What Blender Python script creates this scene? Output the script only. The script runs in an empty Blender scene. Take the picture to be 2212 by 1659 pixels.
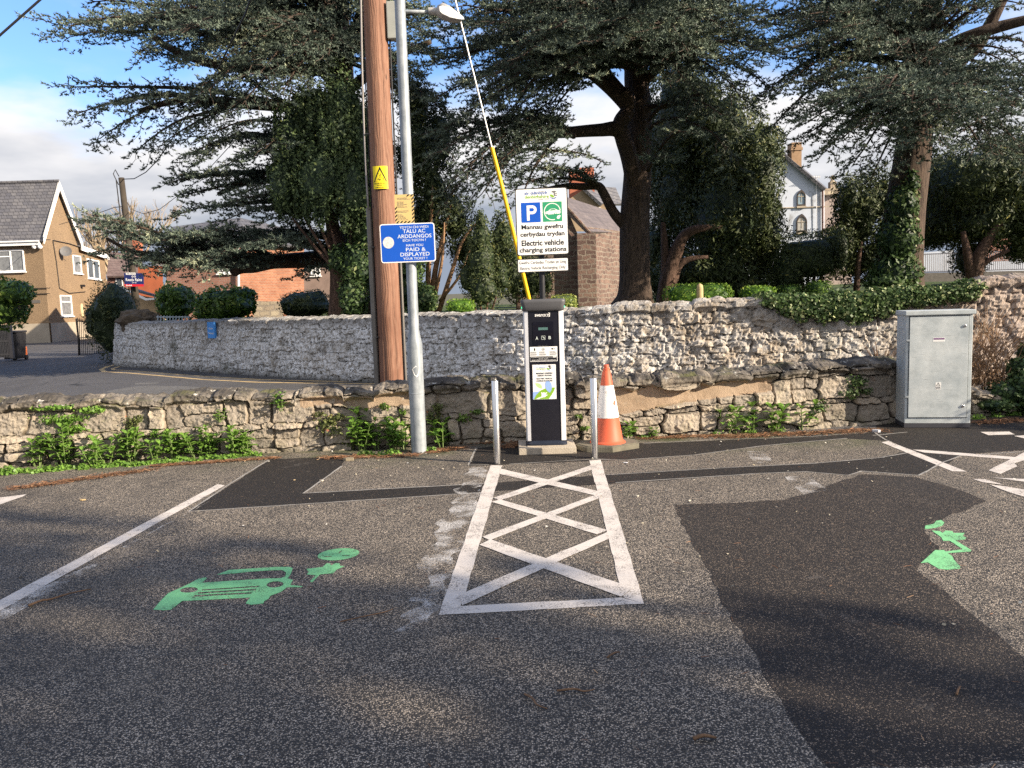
import bpy, bmesh, math, random
import numpy as np
from mathutils import Vector, Matrix
R = math.radians
rnd = random.Random(7)
nr = np.random.default_rng(11)
sc = bpy.context.scene
C = sc.collection

# ------------------------------------------------------------------ camera
FPX = 1725.0
PITCH, ROLL, EYE = 5.95, 1.75, 1.55
cam_d = bpy.data.cameras.new('camera'); cam = bpy.data.objects.new('camera', cam_d); C.objects.link(cam)
cam_d.lens = 36.0*FPX/2212.0; cam_d.sensor_width = 36.0; cam_d.clip_end = 3000; cam_d.clip_start = 0.05
cam.matrix_world = Matrix.Translation((0, 0, EYE)) @ Matrix.Rotation(R(90-PITCH), 4, 'X') @ Matrix.Rotation(R(-ROLL), 4, 'Z')
sc.camera = cam

# ------------------------------------------------------------------ sun, sky, exposure
SUN_AZ, SUN_EL = 25.0, 22.5      # the sun stands to the right and a little behind the camera
sv = Vector((math.cos(R(SUN_EL))*math.cos(R(SUN_AZ)), -math.cos(R(SUN_EL))*math.sin(R(SUN_AZ)), math.sin(R(SUN_EL))))
sun_d = bpy.data.lights.new('sun', 'SUN'); sun = bpy.data.objects.new('sun', sun_d); C.objects.link(sun)
sun_d.energy = 5.0; sun_d.angle = R(0.55); sun_d.color = (1.0, 0.86, 0.68)
sun.rotation_euler = sv.to_track_quat('Z', 'Y').to_euler()
world = bpy.data.worlds.new('World'); sc.world = world; world.use_nodes = True
wt = world.node_tree; wt.nodes.clear()
def wn(t, **k):
    n = wt.nodes.new(t)
    for a, b in k.items(): setattr(n, a, b)
    return n
def wl(a, b): wt.links.new(a, b)
out = wn('ShaderNodeOutputWorld'); bg = wn('ShaderNodeBackground'); bg.inputs[1].default_value = 0.1
sky = wn('ShaderNodeTexSky', sky_type='NISHITA', sun_disc=False, sun_elevation=R(SUN_EL), sun_rotation=math.atan2(sv.x, sv.y), altitude=60, air_density=1.0, dust_density=0.6, ozone_density=2.2)
tc = wn('ShaderNodeTexCoord'); sp = wn('ShaderNodeSeparateXYZ'); wl(tc.outputs['Generated'], sp.inputs[0])
def wm(op, a, b=None, c=None):
    n = wn('ShaderNodeMath', operation=op)
    for i, x in enumerate((a, b, c)):
        if x is None: continue
        if isinstance(x, (int, float)): n.inputs[i].default_value = x
        else: wl(x, n.inputs[i])
    return n.outputs[0]
den = wm('ADD', wm('MAXIMUM', sp.outputs[2], 0.0), 0.16)
cb = wn('ShaderNodeCombineXYZ'); wl(wm('DIVIDE', sp.outputs[0], den), cb.inputs[0]); wl(wm('DIVIDE', sp.outputs[1], den), cb.inputs[1])
n1 = wn('ShaderNodeTexNoise'); n1.inputs['Scale'].default_value = 0.95; n1.inputs['Detail'].default_value = 8; n1.inputs['Roughness'].default_value = 0.52; wl(cb.outputs[0], n1.inputs[0])
n2 = wn('ShaderNodeTexNoise'); n2.inputs['Scale'].default_value = 2.3; n2.inputs['Detail'].default_value = 6; wl(cb.outputs[0], n2.inputs[0])
# cloud bank low over the horizon, thinner cloud higher up
low = wn('ShaderNodeMapRange', interpolation_type='SMOOTHSTEP'); low.inputs[1].default_value = 0.26; low.inputs[2].default_value = 0.20
wl(wm('ADD', sp.outputs[2], wm('MULTIPLY', wm('SUBTRACT', n1.outputs[0], 0.5), 0.28)), low.inputs[0])
hi = wn('ShaderNodeMapRange', interpolation_type='SMOOTHSTEP'); hi.inputs[1].default_value = 0.52; hi.inputs[2].default_value = 0.72; hi.inputs[4].default_value = 0.7
wl(n2.outputs[0], hi.inputs[0])
cl = wm('MAXIMUM', low.outputs[0], hi.outputs[0])
cr = wn('ShaderNodeMapRange'); cr.inputs[1].default_value = 0.05; cr.inputs[2].default_value = 0.22
wl(wm('ADD', sp.outputs[2], wm('MULTIPLY', wm('SUBTRACT', n2.outputs[0], 0.5), 0.22)), cr.inputs[0])
cc = wn('ShaderNodeMix', data_type='RGBA'); wl(cr.outputs[0], cc.inputs[0]); cc.inputs[6].default_value = (1.5, 1.75, 2.2, 1); cc.inputs[7].default_value = (4.7, 4.6, 4.6, 1)
tint = wn('ShaderNodeMix', data_type='RGBA', blend_type='MULTIPLY'); tint.inputs[0].default_value = 1; wl(sky.outputs[0], tint.inputs[6]); tint.inputs[7].default_value = (0.78, 0.95, 1.2, 1)
mx = wn('ShaderNodeMix', data_type='RGBA'); 
bk = wn('ShaderNodeMapRange', interpolation_type='SMOOTHSTEP'); bk.inputs[1].default_value = 0.25; bk.inputs[2].default_value = -0.25; bk.inputs[4].default_value = 0.8; wl(sp.outputs[1], bk.inputs[0])   # extra cloud added behind the camera so the fill light is less blue
cl = wm('MAXIMUM', cl, bk.outputs[0]); wl(cl, mx.inputs[0]); wl(tint.outputs[2], mx.inputs[6]); wl(cc.outputs[2], mx.inputs[7])
wl(mx.outputs[2], bg.inputs[0]); wl(bg.outputs[0], out.inputs[0])
sc.view_settings.view_transform = 'Standard'; sc.view_settings.look = 'None'; sc.view_settings.gamma = 1; sc.view_settings.use_curve_mapping = False
sc.view_settings.exposure = 1.2
sc.cycles.max_bounces = 6; sc.cycles.diffuse_bounces = 3; sc.cycles.transparent_max_bounces = 8
sc.cycles.use_denoising = False

# ------------------------------------------------------------------ measuring helpers (photo pixel of the 2212-wide view -> a point of the place)
CM = np.array(cam.matrix_world)
def ray(u, v):
    d = np.array([(u-1106)/FPX, -(v-829.5)/FPX, -1.0])
    return CM[:3, :3] @ d
def G(u, v, z=0.0):
    d = ray(u, v); t = (z-EYE)/d[2]
    return Vector((d[0]*t, d[1]*t, z))
def P(u, v, y):
    d = ray(u, v); t = y/d[1]
    return Vector((d[0]*t, y, EYE+d[2]*t))
def PP(u, v, o, n):
    d = Vector(ray(u, v)); e = Vector((0, 0, EYE)); t = (Vector(o)-e).dot(Vector(n))/d.dot(Vector(n))
    return e+d*t
def crop(ox, oy, s): return lambda x, y: ((ox+x/s)/1.8228, (oy+y/s)/1.8228)
c1 = crop(0, 600, 2.074); c2 = crop(900, 600, 2.074); c3 = crop(1800, 650, 2.766); c4 = crop(1900, 1150, 2.37)
c5 = crop(2400, 500, 2.212); c6 = crop(3100, 500, 2.2125); c7 = crop(3300, 1150, 2.074); c8 = crop(1350, 0, 2.37)
d1 = crop(0, 1400, 2.212); d2 = crop(900, 1400, 2.212); d3 = crop(2250, 1300, 1.7015); d4 = crop(500, 2000, 1.8433)
d5 = crop(1600, 1750, 2.011); d6 = crop(3200, 1600, 2.073); e5 = crop(0, 1200, 2.38); e1 = crop(1600, 0, 1.8433); e2 = crop(2832, 0, 1.0575)

# ------------------------------------------------------------------ object helpers
def tag(o, label=None, cat=None, group=None, kind=None):
    if label: o['label'] = label
    if cat: o['category'] = cat
    if group: o['group'] = group
    if kind: o['kind'] = kind
    return o
def thing(name, label, cat, loc=(0, 0, 0), rz=0.0, group=None):
    o = bpy.data.objects.new(name, None); C.objects.link(o); o.location = loc; o.rotation_euler = (0, 0, rz)
    o.empty_display_size = 0.1
    return tag(o, label, cat, group)
def link(name, me, mats, parent=None):
    o = bpy.data.objects.new(name, me); C.objects.link(o)
    for m in mats: me.materials.append(m)
    if parent is not None: o.parent = parent
    return o
def dup(root, loc=None, rz=None, label=None, scale=None):
    r = root.copy(); C.objects.link(r)
    if loc is not None: r.location = loc
    if rz is not None: r.rotation_euler = (0, 0, rz)
    if scale is not None: r.scale = (scale,)*3 if isinstance(scale, (int, float)) else scale
    if label: r['label'] = label
    for ch in list(root.children):
        c = ch.copy(); C.objects.link(c); c.parent = r
        for g in list(ch.children):
            d = g.copy(); C.objects.link(d); d.parent = c
    return r
class MB:
    def __init__(s): s.v = []; s.f = []; s.m = []; s.n = 0
    def add(s, verts, faces, mi=0, M=None):
        a = np.array([tuple(p) for p in verts], dtype=float).reshape(-1, 3)
        if M is not None:
            m = np.array(M); a = a @ m[:3, :3].T + m[:3, 3]
        s.v.append(a)
        for f in faces: s.f.append([i+s.n for i in f]); s.m.append(mi)
        s.n += len(a); return s
    def box(s, c, d, mi=0, M=None, bev=0.0):
        bm = bmesh.new(); bmesh.ops.create_cube(bm, size=1)
        bmesh.ops.scale(bm, vec=d, verts=bm.verts); bmesh.ops.translate(bm, vec=c, verts=bm.verts)
        if bev: bmesh.ops.bevel(bm, geom=bm.edges[:], offset=bev, segments=2, affect='EDGES', profile=0.6)
        bm.verts.index_update()
        s.add([v.co[:] for v in bm.verts], [[v.index for v in f.verts] for f in bm.faces], mi, M); bm.free(); return s
    def tube(s, pts, rad, seg=8, mi=0, M=None, cap=True):
        pts = [Vector(p) for p in pts]; n = len(pts)
        if isinstance(rad, (int, float)): rad = [rad]*n
        vs = []; fs = []; up = Vector((0.13, 0.31, 0.94)).normalized(); a = None
        for i, p in enumerate(pts):
            t = (pts[min(i+1, n-1)]-pts[max(i-1, 0)]).normalized()
            if a is None:
                a = t.cross(up)
                if a.length < 0.1: a = t.cross(Vector((1, 0, 0)))
            a = (a-t*a.dot(t)).normalized(); b = t.cross(a)
            for k in range(seg):
                q = 2*math.pi*k/seg; vs.append(p+(a*math.cos(q)+b*math.sin(q))*rad[i])
        for i in range(n-1):
            for k in range(seg):
                k2 = (k+1) % seg; fs.append([i*seg+k, i*seg+k2, (i+1)*seg+k2, (i+1)*seg+k])
        if cap: fs.append(list(range(seg))[::-1]); fs.append([(n-1)*seg+k for k in range(seg)])
        return s.add(vs, fs, mi, M)
    def lathe(s, prof, seg=24, mi=0, M=None, cap=True):
        vs = []; fs = []
        for r, z in prof:
            for k in range(seg): q = 2*math.pi*k/seg; vs.append((r*math.cos(q), r*math.sin(q), z))
        for i in range(len(prof)-1):
            for k in range(seg):
                k2 = (k+1) % seg; fs.append([i*seg+k, i*seg+k2, (i+1)*seg+k2, (i+1)*seg+k])
        if cap: fs.append(list(range(seg))[::-1]); fs.append([(len(prof)-1)*seg+k for k in range(seg)])
        return s.add(vs, fs, mi, M)
    def prism(s, poly, z0, z1, mi=0, M=None):     # poly in local xy, extruded in z
        n = len(poly); vs = [(x, y, z0) for x, y in poly]+[(x, y, z1) for x, y in poly]
        fs = [list(range(n))[::-1], [n+i for i in range(n)]]+[[i, (i+1) % n, n+(i+1) % n, n+i] for i in range(n)]
        return s.add(vs, fs, mi, M)
    def shape(s, splines, z0, z1, mi=0, M=None):   # outlines with holes, filled
        cu = bpy.data.curves.new('c', 'CURVE'); cu.dimensions = '2D'; cu.fill_mode = 'BOTH'
        cu.extrude = max((z1-z0)/2, 0)
        for pl in splines:
            sp_ = cu.splines.new('POLY'); sp_.points.add(len(pl)-1)
            for i, (x, y) in enumerate(pl): sp_.points[i].co = (x, y, 0, 1)
            sp_.use_cyclic_u = True
        return s._curve(cu, (z0+z1)/2, mi, M)
    def _curve(s, cu, dz, mi, M, fit=None):
        ob = bpy.data.objects.new('c', cu); C.objects.link(ob); bpy.context.view_layer.update()
        me = bpy.data.meshes.new_from_object(ob.evaluated_get(bpy.context.evaluated_depsgraph_get()))
        n = len(me.vertices); a = np.empty(n*3); me.vertices.foreach_get('co', a); a = a.reshape(-1, 3)
        if fit is not None and n:
            x0, x1, y0, y1 = fit
            mn, mxx = a.min(0), a.max(0); 
            if x1 is not None:
                a[:, 0] = (a[:, 0]-mn[0])/(mxx[0]-mn[0])*(x1-x0)+x0
            a[:, 1] = (a[:, 1]-mn[1])/(mxx[1]-mn[1])*(y1-y0)+y0
        a[:, 2] += dz
        s.add(a, [list(p.vertices) for p in me.polygons], mi, M)
        bpy.data.objects.remove(ob); bpy.data.meshes.remove(me); bpy.data.curves.remove(cu); return s
    def text(s, st, x0, x1, y0, y1, z=0.001, mi=0, M=None, bold=0.0, th=0.0006):
        """lettering whose ink box is exactly x0..x1 by y0..y1"""
        cu = bpy.data.curves.new('t', 'FONT'); cu.body = st; cu.size = 1.0; cu.offset = bold; cu.extrude = th/2; cu.resolution_u = 3
        return s._curve(cu, z, mi, M, (x0, x1, y0, y1))
    def mesh(s, name='m', smooth=False, angle=None):
        me = bpy.data.meshes.new(name); v = np.concatenate(s.v) if s.v else np.zeros((0, 3))
        me.from_pydata(v.tolist(), [], s.f); me.polygons.foreach_set('material_index', s.m)
        if smooth: me.polygons.foreach_set('use_smooth', [True]*len(me.polygons))
        if angle is not None and smooth: me.set_sharp_from_angle(angle=R(angle))
        me.update(); return me
    def build(s, name, mats, parent=None, smooth=False, angle=None):
        if not isinstance(mats, (list, tuple)): mats = [mats]
        return link(name, s.mesh(name, smooth, angle), mats, parent)
def frame(o, right, up):
    r = Vector(right).normalized(); u = Vector(up); u = (u-r*u.dot(r)).normalized(); n = r.cross(u)
    return Matrix(((r.x, u.x, n.x, o[0]), (r.y, u.y, n.y, o[1]), (r.z, u.z, n.z, o[2]), (0, 0, 0, 1)))

# ------------------------------------------------------------------ numpy noise
def _h(ix, iy, iz, seed):
    h = (ix.astype(np.int64)*374761393+iy.astype(np.int64)*668265263+iz.astype(np.int64)*2147483647+seed*974634777) & 0xffffffff
    h = ((h ^ (h >> 13))*1274126177) & 0xffffffff
    return ((h ^ (h >> 16)) & 0xffff)/65535.0
def vnoise(x, y, z=0.0, seed=0):
    x, y, z = np.broadcast_arrays(np.asarray(x, float), np.asarray(y, float), np.asarray(z, float))
    ix, iy, iz = np.floor(x), np.floor(y), np.floor(z); fx, fy, fz = x-ix, y-iy, z-iz
    fx = fx*fx*(3-2*fx); fy = fy*fy*(3-2*fy); fz = fz*fz*(3-2*fz); r = 0
    for a in (0, 1):
        for b in (0, 1):
            for c in (0, 1):
                w = (fx if a else 1-fx)*(fy if b else 1-fy)*(fz if c else 1-fz); r = r+w*_h(ix+a, iy+b, iz+c, seed)
    return r
def fbm(x, y, z=0.0, seed=0, o=4):
    r = 0; a = 0.5; s = 0
    for i in range(o):
        k = 2.03**i; r = r+a*vnoise(np.asarray(x)*k, np.asarray(y)*k, np.asarray(z)*k, seed+i*17); s += a; a *= 0.5
    return r/s

# ------------------------------------------------------------------ material helpers
class MT:
    def __init__(s, name):
        s.m = bpy.data.materials.new(name); s.m.use_nodes = True; s.t = s.m.node_tree
        s.b = s.t.nodes['Principled BSDF']; s.b.inputs['Specular IOR Level'].default_value = 0.35
        s._c = None
    def n(s, t, **k):
        n = s.t.nodes.new(t)
        for a, b in k.items(): setattr(n, a, b)
        return n
    def l(s, a, b): s.t.links.new(a, b)
    def co(s, kind='Object'):
        if s._c is None: s._c = s.n('ShaderNodeTexCoord')
        return s._c.outputs[kind]
    def _in(s, sock, x):
        if isinstance(x, (int, float)): sock.default_value = x
        elif isinstance(x, (tuple, list)): sock.default_value = tuple(x) if len(x) == 4 or sock.type == 'VECTOR' else (*x, 1)
        else: s.l(x, sock)
    def math(s, op, a, b=None, c=None, clamp=False):
        n = s.n('ShaderNodeMath', operation=op, use_clamp=clamp)
        for i, x in enumerate((a, b, c)):
            if x is not None: s._in(n.inputs[i], x)
        return n.outputs[0]
    def noise(s, scale, detail=4, rough=0.55, vec=None, dist=0.0):
        n = s.n('ShaderNodeTexNoise'); n.inputs['Scale'].default_value = scale; n.inputs['Detail'].default_value = detail
        n.inputs['Roughness'].default_value = rough; n.inputs['Distortion'].default_value = dist; s.l(vec if vec is not None else s.co(), n.inputs[0]); return n.outputs[0]
    def vor(s, scale, vec=None, feature='F1', out='Distance', rnd_=1.0):
        n = s.n('ShaderNodeTexVoronoi', feature=feature); n.inputs['Scale'].default_value = scale; n.inputs['Randomness'].default_value = rnd_
        s.l(vec if vec is not None else s.co(), n.inputs[0]); return n.outputs[out]
    def mr(s, x, a, b, c=0.0, d=1.0, smooth=False):
        n = s.n('ShaderNodeMapRange'); 
        if smooth: n.interpolation_type = 'SMOOTHSTEP'
        s._in(n.inputs[0], x)
        for i, q in enumerate((a, b, c, d)): n.inputs[i+1].default_value = q
        return n.outputs[0]
    def mix(s, f, a, b, mode='MIX'):
        n = s.n('ShaderNodeMix', data_type='RGBA', blend_type=mode); s._in(n.inputs[0], f); s._in(n.inputs[6], a); s._in(n.inputs[7], b); return n.outputs[2]
    def vm(s, sc_):      # scaled coordinates
        n = s.n('ShaderNodeMapping'); n.inputs['Scale'].default_value = sc_; s.l(s.co(), n.inputs[0]); return n.outputs[0]
    def attr(s, name):
        n = s.n('ShaderNodeAttribute'); n.attribute_name = name; return n.outputs['Fac']
    def bump(s, h, strength=0.3, dist=0.01):
        n = s.n('ShaderNodeBump'); n.inputs['Strength'].default_value = strength; n.inputs['Distance'].default_value = dist; s._in(n.inputs['Height'], h)
        s.l(n.outputs[0], s.b.inputs['Normal']); return s
    def set(s, col=None, rough=None, metal=None, alpha=None, emit=None, es=1.0):
        if col is not None: s._in(s.b.inputs['Base Color'], col)
        if rough is not None: s._in(s.b.inputs['Roughness'], rough)
        if metal is not None: s._in(s.b.inputs['Metallic'], metal)
        if alpha is not None: s._in(s.b.inputs['Alpha'], alpha)
        if emit is not None: s._in(s.b.inputs['Emission Color'], emit); s.b.inputs['Emission Strength'].default_value = es
        return s
def simple(name, col, rough=0.6, metal=0.0, var=0.15, scale=8.0, bump=0.0, bscale=60.0, col2=None):
    m = MT(name); f = m.mr(m.noise(scale, 5, 0.6), 0.3, 0.7)
    c2 = col2 if col2 else tuple(x*(1-var) for x in col)
    m.set(m.mix(f, c2, col), m.mr(m.noise(scale*1.7, 3), 0.3, 0.7, max(rough-0.08, 0.03), min(rough+0.08, 1)), metal)
    if bump: m.bump(m.noise(bscale, 4), bump, 0.01)
    return m.m
M_WHITE = simple('white_paint', (0.78, 0.77, 0.74), 0.45, var=0.06)
M_BLACK = simple('black_paint', (0.022, 0.022, 0.025), 0.4, var=0.2)
# ------------------------------------------------------------------ ground, road, patches, painted lines
def asphalt(name, base, stone, dens, warm=0.0, moss=False, crack=False, fine=95.0):
    m = MT(name)
    sv_ = m.vm((1, 1, 0))
    v = m.n('ShaderNodeTexVoronoi'); v.inputs['Scale'].default_value = fine; m.l(sv_, v.inputs[0])
    sx = m.n('ShaderNodeSeparateColor'); m.l(v.outputs['Color'], sx.inputs[0])
    pick = m.mr(sx.outputs[0], 1-dens, min(1-dens+0.25, 1.0))
    ins = m.mr(v.outputs['Distance'], 0.0048*95/fine*100, 0.0030*95/fine*100) if False else m.mr(v.outputs['Distance'], 0.62, 0.36)
    big = m.noise(0.35, 4, 0.6, sv_); mid = m.noise(3.0, 5, 0.65, sv_)
    b2 = m.mix(m.mr(big, 0.3, 0.7), tuple(x*0.8 for x in base), tuple(x*1.25 for x in base))
    b3 = m.mix(m.mr(m.noise(160, 2, 0.6, sv_), 0.35, 0.7), tuple(x*0.55 for x in base), b2)
    f = m.math('MULTIPLY', m.math('MULTIPLY', pick, ins), m.mr(mid, 0.25, 0.6, 0.55, 1.0))
    st = m.mix(sx.outputs[1], tuple(x*0.3 for x in stone), stone)
    col = m.mix(f, b3, st)
    if moss:
        yy = m.n('ShaderNodeSeparateXYZ'); m.l(m.co(), yy.inputs[0])
        near = m.mr(m.math('ADD', yy.outputs[1], m.math('MULTIPLY', m.math('SUBTRACT', mid, 0.5), 1.4)), 7.55, 8.3)
        col = m.mix(m.math('MULTIPLY', near, m.mr(m.noise(1.3, 4), 0.42, 0.62, 0.0, 0.75)), col, (0.06, 0.075, 0.025))
        col = m.mix(m.mr(m.noise(0.8, 5, 0.7), 0.56, 0.8, 0, 0.35), col, (0.2, 0.18, 0.15))
    if crack:
        e = m.vor(0.9, m.vm((1, 1, 0)), 'DISTANCE_TO_EDGE')
        col = m.mix(m.math('MULTIPLY', m.mr(e, 0.0, 0.02, 1, 0), m.mr(big, 0.45, 0.6)), col, (0.02, 0.02, 0.02))
    st_ = m.noise(0.55, 6, 0.75, m.vm((1, 0.45, 0)), dist=0.6)      # traffic film and damp stains
    col = m.mix(m.mr(st_, 0.50, 0.66, 0, 0.42), col, (0.035, 0.033, 0.032))
    col = m.mix(m.mr(m.noise(1.7, 6, 0.8, sv_), 0.60, 0.72, 0, 0.30), col, (0.24, 0.22, 0.20))
    sp_ = m.vor(0.7, sv_); col = m.mix(m.mr(m.math('ADD', sp_, m.math('MULTIPLY', m.noise(12, 3, 0.6, sv_), 0.08)), 0.105, 0.085, 0, 0.6), col, (0.018, 0.017, 0.017))
    m.set(col, 0.8); m.b.inputs['Specular IOR Level'].default_value = 0.25
    m.bump(m.math('ADD', m.math('MULTIPLY', ins, m.mr(sx.outputs[2], 0, 1, 0.3, 1)), m.noise(40, 3, 0.6, sv_)), 0.75, 0.006)
    return m.m
M_PARK = asphalt("car_park_asphalt", (0.062, 0.057, 0.052), (0.64, 0.54, 0.43), 0.80, moss=True, fine=140)
M_PATCH = asphalt('fresh_asphalt', (0.026, 0.023, 0.021), (0.30, 0.22, 0.16), 0.16, fine=170)
M_BIGPATCH = asphalt('newer_asphalt', (0.032, 0.028, 0.026), (0.32, 0.25, 0.19), 0.42, fine=150)
M_ROAD = asphalt('road_asphalt', (0.115, 0.112, 0.115), (0.2, 0.19, 0.18), 0.25, crack=True, fine=60)
M_ROAD2 = asphalt('relaid_road_asphalt', (0.17, 0.165, 0.16), (0.22, 0.2, 0.18), 0.25, fine=60)

g = MB(); g.add([(-400, -40, 0), (400, -40, 0), (400, 600, 0), (-400, 600, 0)], [[0, 1, 2, 3]])
tag(g.build('ground', M_PARK), kind='structure')
road = MB(); road.add([(-90, 8.75, 0.0006), (60, 8.9, 0.0006), (60, 17, 0.0006), (-3, 17, 0.0006), (-11, 26, 0.0006), (-14, 75, 0.0006), (-90, 75, 0.0006)], [[0, 1, 2, 3, 4, 5, 6]])
tag(road.build('road', M_ROAD), kind='structure')
def gpoly(fn, pts, z): return [tuple(G(*fn(x, y), 0.0)[:2])+(z,) for x, y in pts]
def px(x, y): return (x, y)
def densify(pts, step=0.12, amp=0.0, seed=0, closed=True):
    r = []; n = len(pts)
    for i in range(n if closed else n-1):
        a = np.array(pts[i]); b = np.array(pts[(i+1) % n]); k = max(1, int(np.linalg.norm(b-a)/step))
        for j in range(k): r.append(a+(b-a)*j/k)
    if not closed: r.append(np.array(pts[-1]))
    if amp:
        r = [p+np.append((np.array([vnoise(p[0]*9, p[1]*9, 1.0, seed), vnoise(p[0]*9, p[1]*9, 5.0, seed)])-0.5)*2*amp, [0]*(len(p)-2)) for p in r]
    return r
def sheet(mb, fn, pts, z, amp=0.01, mi=0, seed=0, step=0.1):
    z = 0.0008+(z-0.004)*0.16
    q = densify([p[:2] for p in gpoly(fn, pts, z)], step, amp, seed)
    mb.shape([[tuple(map(float, p)) for p in q]], 0, 0, mi, Matrix.Translation((0, 0, z)))
# dark reinstated trenches
tr = MB()
sheet(tr, px, [(586, 992), (752, 986), (737, 1007), (655, 1065), (850, 1054), (1050, 1044), (1370, 1021), (1560, 1010), (1760, 1000), (1900, 988), (1975, 972), (1990, 985), (2045, 996), (1985, 1026), (1860, 1017), (1832, 1026), (1740, 1018), (1640, 1022), (1400, 1040), (1050, 1062), (700, 1085), (408, 1105)], 0.004)
sheet(tr, px, [(1032, 968), (1085, 962), (1240, 950), (1400, 958), (1720, 944), (1830, 938), (1890, 934), (1900, 944), (1830, 946), (1650, 962), (1500, 982), (1350, 993), (1180, 1000), (1013, 1007)], 0.004, seed=3)
sheet(tr, c7, [(-400, 1170), (330, 1160), (300, 1060), (500, 960), (1100, 900), (1700, 900), (1900, 1100), (1900, 1280), (1518, 1290), (1010, 1325), (900, 1400), (640, 1310), (420, 1215)], 0.0055, seed=5)
tag(tr.build('trench_patches', M_PATCH), kind='structure')
bp = MB()
sheet(bp, px, [(1453, 1090), (1560, 1088), (1690, 1080), (1746, 1066), (1800, 1045), (1863, 1025), (1975, 1030), (2040, 1048), (2100, 1068), (2129, 1083), (2110, 1092), (2060, 1112), (2025, 1128), (2000, 1138), (2000, 1152), (2030, 1180), (2030, 1192), (1985, 1218), (1978, 1232), (2060, 1290), (2160, 1375), (2330, 1520), (2500, 1640), (2500, 1690), (2212, 1640), (2050, 1650), (1790, 1662), (1700, 1530), (1600, 1370)], 0.004, 0.02, seed=8, step=0.06)
tag(bp.build('asphalt_patch', M_BIGPATCH), kind='structure')
# pale bitumen seals along the trench edges
M_SEAL = simple('sealant', (0.36, 0.34, 0.31), 0.8, var=0.45, scale=14, bump=0.2)
sl = MB()
def ribbon(mb, pts, w, z, mi=0, amp=0.004, seed=0, step=0.1):
    z = 0.0008+(z-0.004)*0.16 if z < 0.05 else z; q = densify(pts, step, amp, seed, closed=False); vs = []
    for i, p in enumerate(q):
        a = q[max(i-1, 0)][:2]; b = q[min(i+1, len(q)-1)][:2]; t = b-a; t = t/ (np.linalg.norm(t)+1e-9); nn = np.array([-t[1], t[0]])
        ww = w*(0.6+0.8*vnoise(p[0]*7, p[1]*7, 3.0, seed))/2
        vs.append((p[0]+nn[0]*ww, p[1]+nn[1]*ww, z)); vs.append((p[0]-nn[0]*ww, p[1]-nn[1]*ww, z))
    mb.add(vs, [[2*i, 2*i+1, 2*i+3, 2*i+2] for i in range(len(q)-1)], mi)
for k, L in enumerate([
    [(580, 994), (500, 1043), (408, 1105), (700, 1086), (1050, 1063)], [(738, 1007), (655, 1066), (850, 1055), (1045, 1045)],
    [(1310, 1026), (1560, 1011), (1760, 1001), (1900, 989), (1960, 978)], [(1330, 1043), (1640, 1023), (1740, 1019), (1832, 1027), (1862, 1018), (1985, 1027), (2040, 998), (2075, 985), (2212, 976)],
    [(1028, 968), (1012, 1005), (1056, 1004)], [(1100, 1003), (1280, 992), (1350, 994), (1500, 983), (1650, 963), (1830, 947)], [(1390, 958), (1560, 950), (1720, 945), (1830, 938)],
    [(1880, 928), (1912, 950), (1925, 955)], [(1885, 941), (1960, 934)]]):
    ribbon(sl, [tuple(G(*p)[:2]) for p in L], 0.017, 0.0085+0.0012*k, seed=k)
tag(sl.build('sealant_lines', M_SEAL), kind='structure')
# painted lines
def paint(name, col, wear):
    m = MT(name); sv_ = m.vm((1, 1, 0))
    n = m.noise(26, 6, 0.7, sv_); big = m.noise(2.2, 3, 0.6, sv_)
    thr = m.math('ADD', n, m.math('MULTIPLY', m.math('SUBTRACT', big, 0.5), 0.25))
    hole = m.mr(thr, wear, wear-0.035)
    c = m.mix(m.mr(m.noise(90, 3, 0.6, sv_), 0.3, 0.7), tuple(x*0.8 for x in col), col)
    c = m.mix(m.mr(m.noise(9, 4, 0.7, sv_), 0.5, 0.75, 0, 0.35), c, tuple(x*0.55 for x in col))
    pit = m.n('ShaderNodeTexVoronoi'); pit.inputs['Scale'].default_value = 120; m.l(sv_, pit.inputs[0])
    hole = m.math('MAXIMUM', hole, m.math('MULTIPLY', m.mr(pit.outputs['Distance'], 0.50, 0.66), m.mr(m.noise(5, 4, 0.7, sv_), 0.45, 0.62, 0.05, 0.75)))
    m.set(m.mix(hole, c, (0.05, 0.045, 0.042)), 0.7).bump(m.noise(70, 3, 0.6, sv_), 0.35, 0.004)
    return m.m
M_LINE = paint('white_line_paint', (0.66, 0.60, 0.54), 0.335)
M_YEL = paint('yellow_line_paint', (0.62, 0.45, 0.22), 0.36)
M_GREEN = paint('green_marking_paint', (0.22, 0.58, 0.26), 0.33)
bx_ = MB()
for k, q in enumerate([
    [(668, 165), (758, 168), (470, 1175), (430, 1282), (255, 1352)], [(1450, 128), (1540, 122), (1882, 1262), (1724, 1217), (1690, 1112)],
    [(430, 1283), (1700, 1216), (1882, 1264), (255, 1354)],
    [(742, 193), (1530, 375), (1495, 405), (735, 235)], [(1475, 163), (1472, 200), (740, 447), (690, 425)],
    [(745, 440), (1592, 682), (1510, 715), (672, 457)], [(1520, 393), (1522, 430), (660, 762), (600, 735)],
    [(665, 755), (1792, 1140), (1700, 1212), (575, 798)], [(1590, 700), (1602, 750), (440, 1280), (420, 1195)]]):
    sheet(bx_, d5, q, 0.012+0.002*k, 0.004, seed=k, step=0.05)
tag(bx_.build('hatched_box_marking', M_LINE), kind='structure')
bl = MB()
sheet(bl, px, [(470, 1046), (486, 1049), (0, 1320), (-60, 1350), (-80, 1335), (0, 1297)], 0.012, 0.003)
sheet(bl, px, [(0, 1075), (58, 1068), (50, 1073), (0, 1090)], 0.012, 0.004)
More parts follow.
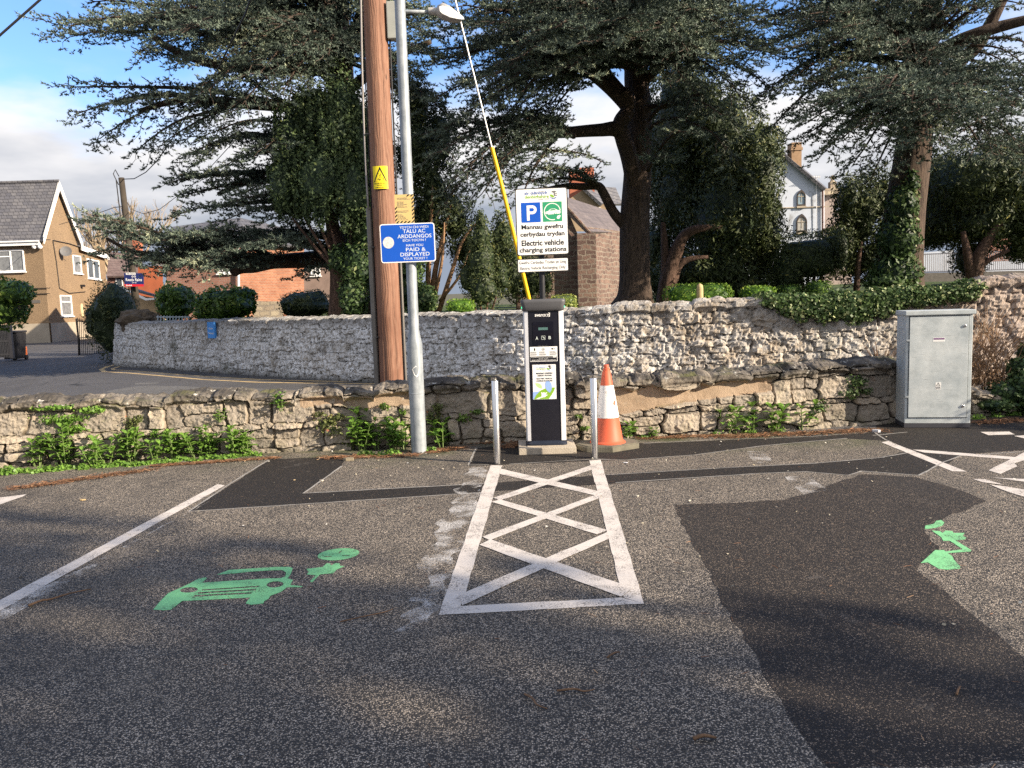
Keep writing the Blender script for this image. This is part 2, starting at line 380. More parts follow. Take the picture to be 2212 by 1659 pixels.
for k, q in enumerate([
    [(355, 1228), (410, 1218), (1050, 1467), (930, 1465)], [(610, 1288), (690, 1290), (1518, 1355), (1560, 1380), (700, 1312)],
    [(1600, 1270), (1600, 1350), (1440, 1400), (1460, 1425), (1330, 1487), (1225, 1458)], [(1100, 1530), (1200, 1530), (1350, 1575), (1180, 1555)],
    [(1240, 1575), (1370, 1590), (1650, 1640), (1650, 1710), (1400, 1640)], [(1265, 1518), (1620, 1535), (1620, 1565)],
    [(1160, 1145), (1400, 1142), (1440, 1165), (1230, 1172)], [(1435, 1178), (1600, 1168), (1600, 1215)]]):
    sheet(bl, c7, q, 0.012+0.002*k, 0.004, seed=20+k, step=0.05)
tag(bl.build('bay_lines', M_LINE), kind='structure')
# ghosts of removed lines
mg = MT('scrubbed_line_residue'); sv_ = mg.vm((1, 1, 0))
gh = mg.math('MULTIPLY', mg.mr(mg.noise(95, 5, 0.75, sv_), 0.42, 0.56), mg.mr(mg.noise(4.5, 5, 0.7, sv_), 0.44, 0.60))
mg.set(mg.mix(mg.noise(40, 3), (0.4, 0.38, 0.36), (0.75, 0.72, 0.68)), 0.8, alpha=gh)
go = MB()
sheet(go, px, [(1020, 1008), (1055, 1006), (1030, 1080), (1000, 1160), (975, 1240), (950, 1320), (930, 1365), (872, 1362), (895, 1310), (915, 1240), (925, 1190), (960, 1110)], 0.0075, 0.06, seed=4, step=0.03)
sheet(go, px, [(430, 1095), (460, 1080), (330, 1150), (100, 1290), (0, 1345), (0, 1318), (200, 1215)], 0.0075, 0.02, seed=9)
sheet(go, d3, [(1180, 815), (1290, 810), (1350, 890), (1230, 900)], 0.0075, 0.02, seed=6)
sheet(go, px, [(1700, 1030), (1750, 1028), (1790, 1060), (1730, 1068)], 0.0075, 0.02, seed=7)
tag(go.build('removed_line_marks', mg.m), kind='structure')
# green charging symbols
def ell(cx, cy, rx, ry, rot=0.0, n=28):
    return [(cx+rx*math.cos(a)*math.cos(rot)-ry*math.sin(a)*math.sin(rot), cy+rx*math.cos(a)*math.sin(rot)+ry*math.sin(a)*math.cos(rot)) for a in [2*math.pi*i/n for i in range(n)]]
def gsh(mb, fn, loops, z, mi=0):
    z = 0.0008+(z-0.004)*0.16
    mb.shape([[tuple(G(*fn(x, y))[:2]) for x, y in L] for L in loops], 0, 0, mi, Matrix.Translation((0, 0, z)))
def slot(x0, y0, x1, y1, h): return [(x0, y0-h), (x1, y1-h), (x1, y1+h), (x0, y0+h)]
gs = MB()
gsh(gs, d4, [[(190, 740), (245, 675), (300, 620), (380, 585), (455, 550), (520, 515), (575, 505), (580, 513), (545, 545), (640, 538), (840, 525), (1020, 513), (1110, 512), (1150, 500), (1155, 470), (1130, 454), (1060, 454), (900, 464), (780, 477), (720, 482), (650, 486), (740, 452), (900, 441), (1080, 430), (1185, 430), (1203, 440), (1190, 480), (1165, 513), (1205, 525), (1185, 560), (1275, 570), (1270, 577), (1160, 578), (1120, 610), (1040, 640), (1030, 660), (995, 680), (990, 695), (900, 705), (862, 695), (870, 680), (897, 652), (480, 674), (400, 677), (320, 740), (270, 745)],
    ell(450, 597, 65, 19, -0.08), ell(1075, 557, 62, 22, -0.08), slot(545, 598, 960, 571, 4), slot(515, 619, 935, 595, 5), slot(485, 641, 905, 619, 5)], 0.010)
gsh(gs, d4, [ell(1535, 338, 152, 42, -0.10), [(1432, 354), (1485, 351), (1485, 356), (1432, 359)], [(1562, 345), (1615, 343), (1615, 348), (1562, 350)], [(1535, 328), (1555, 310), (1562, 312), (1543, 331)]], 0.010)
gsh(gs, d4, [[(1300, 445), (1420, 430), (1450, 403), (1475, 405), (1480, 420), (1515, 402), (1545, 405), (1545, 420), (1580, 425), (1520, 450), (1500, 475), (1400, 485), (1345, 542), (1327, 535), (1370, 490), (1305, 485), (1320, 465)]], 0.010)
gsh(gs, d6, [[(915, 1000), (920, 975), (990, 960), (1010, 935), (1050, 930), (1075, 950), (1060, 975), (1020, 990), (940, 1003)]], 0.010)
gsh(gs, d6, [[(970, 1015), (1040, 1020), (1060, 1035), (1085, 1015), (1140, 1020), (1150, 1035), (1240, 1035), (1225, 1060), (1255, 1075), (1240, 1090), (1165, 1095), (1295, 1175), (1290, 1187), (1100, 1200), (1140, 1225), (1150, 1250), (1205, 1310), (1200, 1328), (1100, 1335), (1030, 1328), (940, 1275), (880, 1282), (900, 1265), (1000, 1175), (1070, 1175), (1085, 1187), (1225, 1168), (1120, 1100), (1065, 1100), (1050, 1070)]], 0.010)
tag(gs.build('green_charging_symbols', M_GREEN), kind='structure')
# double yellow lines and lighter relaid strips on the road
yl = MB()
Y0 = [(880, 829), (800, 829), (700, 828), (560, 826), (440, 820), (350, 812), (280, 806), (225, 803), (219, 798), (232, 792), (258, 786)]
Y1 = [(880, 825), (800, 825), (700, 823.5), (560, 820), (440, 813), (350, 806), (290, 801), (246, 799), (243, 796), (262, 791)]
for L, w in ((Y0, 0.11), (Y1, 0.11)): ribbon(yl, [tuple(G(*p)[:2]) for p in L], w, 0.010, amp=0.01, step=0.3)
tag(yl.build('double_yellow_lines', M_YEL), kind='structure')
rp = MB()
sheet(rp, d1, [(900, 315), (1180, 268), (1330, 262), (2212, 285), (2600, 300), (2600, 340), (1900, 330), (1300, 355)], 0.009, 0.05, seed=2, step=0.3)
sheet(rp, d1, [(1170, 240), (1390, 235), (1350, 250), (1170, 254)], 0.0105, 0.03, seed=3, step=0.3)
tag(rp.build('road_patches', M_ROAD2), kind='structure')
# ------------------------------------------------------------------ rubble walls as displaced meshes
def stone_field(S, Z, smax, zmax, hr, wr, seed):
    """per grid point: distance to joint (0 = in the joint), id value of its stone, and stone height"""
    r = random.Random(seed); seeds = []; z = -0.05
    while z < zmax+0.3:
        h = r.uniform(*hr); s_ = -0.5-r.random()*0.3
        while s_ < smax+0.5:
            w = r.uniform(*wr)*(0.7+h/hr[1]*0.6)
            if h > hr[0]*1.7 and r.random() < 0.3:
                seeds.append((s_+w/2, z+h*0.27, w/2, h*0.26)); seeds.append((s_+w/2+r.uniform(-.2, .2)*w, z+h*0.77, w/2, h*0.26))
            else: seeds.append((s_+w/2, z+h/2+r.uniform(-0.16, 0.16)*h, w/2, h/2))
            s_ += w
        z += h
    sd = np.array(seeds); ids = np.array([r.random() for _ in seeds]); sh = S.shape; Sf, Zf = S.ravel(), Z.ravel()
    F1 = np.empty(Sf.size); F2 = np.empty(Sf.size); I = np.empty(Sf.size, int)
    order = np.argsort(Sf, kind='stable')
    for ch in np.array_split(order, max(1, Sf.size//4000)):
        s0, s1 = Sf[ch].min()-1.2, Sf[ch].max()+1.2; k = np.where((sd[:, 0] > s0) & (sd[:, 0] < s1))[0]
        q = sd[k]; dd = (np.abs((Sf[ch][:, None]-q[:, 0])/q[:, 2])**2.6+np.abs((Zf[ch][:, None]-q[:, 1])/q[:, 3])**2.6)**(1/2.6)
        j = np.argsort(dd, 1)[:, :2]; a = np.arange(len(ch)); F1[ch] = dd[a, j[:, 0]]; F2[ch] = dd[a, j[:, 1]]; I[ch] = k[j[:, 0]]
    return (F2-F1).reshape(sh), ids[I].reshape(sh), F1.reshape(sh)
def wall_mesh(name, path, topf, thick, ds, dz, dispf, colf, mat, base=-0.1, topn=8):
    """path: list of (x,y), camera side on the right hand when walking it left to right"""
    pts = np.array(path, float); seg = np.linalg.norm(np.diff(pts, axis=0), axis=1); cum = np.concatenate([[0], np.cumsum(seg)])
    L = cum[-1]; ns = int(L/ds)+1; s_ = np.linspace(0, L, ns)
    X = np.interp(s_, cum, pts[:, 0]); Y = np.interp(s_, cum, pts[:, 1])
    k = max(1, int(0.5/ds)); ker = np.ones(2*k+1)/(2*k+1)
    Xp = np.convolve(np.pad(X, k, 'edge'), ker, 'valid'); Yp = np.convolve(np.pad(Y, k, 'edge'), ker, 'valid')
    tx, ty = np.gradient(Xp), np.gradient(Yp); tl = np.hypot(tx, ty); tx /= tl; ty /= tl; nx, ny = ty, -tx      # outward to camera side
    top = topf(s_); H = float(top.max()); nz = int((H-base)/dz)+1
    t = np.linspace(0, 1, nz); S, T = np.meshgrid(s_, t, indexing='ij')
    Zf = base+T*(top[:, None]-base)
    d, a1, a2 = dispf(S, Zf, T, L)
    # profile: front face rows, then top rows going back, then one back row at the bottom
    PX = Xp[:, None]+nx[:, None]*d; PY = Yp[:, None]+ny[:, None]*d; PZ = Zf.copy()
    tt = np.linspace(0, 1, topn+1)[1:]; S2, T2 = np.meshgrid(s_, tt, indexing='ij')
    crown = 0.05*np.sin(T2*math.pi)*1.0+(fbm(S2*7, T2*4, 2.0, 5)-0.5)*0.07+(fbm(S2*30, T2*14, 4.0, 9)-0.5)*0.03
    QX = Xp[:, None]-nx[:, None]*T2*thick+nx[:, None]*d[:, -1:]*(1-T2); QY = Yp[:, None]-ny[:, None]*T2*thick+ny[:, None]*d[:, -1:]*(1-T2)
    QZ = top[:, None]+crown
    BX = QX[:, -1:]; BY = QY[:, -1:]; BZ = np.full_like(BX, base)
    VX = np.concatenate([PX, QX, BX], 1); VY = np.concatenate([PY, QY, BY], 1); VZ = np.concatenate([PZ, QZ, BZ], 1)
    A1 = np.concatenate([a1, np.repeat(a1[:, -1:], topn+1, 1)], 1); A2 = np.concatenate([a2, np.full((ns, topn+1), 1.0)], 1)
    n2 = VX.shape[1]; V = np.stack([VX.ravel(), VY.ravel(), VZ.ravel()], 1)
    i, j = np.meshgrid(np.arange(ns-1), np.arange(n2-1), indexing='ij'); q = (i*n2+j).ravel()
    F = np.stack([q, q+n2, q+n2+1, q+1], 1)
    me = bpy.data.meshes.new(name); me.from_pydata(V.tolist(), [], F.tolist()+[list(range(n2)), [(ns-1)*n2+x for x in range(n2)][::-1]])
    for nm, arr in (('stone', A1), ('joint', A2), ('along', np.repeat(s_[:, None], n2, 1))):
        at = me.attributes.new(nm, 'FLOAT', 'POINT'); at.data.foreach_set('value', arr.ravel().astype(np.float32))
    me.polygons.foreach_set('use_smooth', [False]*len(me.polygons)); me.update()
    o = link(name, me, [mat]); o['_len'] = L; del o['_len']
    return o, L

# low rubble wall between car park and road
LW = [G(-420, 1045)[:2], G(-100, 1020)[:2], G(0, 1010)[:2], G(330, 990)[:2], G(620, 978)[:2], G(900, 965)[:2], G(1130, 955)[:2], G(1400, 945)[:2], G(1700, 929)[:2], G(1940, 913)[:2], G(2212, 893)[:2], G(2600, 868)[:2]]
LW = [(p[0], p[1]+0.06) for p in LW]
_lu = [(-420, 893), (0, 868), (300, 862), (640, 850), (800, 840), (900, 835), (1000, 830), (1130, 826), (1240, 822), (1400, 815), (1600, 803), (1700, 797), (1930, 786), (2000, 800), (2100, 850), (2212, 868), (2600, 860)]
def _lowtop():
    ss = []; hh = []; pts = np.array(LW); seg = np.linalg.norm(np.diff(pts, axis=0), axis=1); cum = np.concatenate([[0], np.cumsum(seg)])
    for u, v in _lu:
        best = None
        for i in range(len(pts)-1):
            for f in np.linspace(0, 1, 41):
                p = pts[i]*(1-f)+pts[i+1]*f; d = ray(u, 900); uu = d[0]/d[1]
                e = abs(p[0]/p[1]-uu)
                if best is None or e < best[0]: best = (e, cum[i]+f*seg[i], p)
        s_, p = best[1], best[2]; z = P(u, v, p[1]+0.1)[2]; ss.append(s_); hh.append(z)
    return np.array(ss), np.array(hh)
_ls, _lh = _lowtop()
SX = lambda u: float(np.interp(u, [a for a, b in _lu], _ls))     # photo column -> distance along the low wall
def low_top(s_):
    r = random.Random(3); z = np.interp(s_, _ls, _lh); st = np.zeros_like(s_); a = 0
    while a < s_.max():
        w = r.uniform(0.22, 0.6); h = r.uniform(-0.028, 0.028); k = (s_ >= a) & (s_ < a+w); x = (s_[k]-a)/w
        st[k] = h+0.03*(1-np.abs(2*x-1)**4)-0.02; a += w
    return z+st
def low_disp(S, Z, T, L):
    wob = (fbm(S*1.5, Z*2, 3.0, 8)-0.5)
    j, idv, f1 = stone_field(S+wob*0.10+(fbm(S*9, Z*9, 0, 3)-0.5)*0.045, Z+(fbm(S*3, Z*3, 1, 4)-0.5)*0.09+(fbm(S*9, Z*9, 2, 13)-0.5)*0.03, L, 0.8, (0.06, 0.25), (0.10, 0.46), 21)
    dry = np.clip((S-SX(1230))/1.2, 0, 1)                       # dry gaps on the right, mortared on the left
    jw = 0.10+0.06*(1-dry)
    e = np.clip(j/(jw+0.12), 0, 1); e = e*e*(3-2*e)
    depth = 0.05+0.045*dry
    face = (idv-0.5)*0.075+(fbm(S*6, Z*8, idv*40, 11, 3)-0.5)*0.06+(np.abs(fbm(S*16, Z*18, idv*9, 31, 3)-0.5))*-0.05+(fbm(S*45, Z*50, idv*9, 37, 3)-0.5)*0.018
    d = depth*e+face*e+(1-e)*(fbm(S*22, Z*22, 0, 12)-0.5)*0.02
    # smooth mortar band on top of the middle stretch with cap stones sitting on it
    mo = np.clip((S-SX(1250))/0.25, 0, 1)*np.clip((SX(1690)-S)/0.3, 0, 1); line = 0.31+0.04*np.sin(S*2.1)+0.1*(fbm(S*1.6, 0, 0, 77)-0.5)+np.clip((SX(1400)-S), -1, 1)*-0.06
    mb_ = mo*np.clip((Z-line)/0.03, 0, 1)*np.clip((low_top(S[:, 0])[:, None]-0.07-Z+(fbm(S*3, 0, 0, 5)-.5)*.09)/0.03, 0, 1)
    mo2 = np.clip((S-SX(620))/0.3, 0, 1)*np.clip((SX(905)-S)/0.05, 0, 1)*np.clip((Z-0.46-(fbm(S*2, 0, 0, 6)-.5)*.16)/0.03, 0, 1)*np.clip((low_top(S[:, 0])[:, None]-0.035-Z)/0.02, 0, 1)
    mb_ = np.maximum(mb_, mo2)
    d = d*(1-mb_)+mb_*(0.03+0.06*(0.75-Z)*0+0.012*(fbm(S*8, Z*8, 0, 44)-.5))
    for cu_, cz_, sw_, sh_, am_ in ((1465, .60, .22, .085, .10), (1300, .62, .18, .06, .06), (1570, .63, .26, .05, .05), (1265, .56, .13, .10, .07)):
        q_ = np.clip(1.25-(np.abs((S-SX(cu_))/sw_)**3+np.abs((Z-cz_)/sh_)**3), 0, 1)*5; q_ = np.clip(q_, 0, 1); q_ = q_*q_*(3-2*q_)
        d = d*(1-q_)+q_*(0.05+am_+(fbm(S*14, Z*14, 2, 70)-.5)*.03); mb_ = mb_*(1-q_)
    capz = np.clip((Z-(low_top(S[:, 0])[:, None]-0.085))/0.03, 0, 1)
    d = d+capz*(0.045+0.05*(vnoise(S*3.1, 0, 0, 55)-.4))
    d = d-0.05*T
    return d, idv, np.where(mb_ > 0.5, 2.0, e)
m = MT('low_wall_stone')
st = m.attr('stone'); jt = m.attr('joint'); al = m.attr('along')
nn = m.noise(7, 6, 0.65); n2_ = m.noise(40, 4, 0.7); zz = m.n('ShaderNodeSeparateXYZ'); m.l(m.co(), zz.inputs[0])
base_c = m.mix(m.mr(st, 0, 1), (0.17, 0.145, 0.115), (0.42, 0.35, 0.265)); base_c = m.mix(m.mr(nn, 0.35, 0.65), m.mix(0.55, base_c, (0.22, 0.2, 0.18)), base_c)
base_c = m.mix(m.mr(n2_, 0.5, 0.75, 0, 0.45), base_c, (0.50, 0.45, 0.37))
base_c = m.mix(m.math('MULTIPLY', m.mr(m.vor(3.0), 0.15, 0.0, 0, 1), 0.3), base_c, (0.45, 0.25, 0.16))
joint_c = m.mix(m.mr(al, SX(1150), SX(1300)), m.mix(m.mr(nn, 0.4, 0.6), (0.07, 0.055, 0.035), (0.26, 0.21, 0.15)), (0.02, 0.016, 0.013))
col = m.mix(m.mr(jt, 0.75, 0.15), base_c, joint_c)
col = m.mix(m.mr(jt, 1.4, 1.6), col, m.mix(m.mr(m.noise(4, 5, 0.6), 0.35, 0.65), (0.27, 0.195, 0.13), (0.38, 0.285, 0.20)))
geo = m.n('ShaderNodeNewGeometry'); ns_ = m.n('ShaderNodeSeparateXYZ'); m.l(geo.outputs['True Normal'], ns_.inputs[0])
capm = m.math('MULTIPLY', m.mr(m.math('ADD', zz.outputs[2], m.math('MULTIPLY', m.math('SUBTRACT', nn, 0.5), 0.3)), 0.53, 0.66), m.mr(jt, 1.6, 1.3))
col = m.mix(m.math('MULTIPLY', capm, m.mr(m.noise(3, 5, 0.7), 0.36, 0.52, 0.35, 0.93)), col, (0.04, 0.036, 0.032))      # black lichen on the coping
col = m.mix(m.math('MULTIPLY', m.mr(m.noise(11, 5, 0.75), 0.6, 0.66), m.mr(zz.outputs[2], 0.45, 0.65, 0.15, 0.9)), col, (0.55, 0.53, 0.47))  # pale lichen
col = m.mix(m.math('MULTIPLY', m.mr(ns_.outputs[2], 0.1, 0.7), m.mr(m.noise(2.2, 4, 0.7), 0.55, 0.68, 0, 0.6)), col, (0.10, 0.105, 0.02))   # moss
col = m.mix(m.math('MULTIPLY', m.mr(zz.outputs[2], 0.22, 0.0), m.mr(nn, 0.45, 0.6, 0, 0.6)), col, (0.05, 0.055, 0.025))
m.set(col, 0.9).bump(m.math('ADD', m.noise(55, 6, 0.75), m.math('MULTIPLY', m.noise(150, 3, 0.6), 0.4)), 0.8, 0.012)
M_LOWWALL = m.m
lw, _ = wall_mesh('rubble_wall', LW, low_top, 0.42, 0.0115, 0.0105, low_disp, None, M_LOWWALL, base=-0.05, topn=12)
tag(lw, 'low rough limestone rubble wall with dark lichened coping along the car park edge', 'stone wall')

# churchyard wall
CWu = [(-40, 0, 0)]
def cwp(u, y): p = P(u, 700, y); return (p[0], p[1])
CW = [(-13.4, 27.5), cwp(251, 24.0), cwp(262, 23.2), cwp(330, 22.0), cwp(440, 20.3), cwp(560, 18.6), cwp(680, 17.2), cwp(800, 16.1), cwp(950, 15.0), cwp(1100, 14.2), cwp(1300, 13.6), cwp(1600, 13.2), cwp(1900, 12.9), cwp(2212, 12.6), cwp(2600, 12.3)]
_ct = [(251, 697), (330, 699), (500, 692), (640, 690), (800, 686), (950, 681), (1120, 676), (1240, 672), (1330, 662), (1480, 655), (1650, 648), (1700, 658), (1850, 655), (1950, 640), (2040, 640), (2090, 622), (2120, 606), (2212, 602), (2600, 590)]
_cp = np.array(CW); _cg = np.linalg.norm(np.diff(_cp, axis=0), axis=1); _cc = np.concatenate([[0], np.cumsum(_cg)])
_cs = []; _chh = []
for u, v in _ct:
    d = ray(u, 700); uu = d[0]/d[1]; best = (9, 0, None)
    for i in range(1, len(_cp)-1):
        for f in np.linspace(0, 1, 41):
            p = _cp[i]*(1-f)+_cp[i+1]*f; e = abs(p[0]/p[1]-uu)
            if e < best[0]: best = (e, _cc[i]+f*_cg[i], p)
    _cs.append(best[1]); _chh.append(P(u, v, best[2][1])[2])
_cs[0] = 0.0
CX = lambda u: float(np.interp(u, [a for a, b in _ct], _cs))
CWXY = lambda s_: (float(np.interp(s_, _cc, _cp[:, 0])), float(np.interp(s_, _cc, _cp[:, 1])))
def ch_top(s_):
    z = np.interp(s_, _cs, _chh); r = random.Random(9); st = np.zeros_like(s_); a = 0; s0 = CX(1230)
    while a < s_.max():
        w = r.uniform(0.35, 0.8); h = r.uniform(-0.03, 0.03); k = (s_ >= a) & (s_ < a+w); x = (s_[k]-a)/w
        st[k] = (h+0.03*(1-np.abs(2*x-1)**6)-0.02)*(1.0 if a > s0 else 0.35); a += w
    return z+st
def ch_disp(S, Z, T, L):
    rt = np.clip((S-CX(1000))/3.0, 0, 1)
    j, idv, f1 = stone_field(S+(fbm(S*6, Z*6, 0, 3)-.5)*0.10, Z+(fbm(S*6, Z*6, 5, 4)-.5)*0.09, L, 1.8, (0.08, 0.22), (0.14, 0.42), 5)
    e = np.clip(j/0.28, 0, 1)
    rough = (fbm(S*9, Z*10, 3, 61, 5)-0.5); ridged = np.abs(fbm(S*13, Z*14, 8, 91, 4)-0.5)*2
    d = e*0.05+(idv-.5)*0.05+rough*(0.045+0.035*rt)-ridged*(0.03+0.015*rt)+(fbm(S*34, Z*36, 8, 95, 3)-.5)*.035*rt
    cz = np.clip((Z-(ch_top(S[:, 0])[:, None]-0.13))/0.03, 0, 1)*np.clip((S-CX(1230))/0.3, 0, 1)
    d = d*(1-cz*0.6)+cz*0.07
    d = d+0.14*(1-T)
    return d, idv, np.clip(e*0.7+0.3-ridged*0.5+rough*0.8, 0, 1)
m = MT('churchyard_wall_stone')
st = m.attr('stone'); jt = m.attr('joint'); al = m.attr('along'); zz = m.n('ShaderNodeSeparateXYZ'); m.l(m.co(), zz.inputs[0])
nn = m.noise(2.2, 6, 0.7); fn_ = m.noise(14, 6, 0.75); big = m.noise(0.7, 4, 0.6)
rt = m.mr(m.math('ADD', al, m.math('MULTIPLY', m.math('SUBTRACT', big, 0.5), 4.0)), CX(1050), CX(1500))
stone_c = m.mix(st, (0.16, 0.145, 0.125), (0.36, 0.33, 0.29)); stone_w = m.mix(st, (0.19, 0.15, 0.11), (0.40, 0.33, 0.25)); stone_w = m.mix(m.mr(nn, 0.45, 0.65, 0, 0.7), stone_w, (0.50, 0.48, 0.45))
col = m.mix(rt, stone_c, stone_w)
lime = m.math('MULTIPLY', m.math('MULTIPLY', m.mr(fn_, 0.41, 0.52), m.mr(nn, 0.30, 0.50)), m.mr(rt, 0, 1, 1.0, 0.26))
col = m.mix(lime, col, m.mix(m.mr(fn_, 0.4, 0.7), (0.52, 0.53, 0.54), (0.84, 0.84, 0.84)))
col = m.mix(m.mr(jt, 0.42, 0.12, 0, 0.9), col, (0.06, 0.05, 0.04))
red = m.mr(al, CX(1900), CX(2120)); col = m.mix(m.math('MULTIPLY', red, 0.6), col, m.mix(fn_, (0.24, 0.16, 0.12), (0.42, 0.31, 0.25)))
topm = m.mr(m.math('ADD', zz.outputs[2], m.math('MULTIPLY', m.math('SUBTRACT', nn, 0.5), 0.35)), 1.10, 1.22)
col = m.mix(m.math('MULTIPLY', topm, m.mr(rt, 0, 0.5, 0.55, 0.12)), col, (0.13, 0.115, 0.10))
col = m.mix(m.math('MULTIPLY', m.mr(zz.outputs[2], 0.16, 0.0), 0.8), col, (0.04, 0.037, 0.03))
col = m.mix(m.math('MULTIPLY', m.mr(m.noise(1.5, 5, 0.75), 0.56, 0.7, 0, 0.6), 1.0), col, (0.07, 0.075, 0.05))
m.set(col, 0.9).bump(m.math('ADD', fn_, m.math('MULTIPLY', m.noise(40, 4, 0.7), 0.5)), 0.9, 0.03)
cw, _ = wall_mesh('churchyard_wall', CW, ch_top, 0.5, 0.03, 0.028, ch_disp, None, m.m, base=-0.05, topn=6)
tag(cw, 'long rough flaking limewashed stone wall curving round the raised churchyard behind the telegraph pole', 'stone wall')

# raised churchyard: grass terrace behind the wall
mgz = MT('grass_ground'); mgz.set(mgz.mix(mgz.mr(mgz.noise(1.2, 6, 0.7), 0.3, 0.7), (0.035, 0.055, 0.012), (0.085, 0.12, 0.022)), 0.95).bump(mgz.noise(30, 5, 0.8), 1.0, 0.05)
cy = MB(); ins = []
for s_ in np.linspace(0.3, _cc[-1]-0.1, 40):
    x, y = CWXY(s_); x2, y2 = CWXY(min(s_+0.3, _cc[-1])); t = Vector((x2-x, y2-y, 0)).normalized(); nrm = Vector((-t.y, t.x, 0))
    zt = float(np.interp(s_, _cs, _chh)); ins.append((x+nrm.x*0.42, y+nrm.y*0.42, zt-0.13))
rows = [ins]
for k, f in enumerate((0.05, 0.15, 0.35, 0.65, 1.0)):
    rows.append([(x*(1+1.6*f)+(4 if x > 0 else 0)*f, y+f*62, z*(1-f)+f*(1.25+0.9*max(0, x)/9)+0.08*math.sin(x*1.3+k)) for x, y, z in ins])
vs = [p for r_ in rows for p in r_]; n = len(ins)
cy.add(vs, [[i*n+j, i*n+j+1, (i+1)*n+j+1, (i+1)*n+j] for i in range(len(rows)-1) for j in range(n-1)])
tag(cy.build('churchyard_ground', mgz.m, smooth=True), kind='structure')
def yard_z(u): return float(np.interp(u, [a for a, b in _ct], _chh))-0.13
hl = MB(); hv = []
for i in range(41):
    x = -260+i*13
    for k, (y, zb) in enumerate(((120, 0.5), (170, 9), (230, 17), (330, 20))): hv.append((x*(1+k*0.3), y, zb*(0.75+0.5*float(vnoise(i*0.35, k, 0, 2)))*(0.2 if x < -10 else 0.2)))
hl.add(hv, [[i*4+k, (i+1)*4+k, (i+1)*4+k+1, i*4+k+1] for i in range(40) for k in range(3)])
mh = MT('hill_scrub'); mh.set(mh.mix(mh.noise(0.15, 6, 0.7), (0.05, 0.06, 0.03), (0.14, 0.12, 0.08)), 1.0)
tag(hl.build('hills', mh.m, smooth=True), kind='structure')
# ------------------------------------------------------------------ street furniture
M_GALV = MT('galvanised_steel'); _n = M_GALV.noise(9, 5, 0.65); _s = M_GALV.noise(4, 5, 0.7, M_GALV.vm((6, 6, 0.6)))
M_GALV.set(M_GALV.mix(M_GALV.mr(M_GALV.math('ADD', _n, _s), 0.8, 1.2), (0.20, 0.225, 0.245), (0.33, 0.355, 0.375)), M_GALV.mr(_n, 0.3, 0.7, 0.5, 0.66), 0.25).bump(_n, 0.1, 0.004); M_GALV = M_GALV.m
M_STEEL = MT('brushed_steel'); M_STEEL.set((0.62, 0.61, 0.60), M_STEEL.mr(M_STEEL.noise(60, 3, 0.6, M_STEEL.vm((8, 8, 0.3))), 0.3, 0.7, 0.18, 0.34), 1.0); M_STEEL = M_STEEL.m
M_PLASTIC = simple('grey_plastic', (0.085, 0.085, 0.09), 0.5, var=0.12); M_CONC = simple('concrete', (0.46, 0.40, 0.32), 0.9, var=0.35, scale=9, bump=0.4)
M_ALU = simple('silver_coated_aluminium', (0.72, 0.72, 0.74), 0.38, 0.25, var=0.04)
M_PANEL = simple('black_gloss_panel', (0.012, 0.012, 0.018), 0.22, var=0.2)
M_SIGNW = simple('white_sign_sheeting', (0.80, 0.79, 0.76), 0.4, var=0.04, scale=3); M_INK = simple('black_lettering', (0.012, 0.012, 0.014), 0.5)
M_BLUE = simple('blue_sign_sheeting', (0.006, 0.085, 0.48), 0.42, var=0.1, scale=3); M_SGRN = simple('green_sign_sheeting', (0.03, 0.29, 0.14), 0.42, var=0.08)
M_LBLUE = simple('blue_logo_ink', (0.03, 0.10, 0.36), 0.5); M_LGRN = simple('green_logo_ink', (0.22, 0.42, 0.03), 0.5); M_LTEAL = simple('pale_blue_ink', (0.28, 0.42, 0.75), 0.5); M_PGRN = simple('pale_green_ink', (0.45, 0.62, 0.28), 0.5)
M_YELLOW = simple('yellow_sign', (0.78, 0.62, 0.02), 0.45, var=0.06); M_SAND = simple('sand_coloured_sign', (0.62, 0.45, 0.18), 0.55, var=0.08)
M_GREYINK = simple('grey_ink', (0.16, 0.16, 0.16), 0.6)

def rrect(w, h, r, n=5, cx=0.0, cy=0.0):
    p = []
    for sx, sy, a0 in ((1, 1, 0), (-1, 1, 90), (-1, -1, 180), (1, -1, 270)):
        for i in range(n+1):
            a = R(a0+90*i/n); p.append((cx+sx*(w/2-r)+r*math.cos(a), cy+sy*(h/2-r)+r*math.sin(a)))
    return p
def sign_frame(TL, TR, BL, BR, y, dz=0.0):
    a, b, c, d = P(*TL, y), P(*TR, y), P(*BL, y), P(*BR, y)
    right = ((b-a)+(d-c)).normalized(); up = ((a-c)+(b-d)).normalized(); o = (a+b+c+d)/4
    return frame(o, right, up), ((b-a).length+(d-c).length)/2, ((a-c).length+(b-d).length)/2

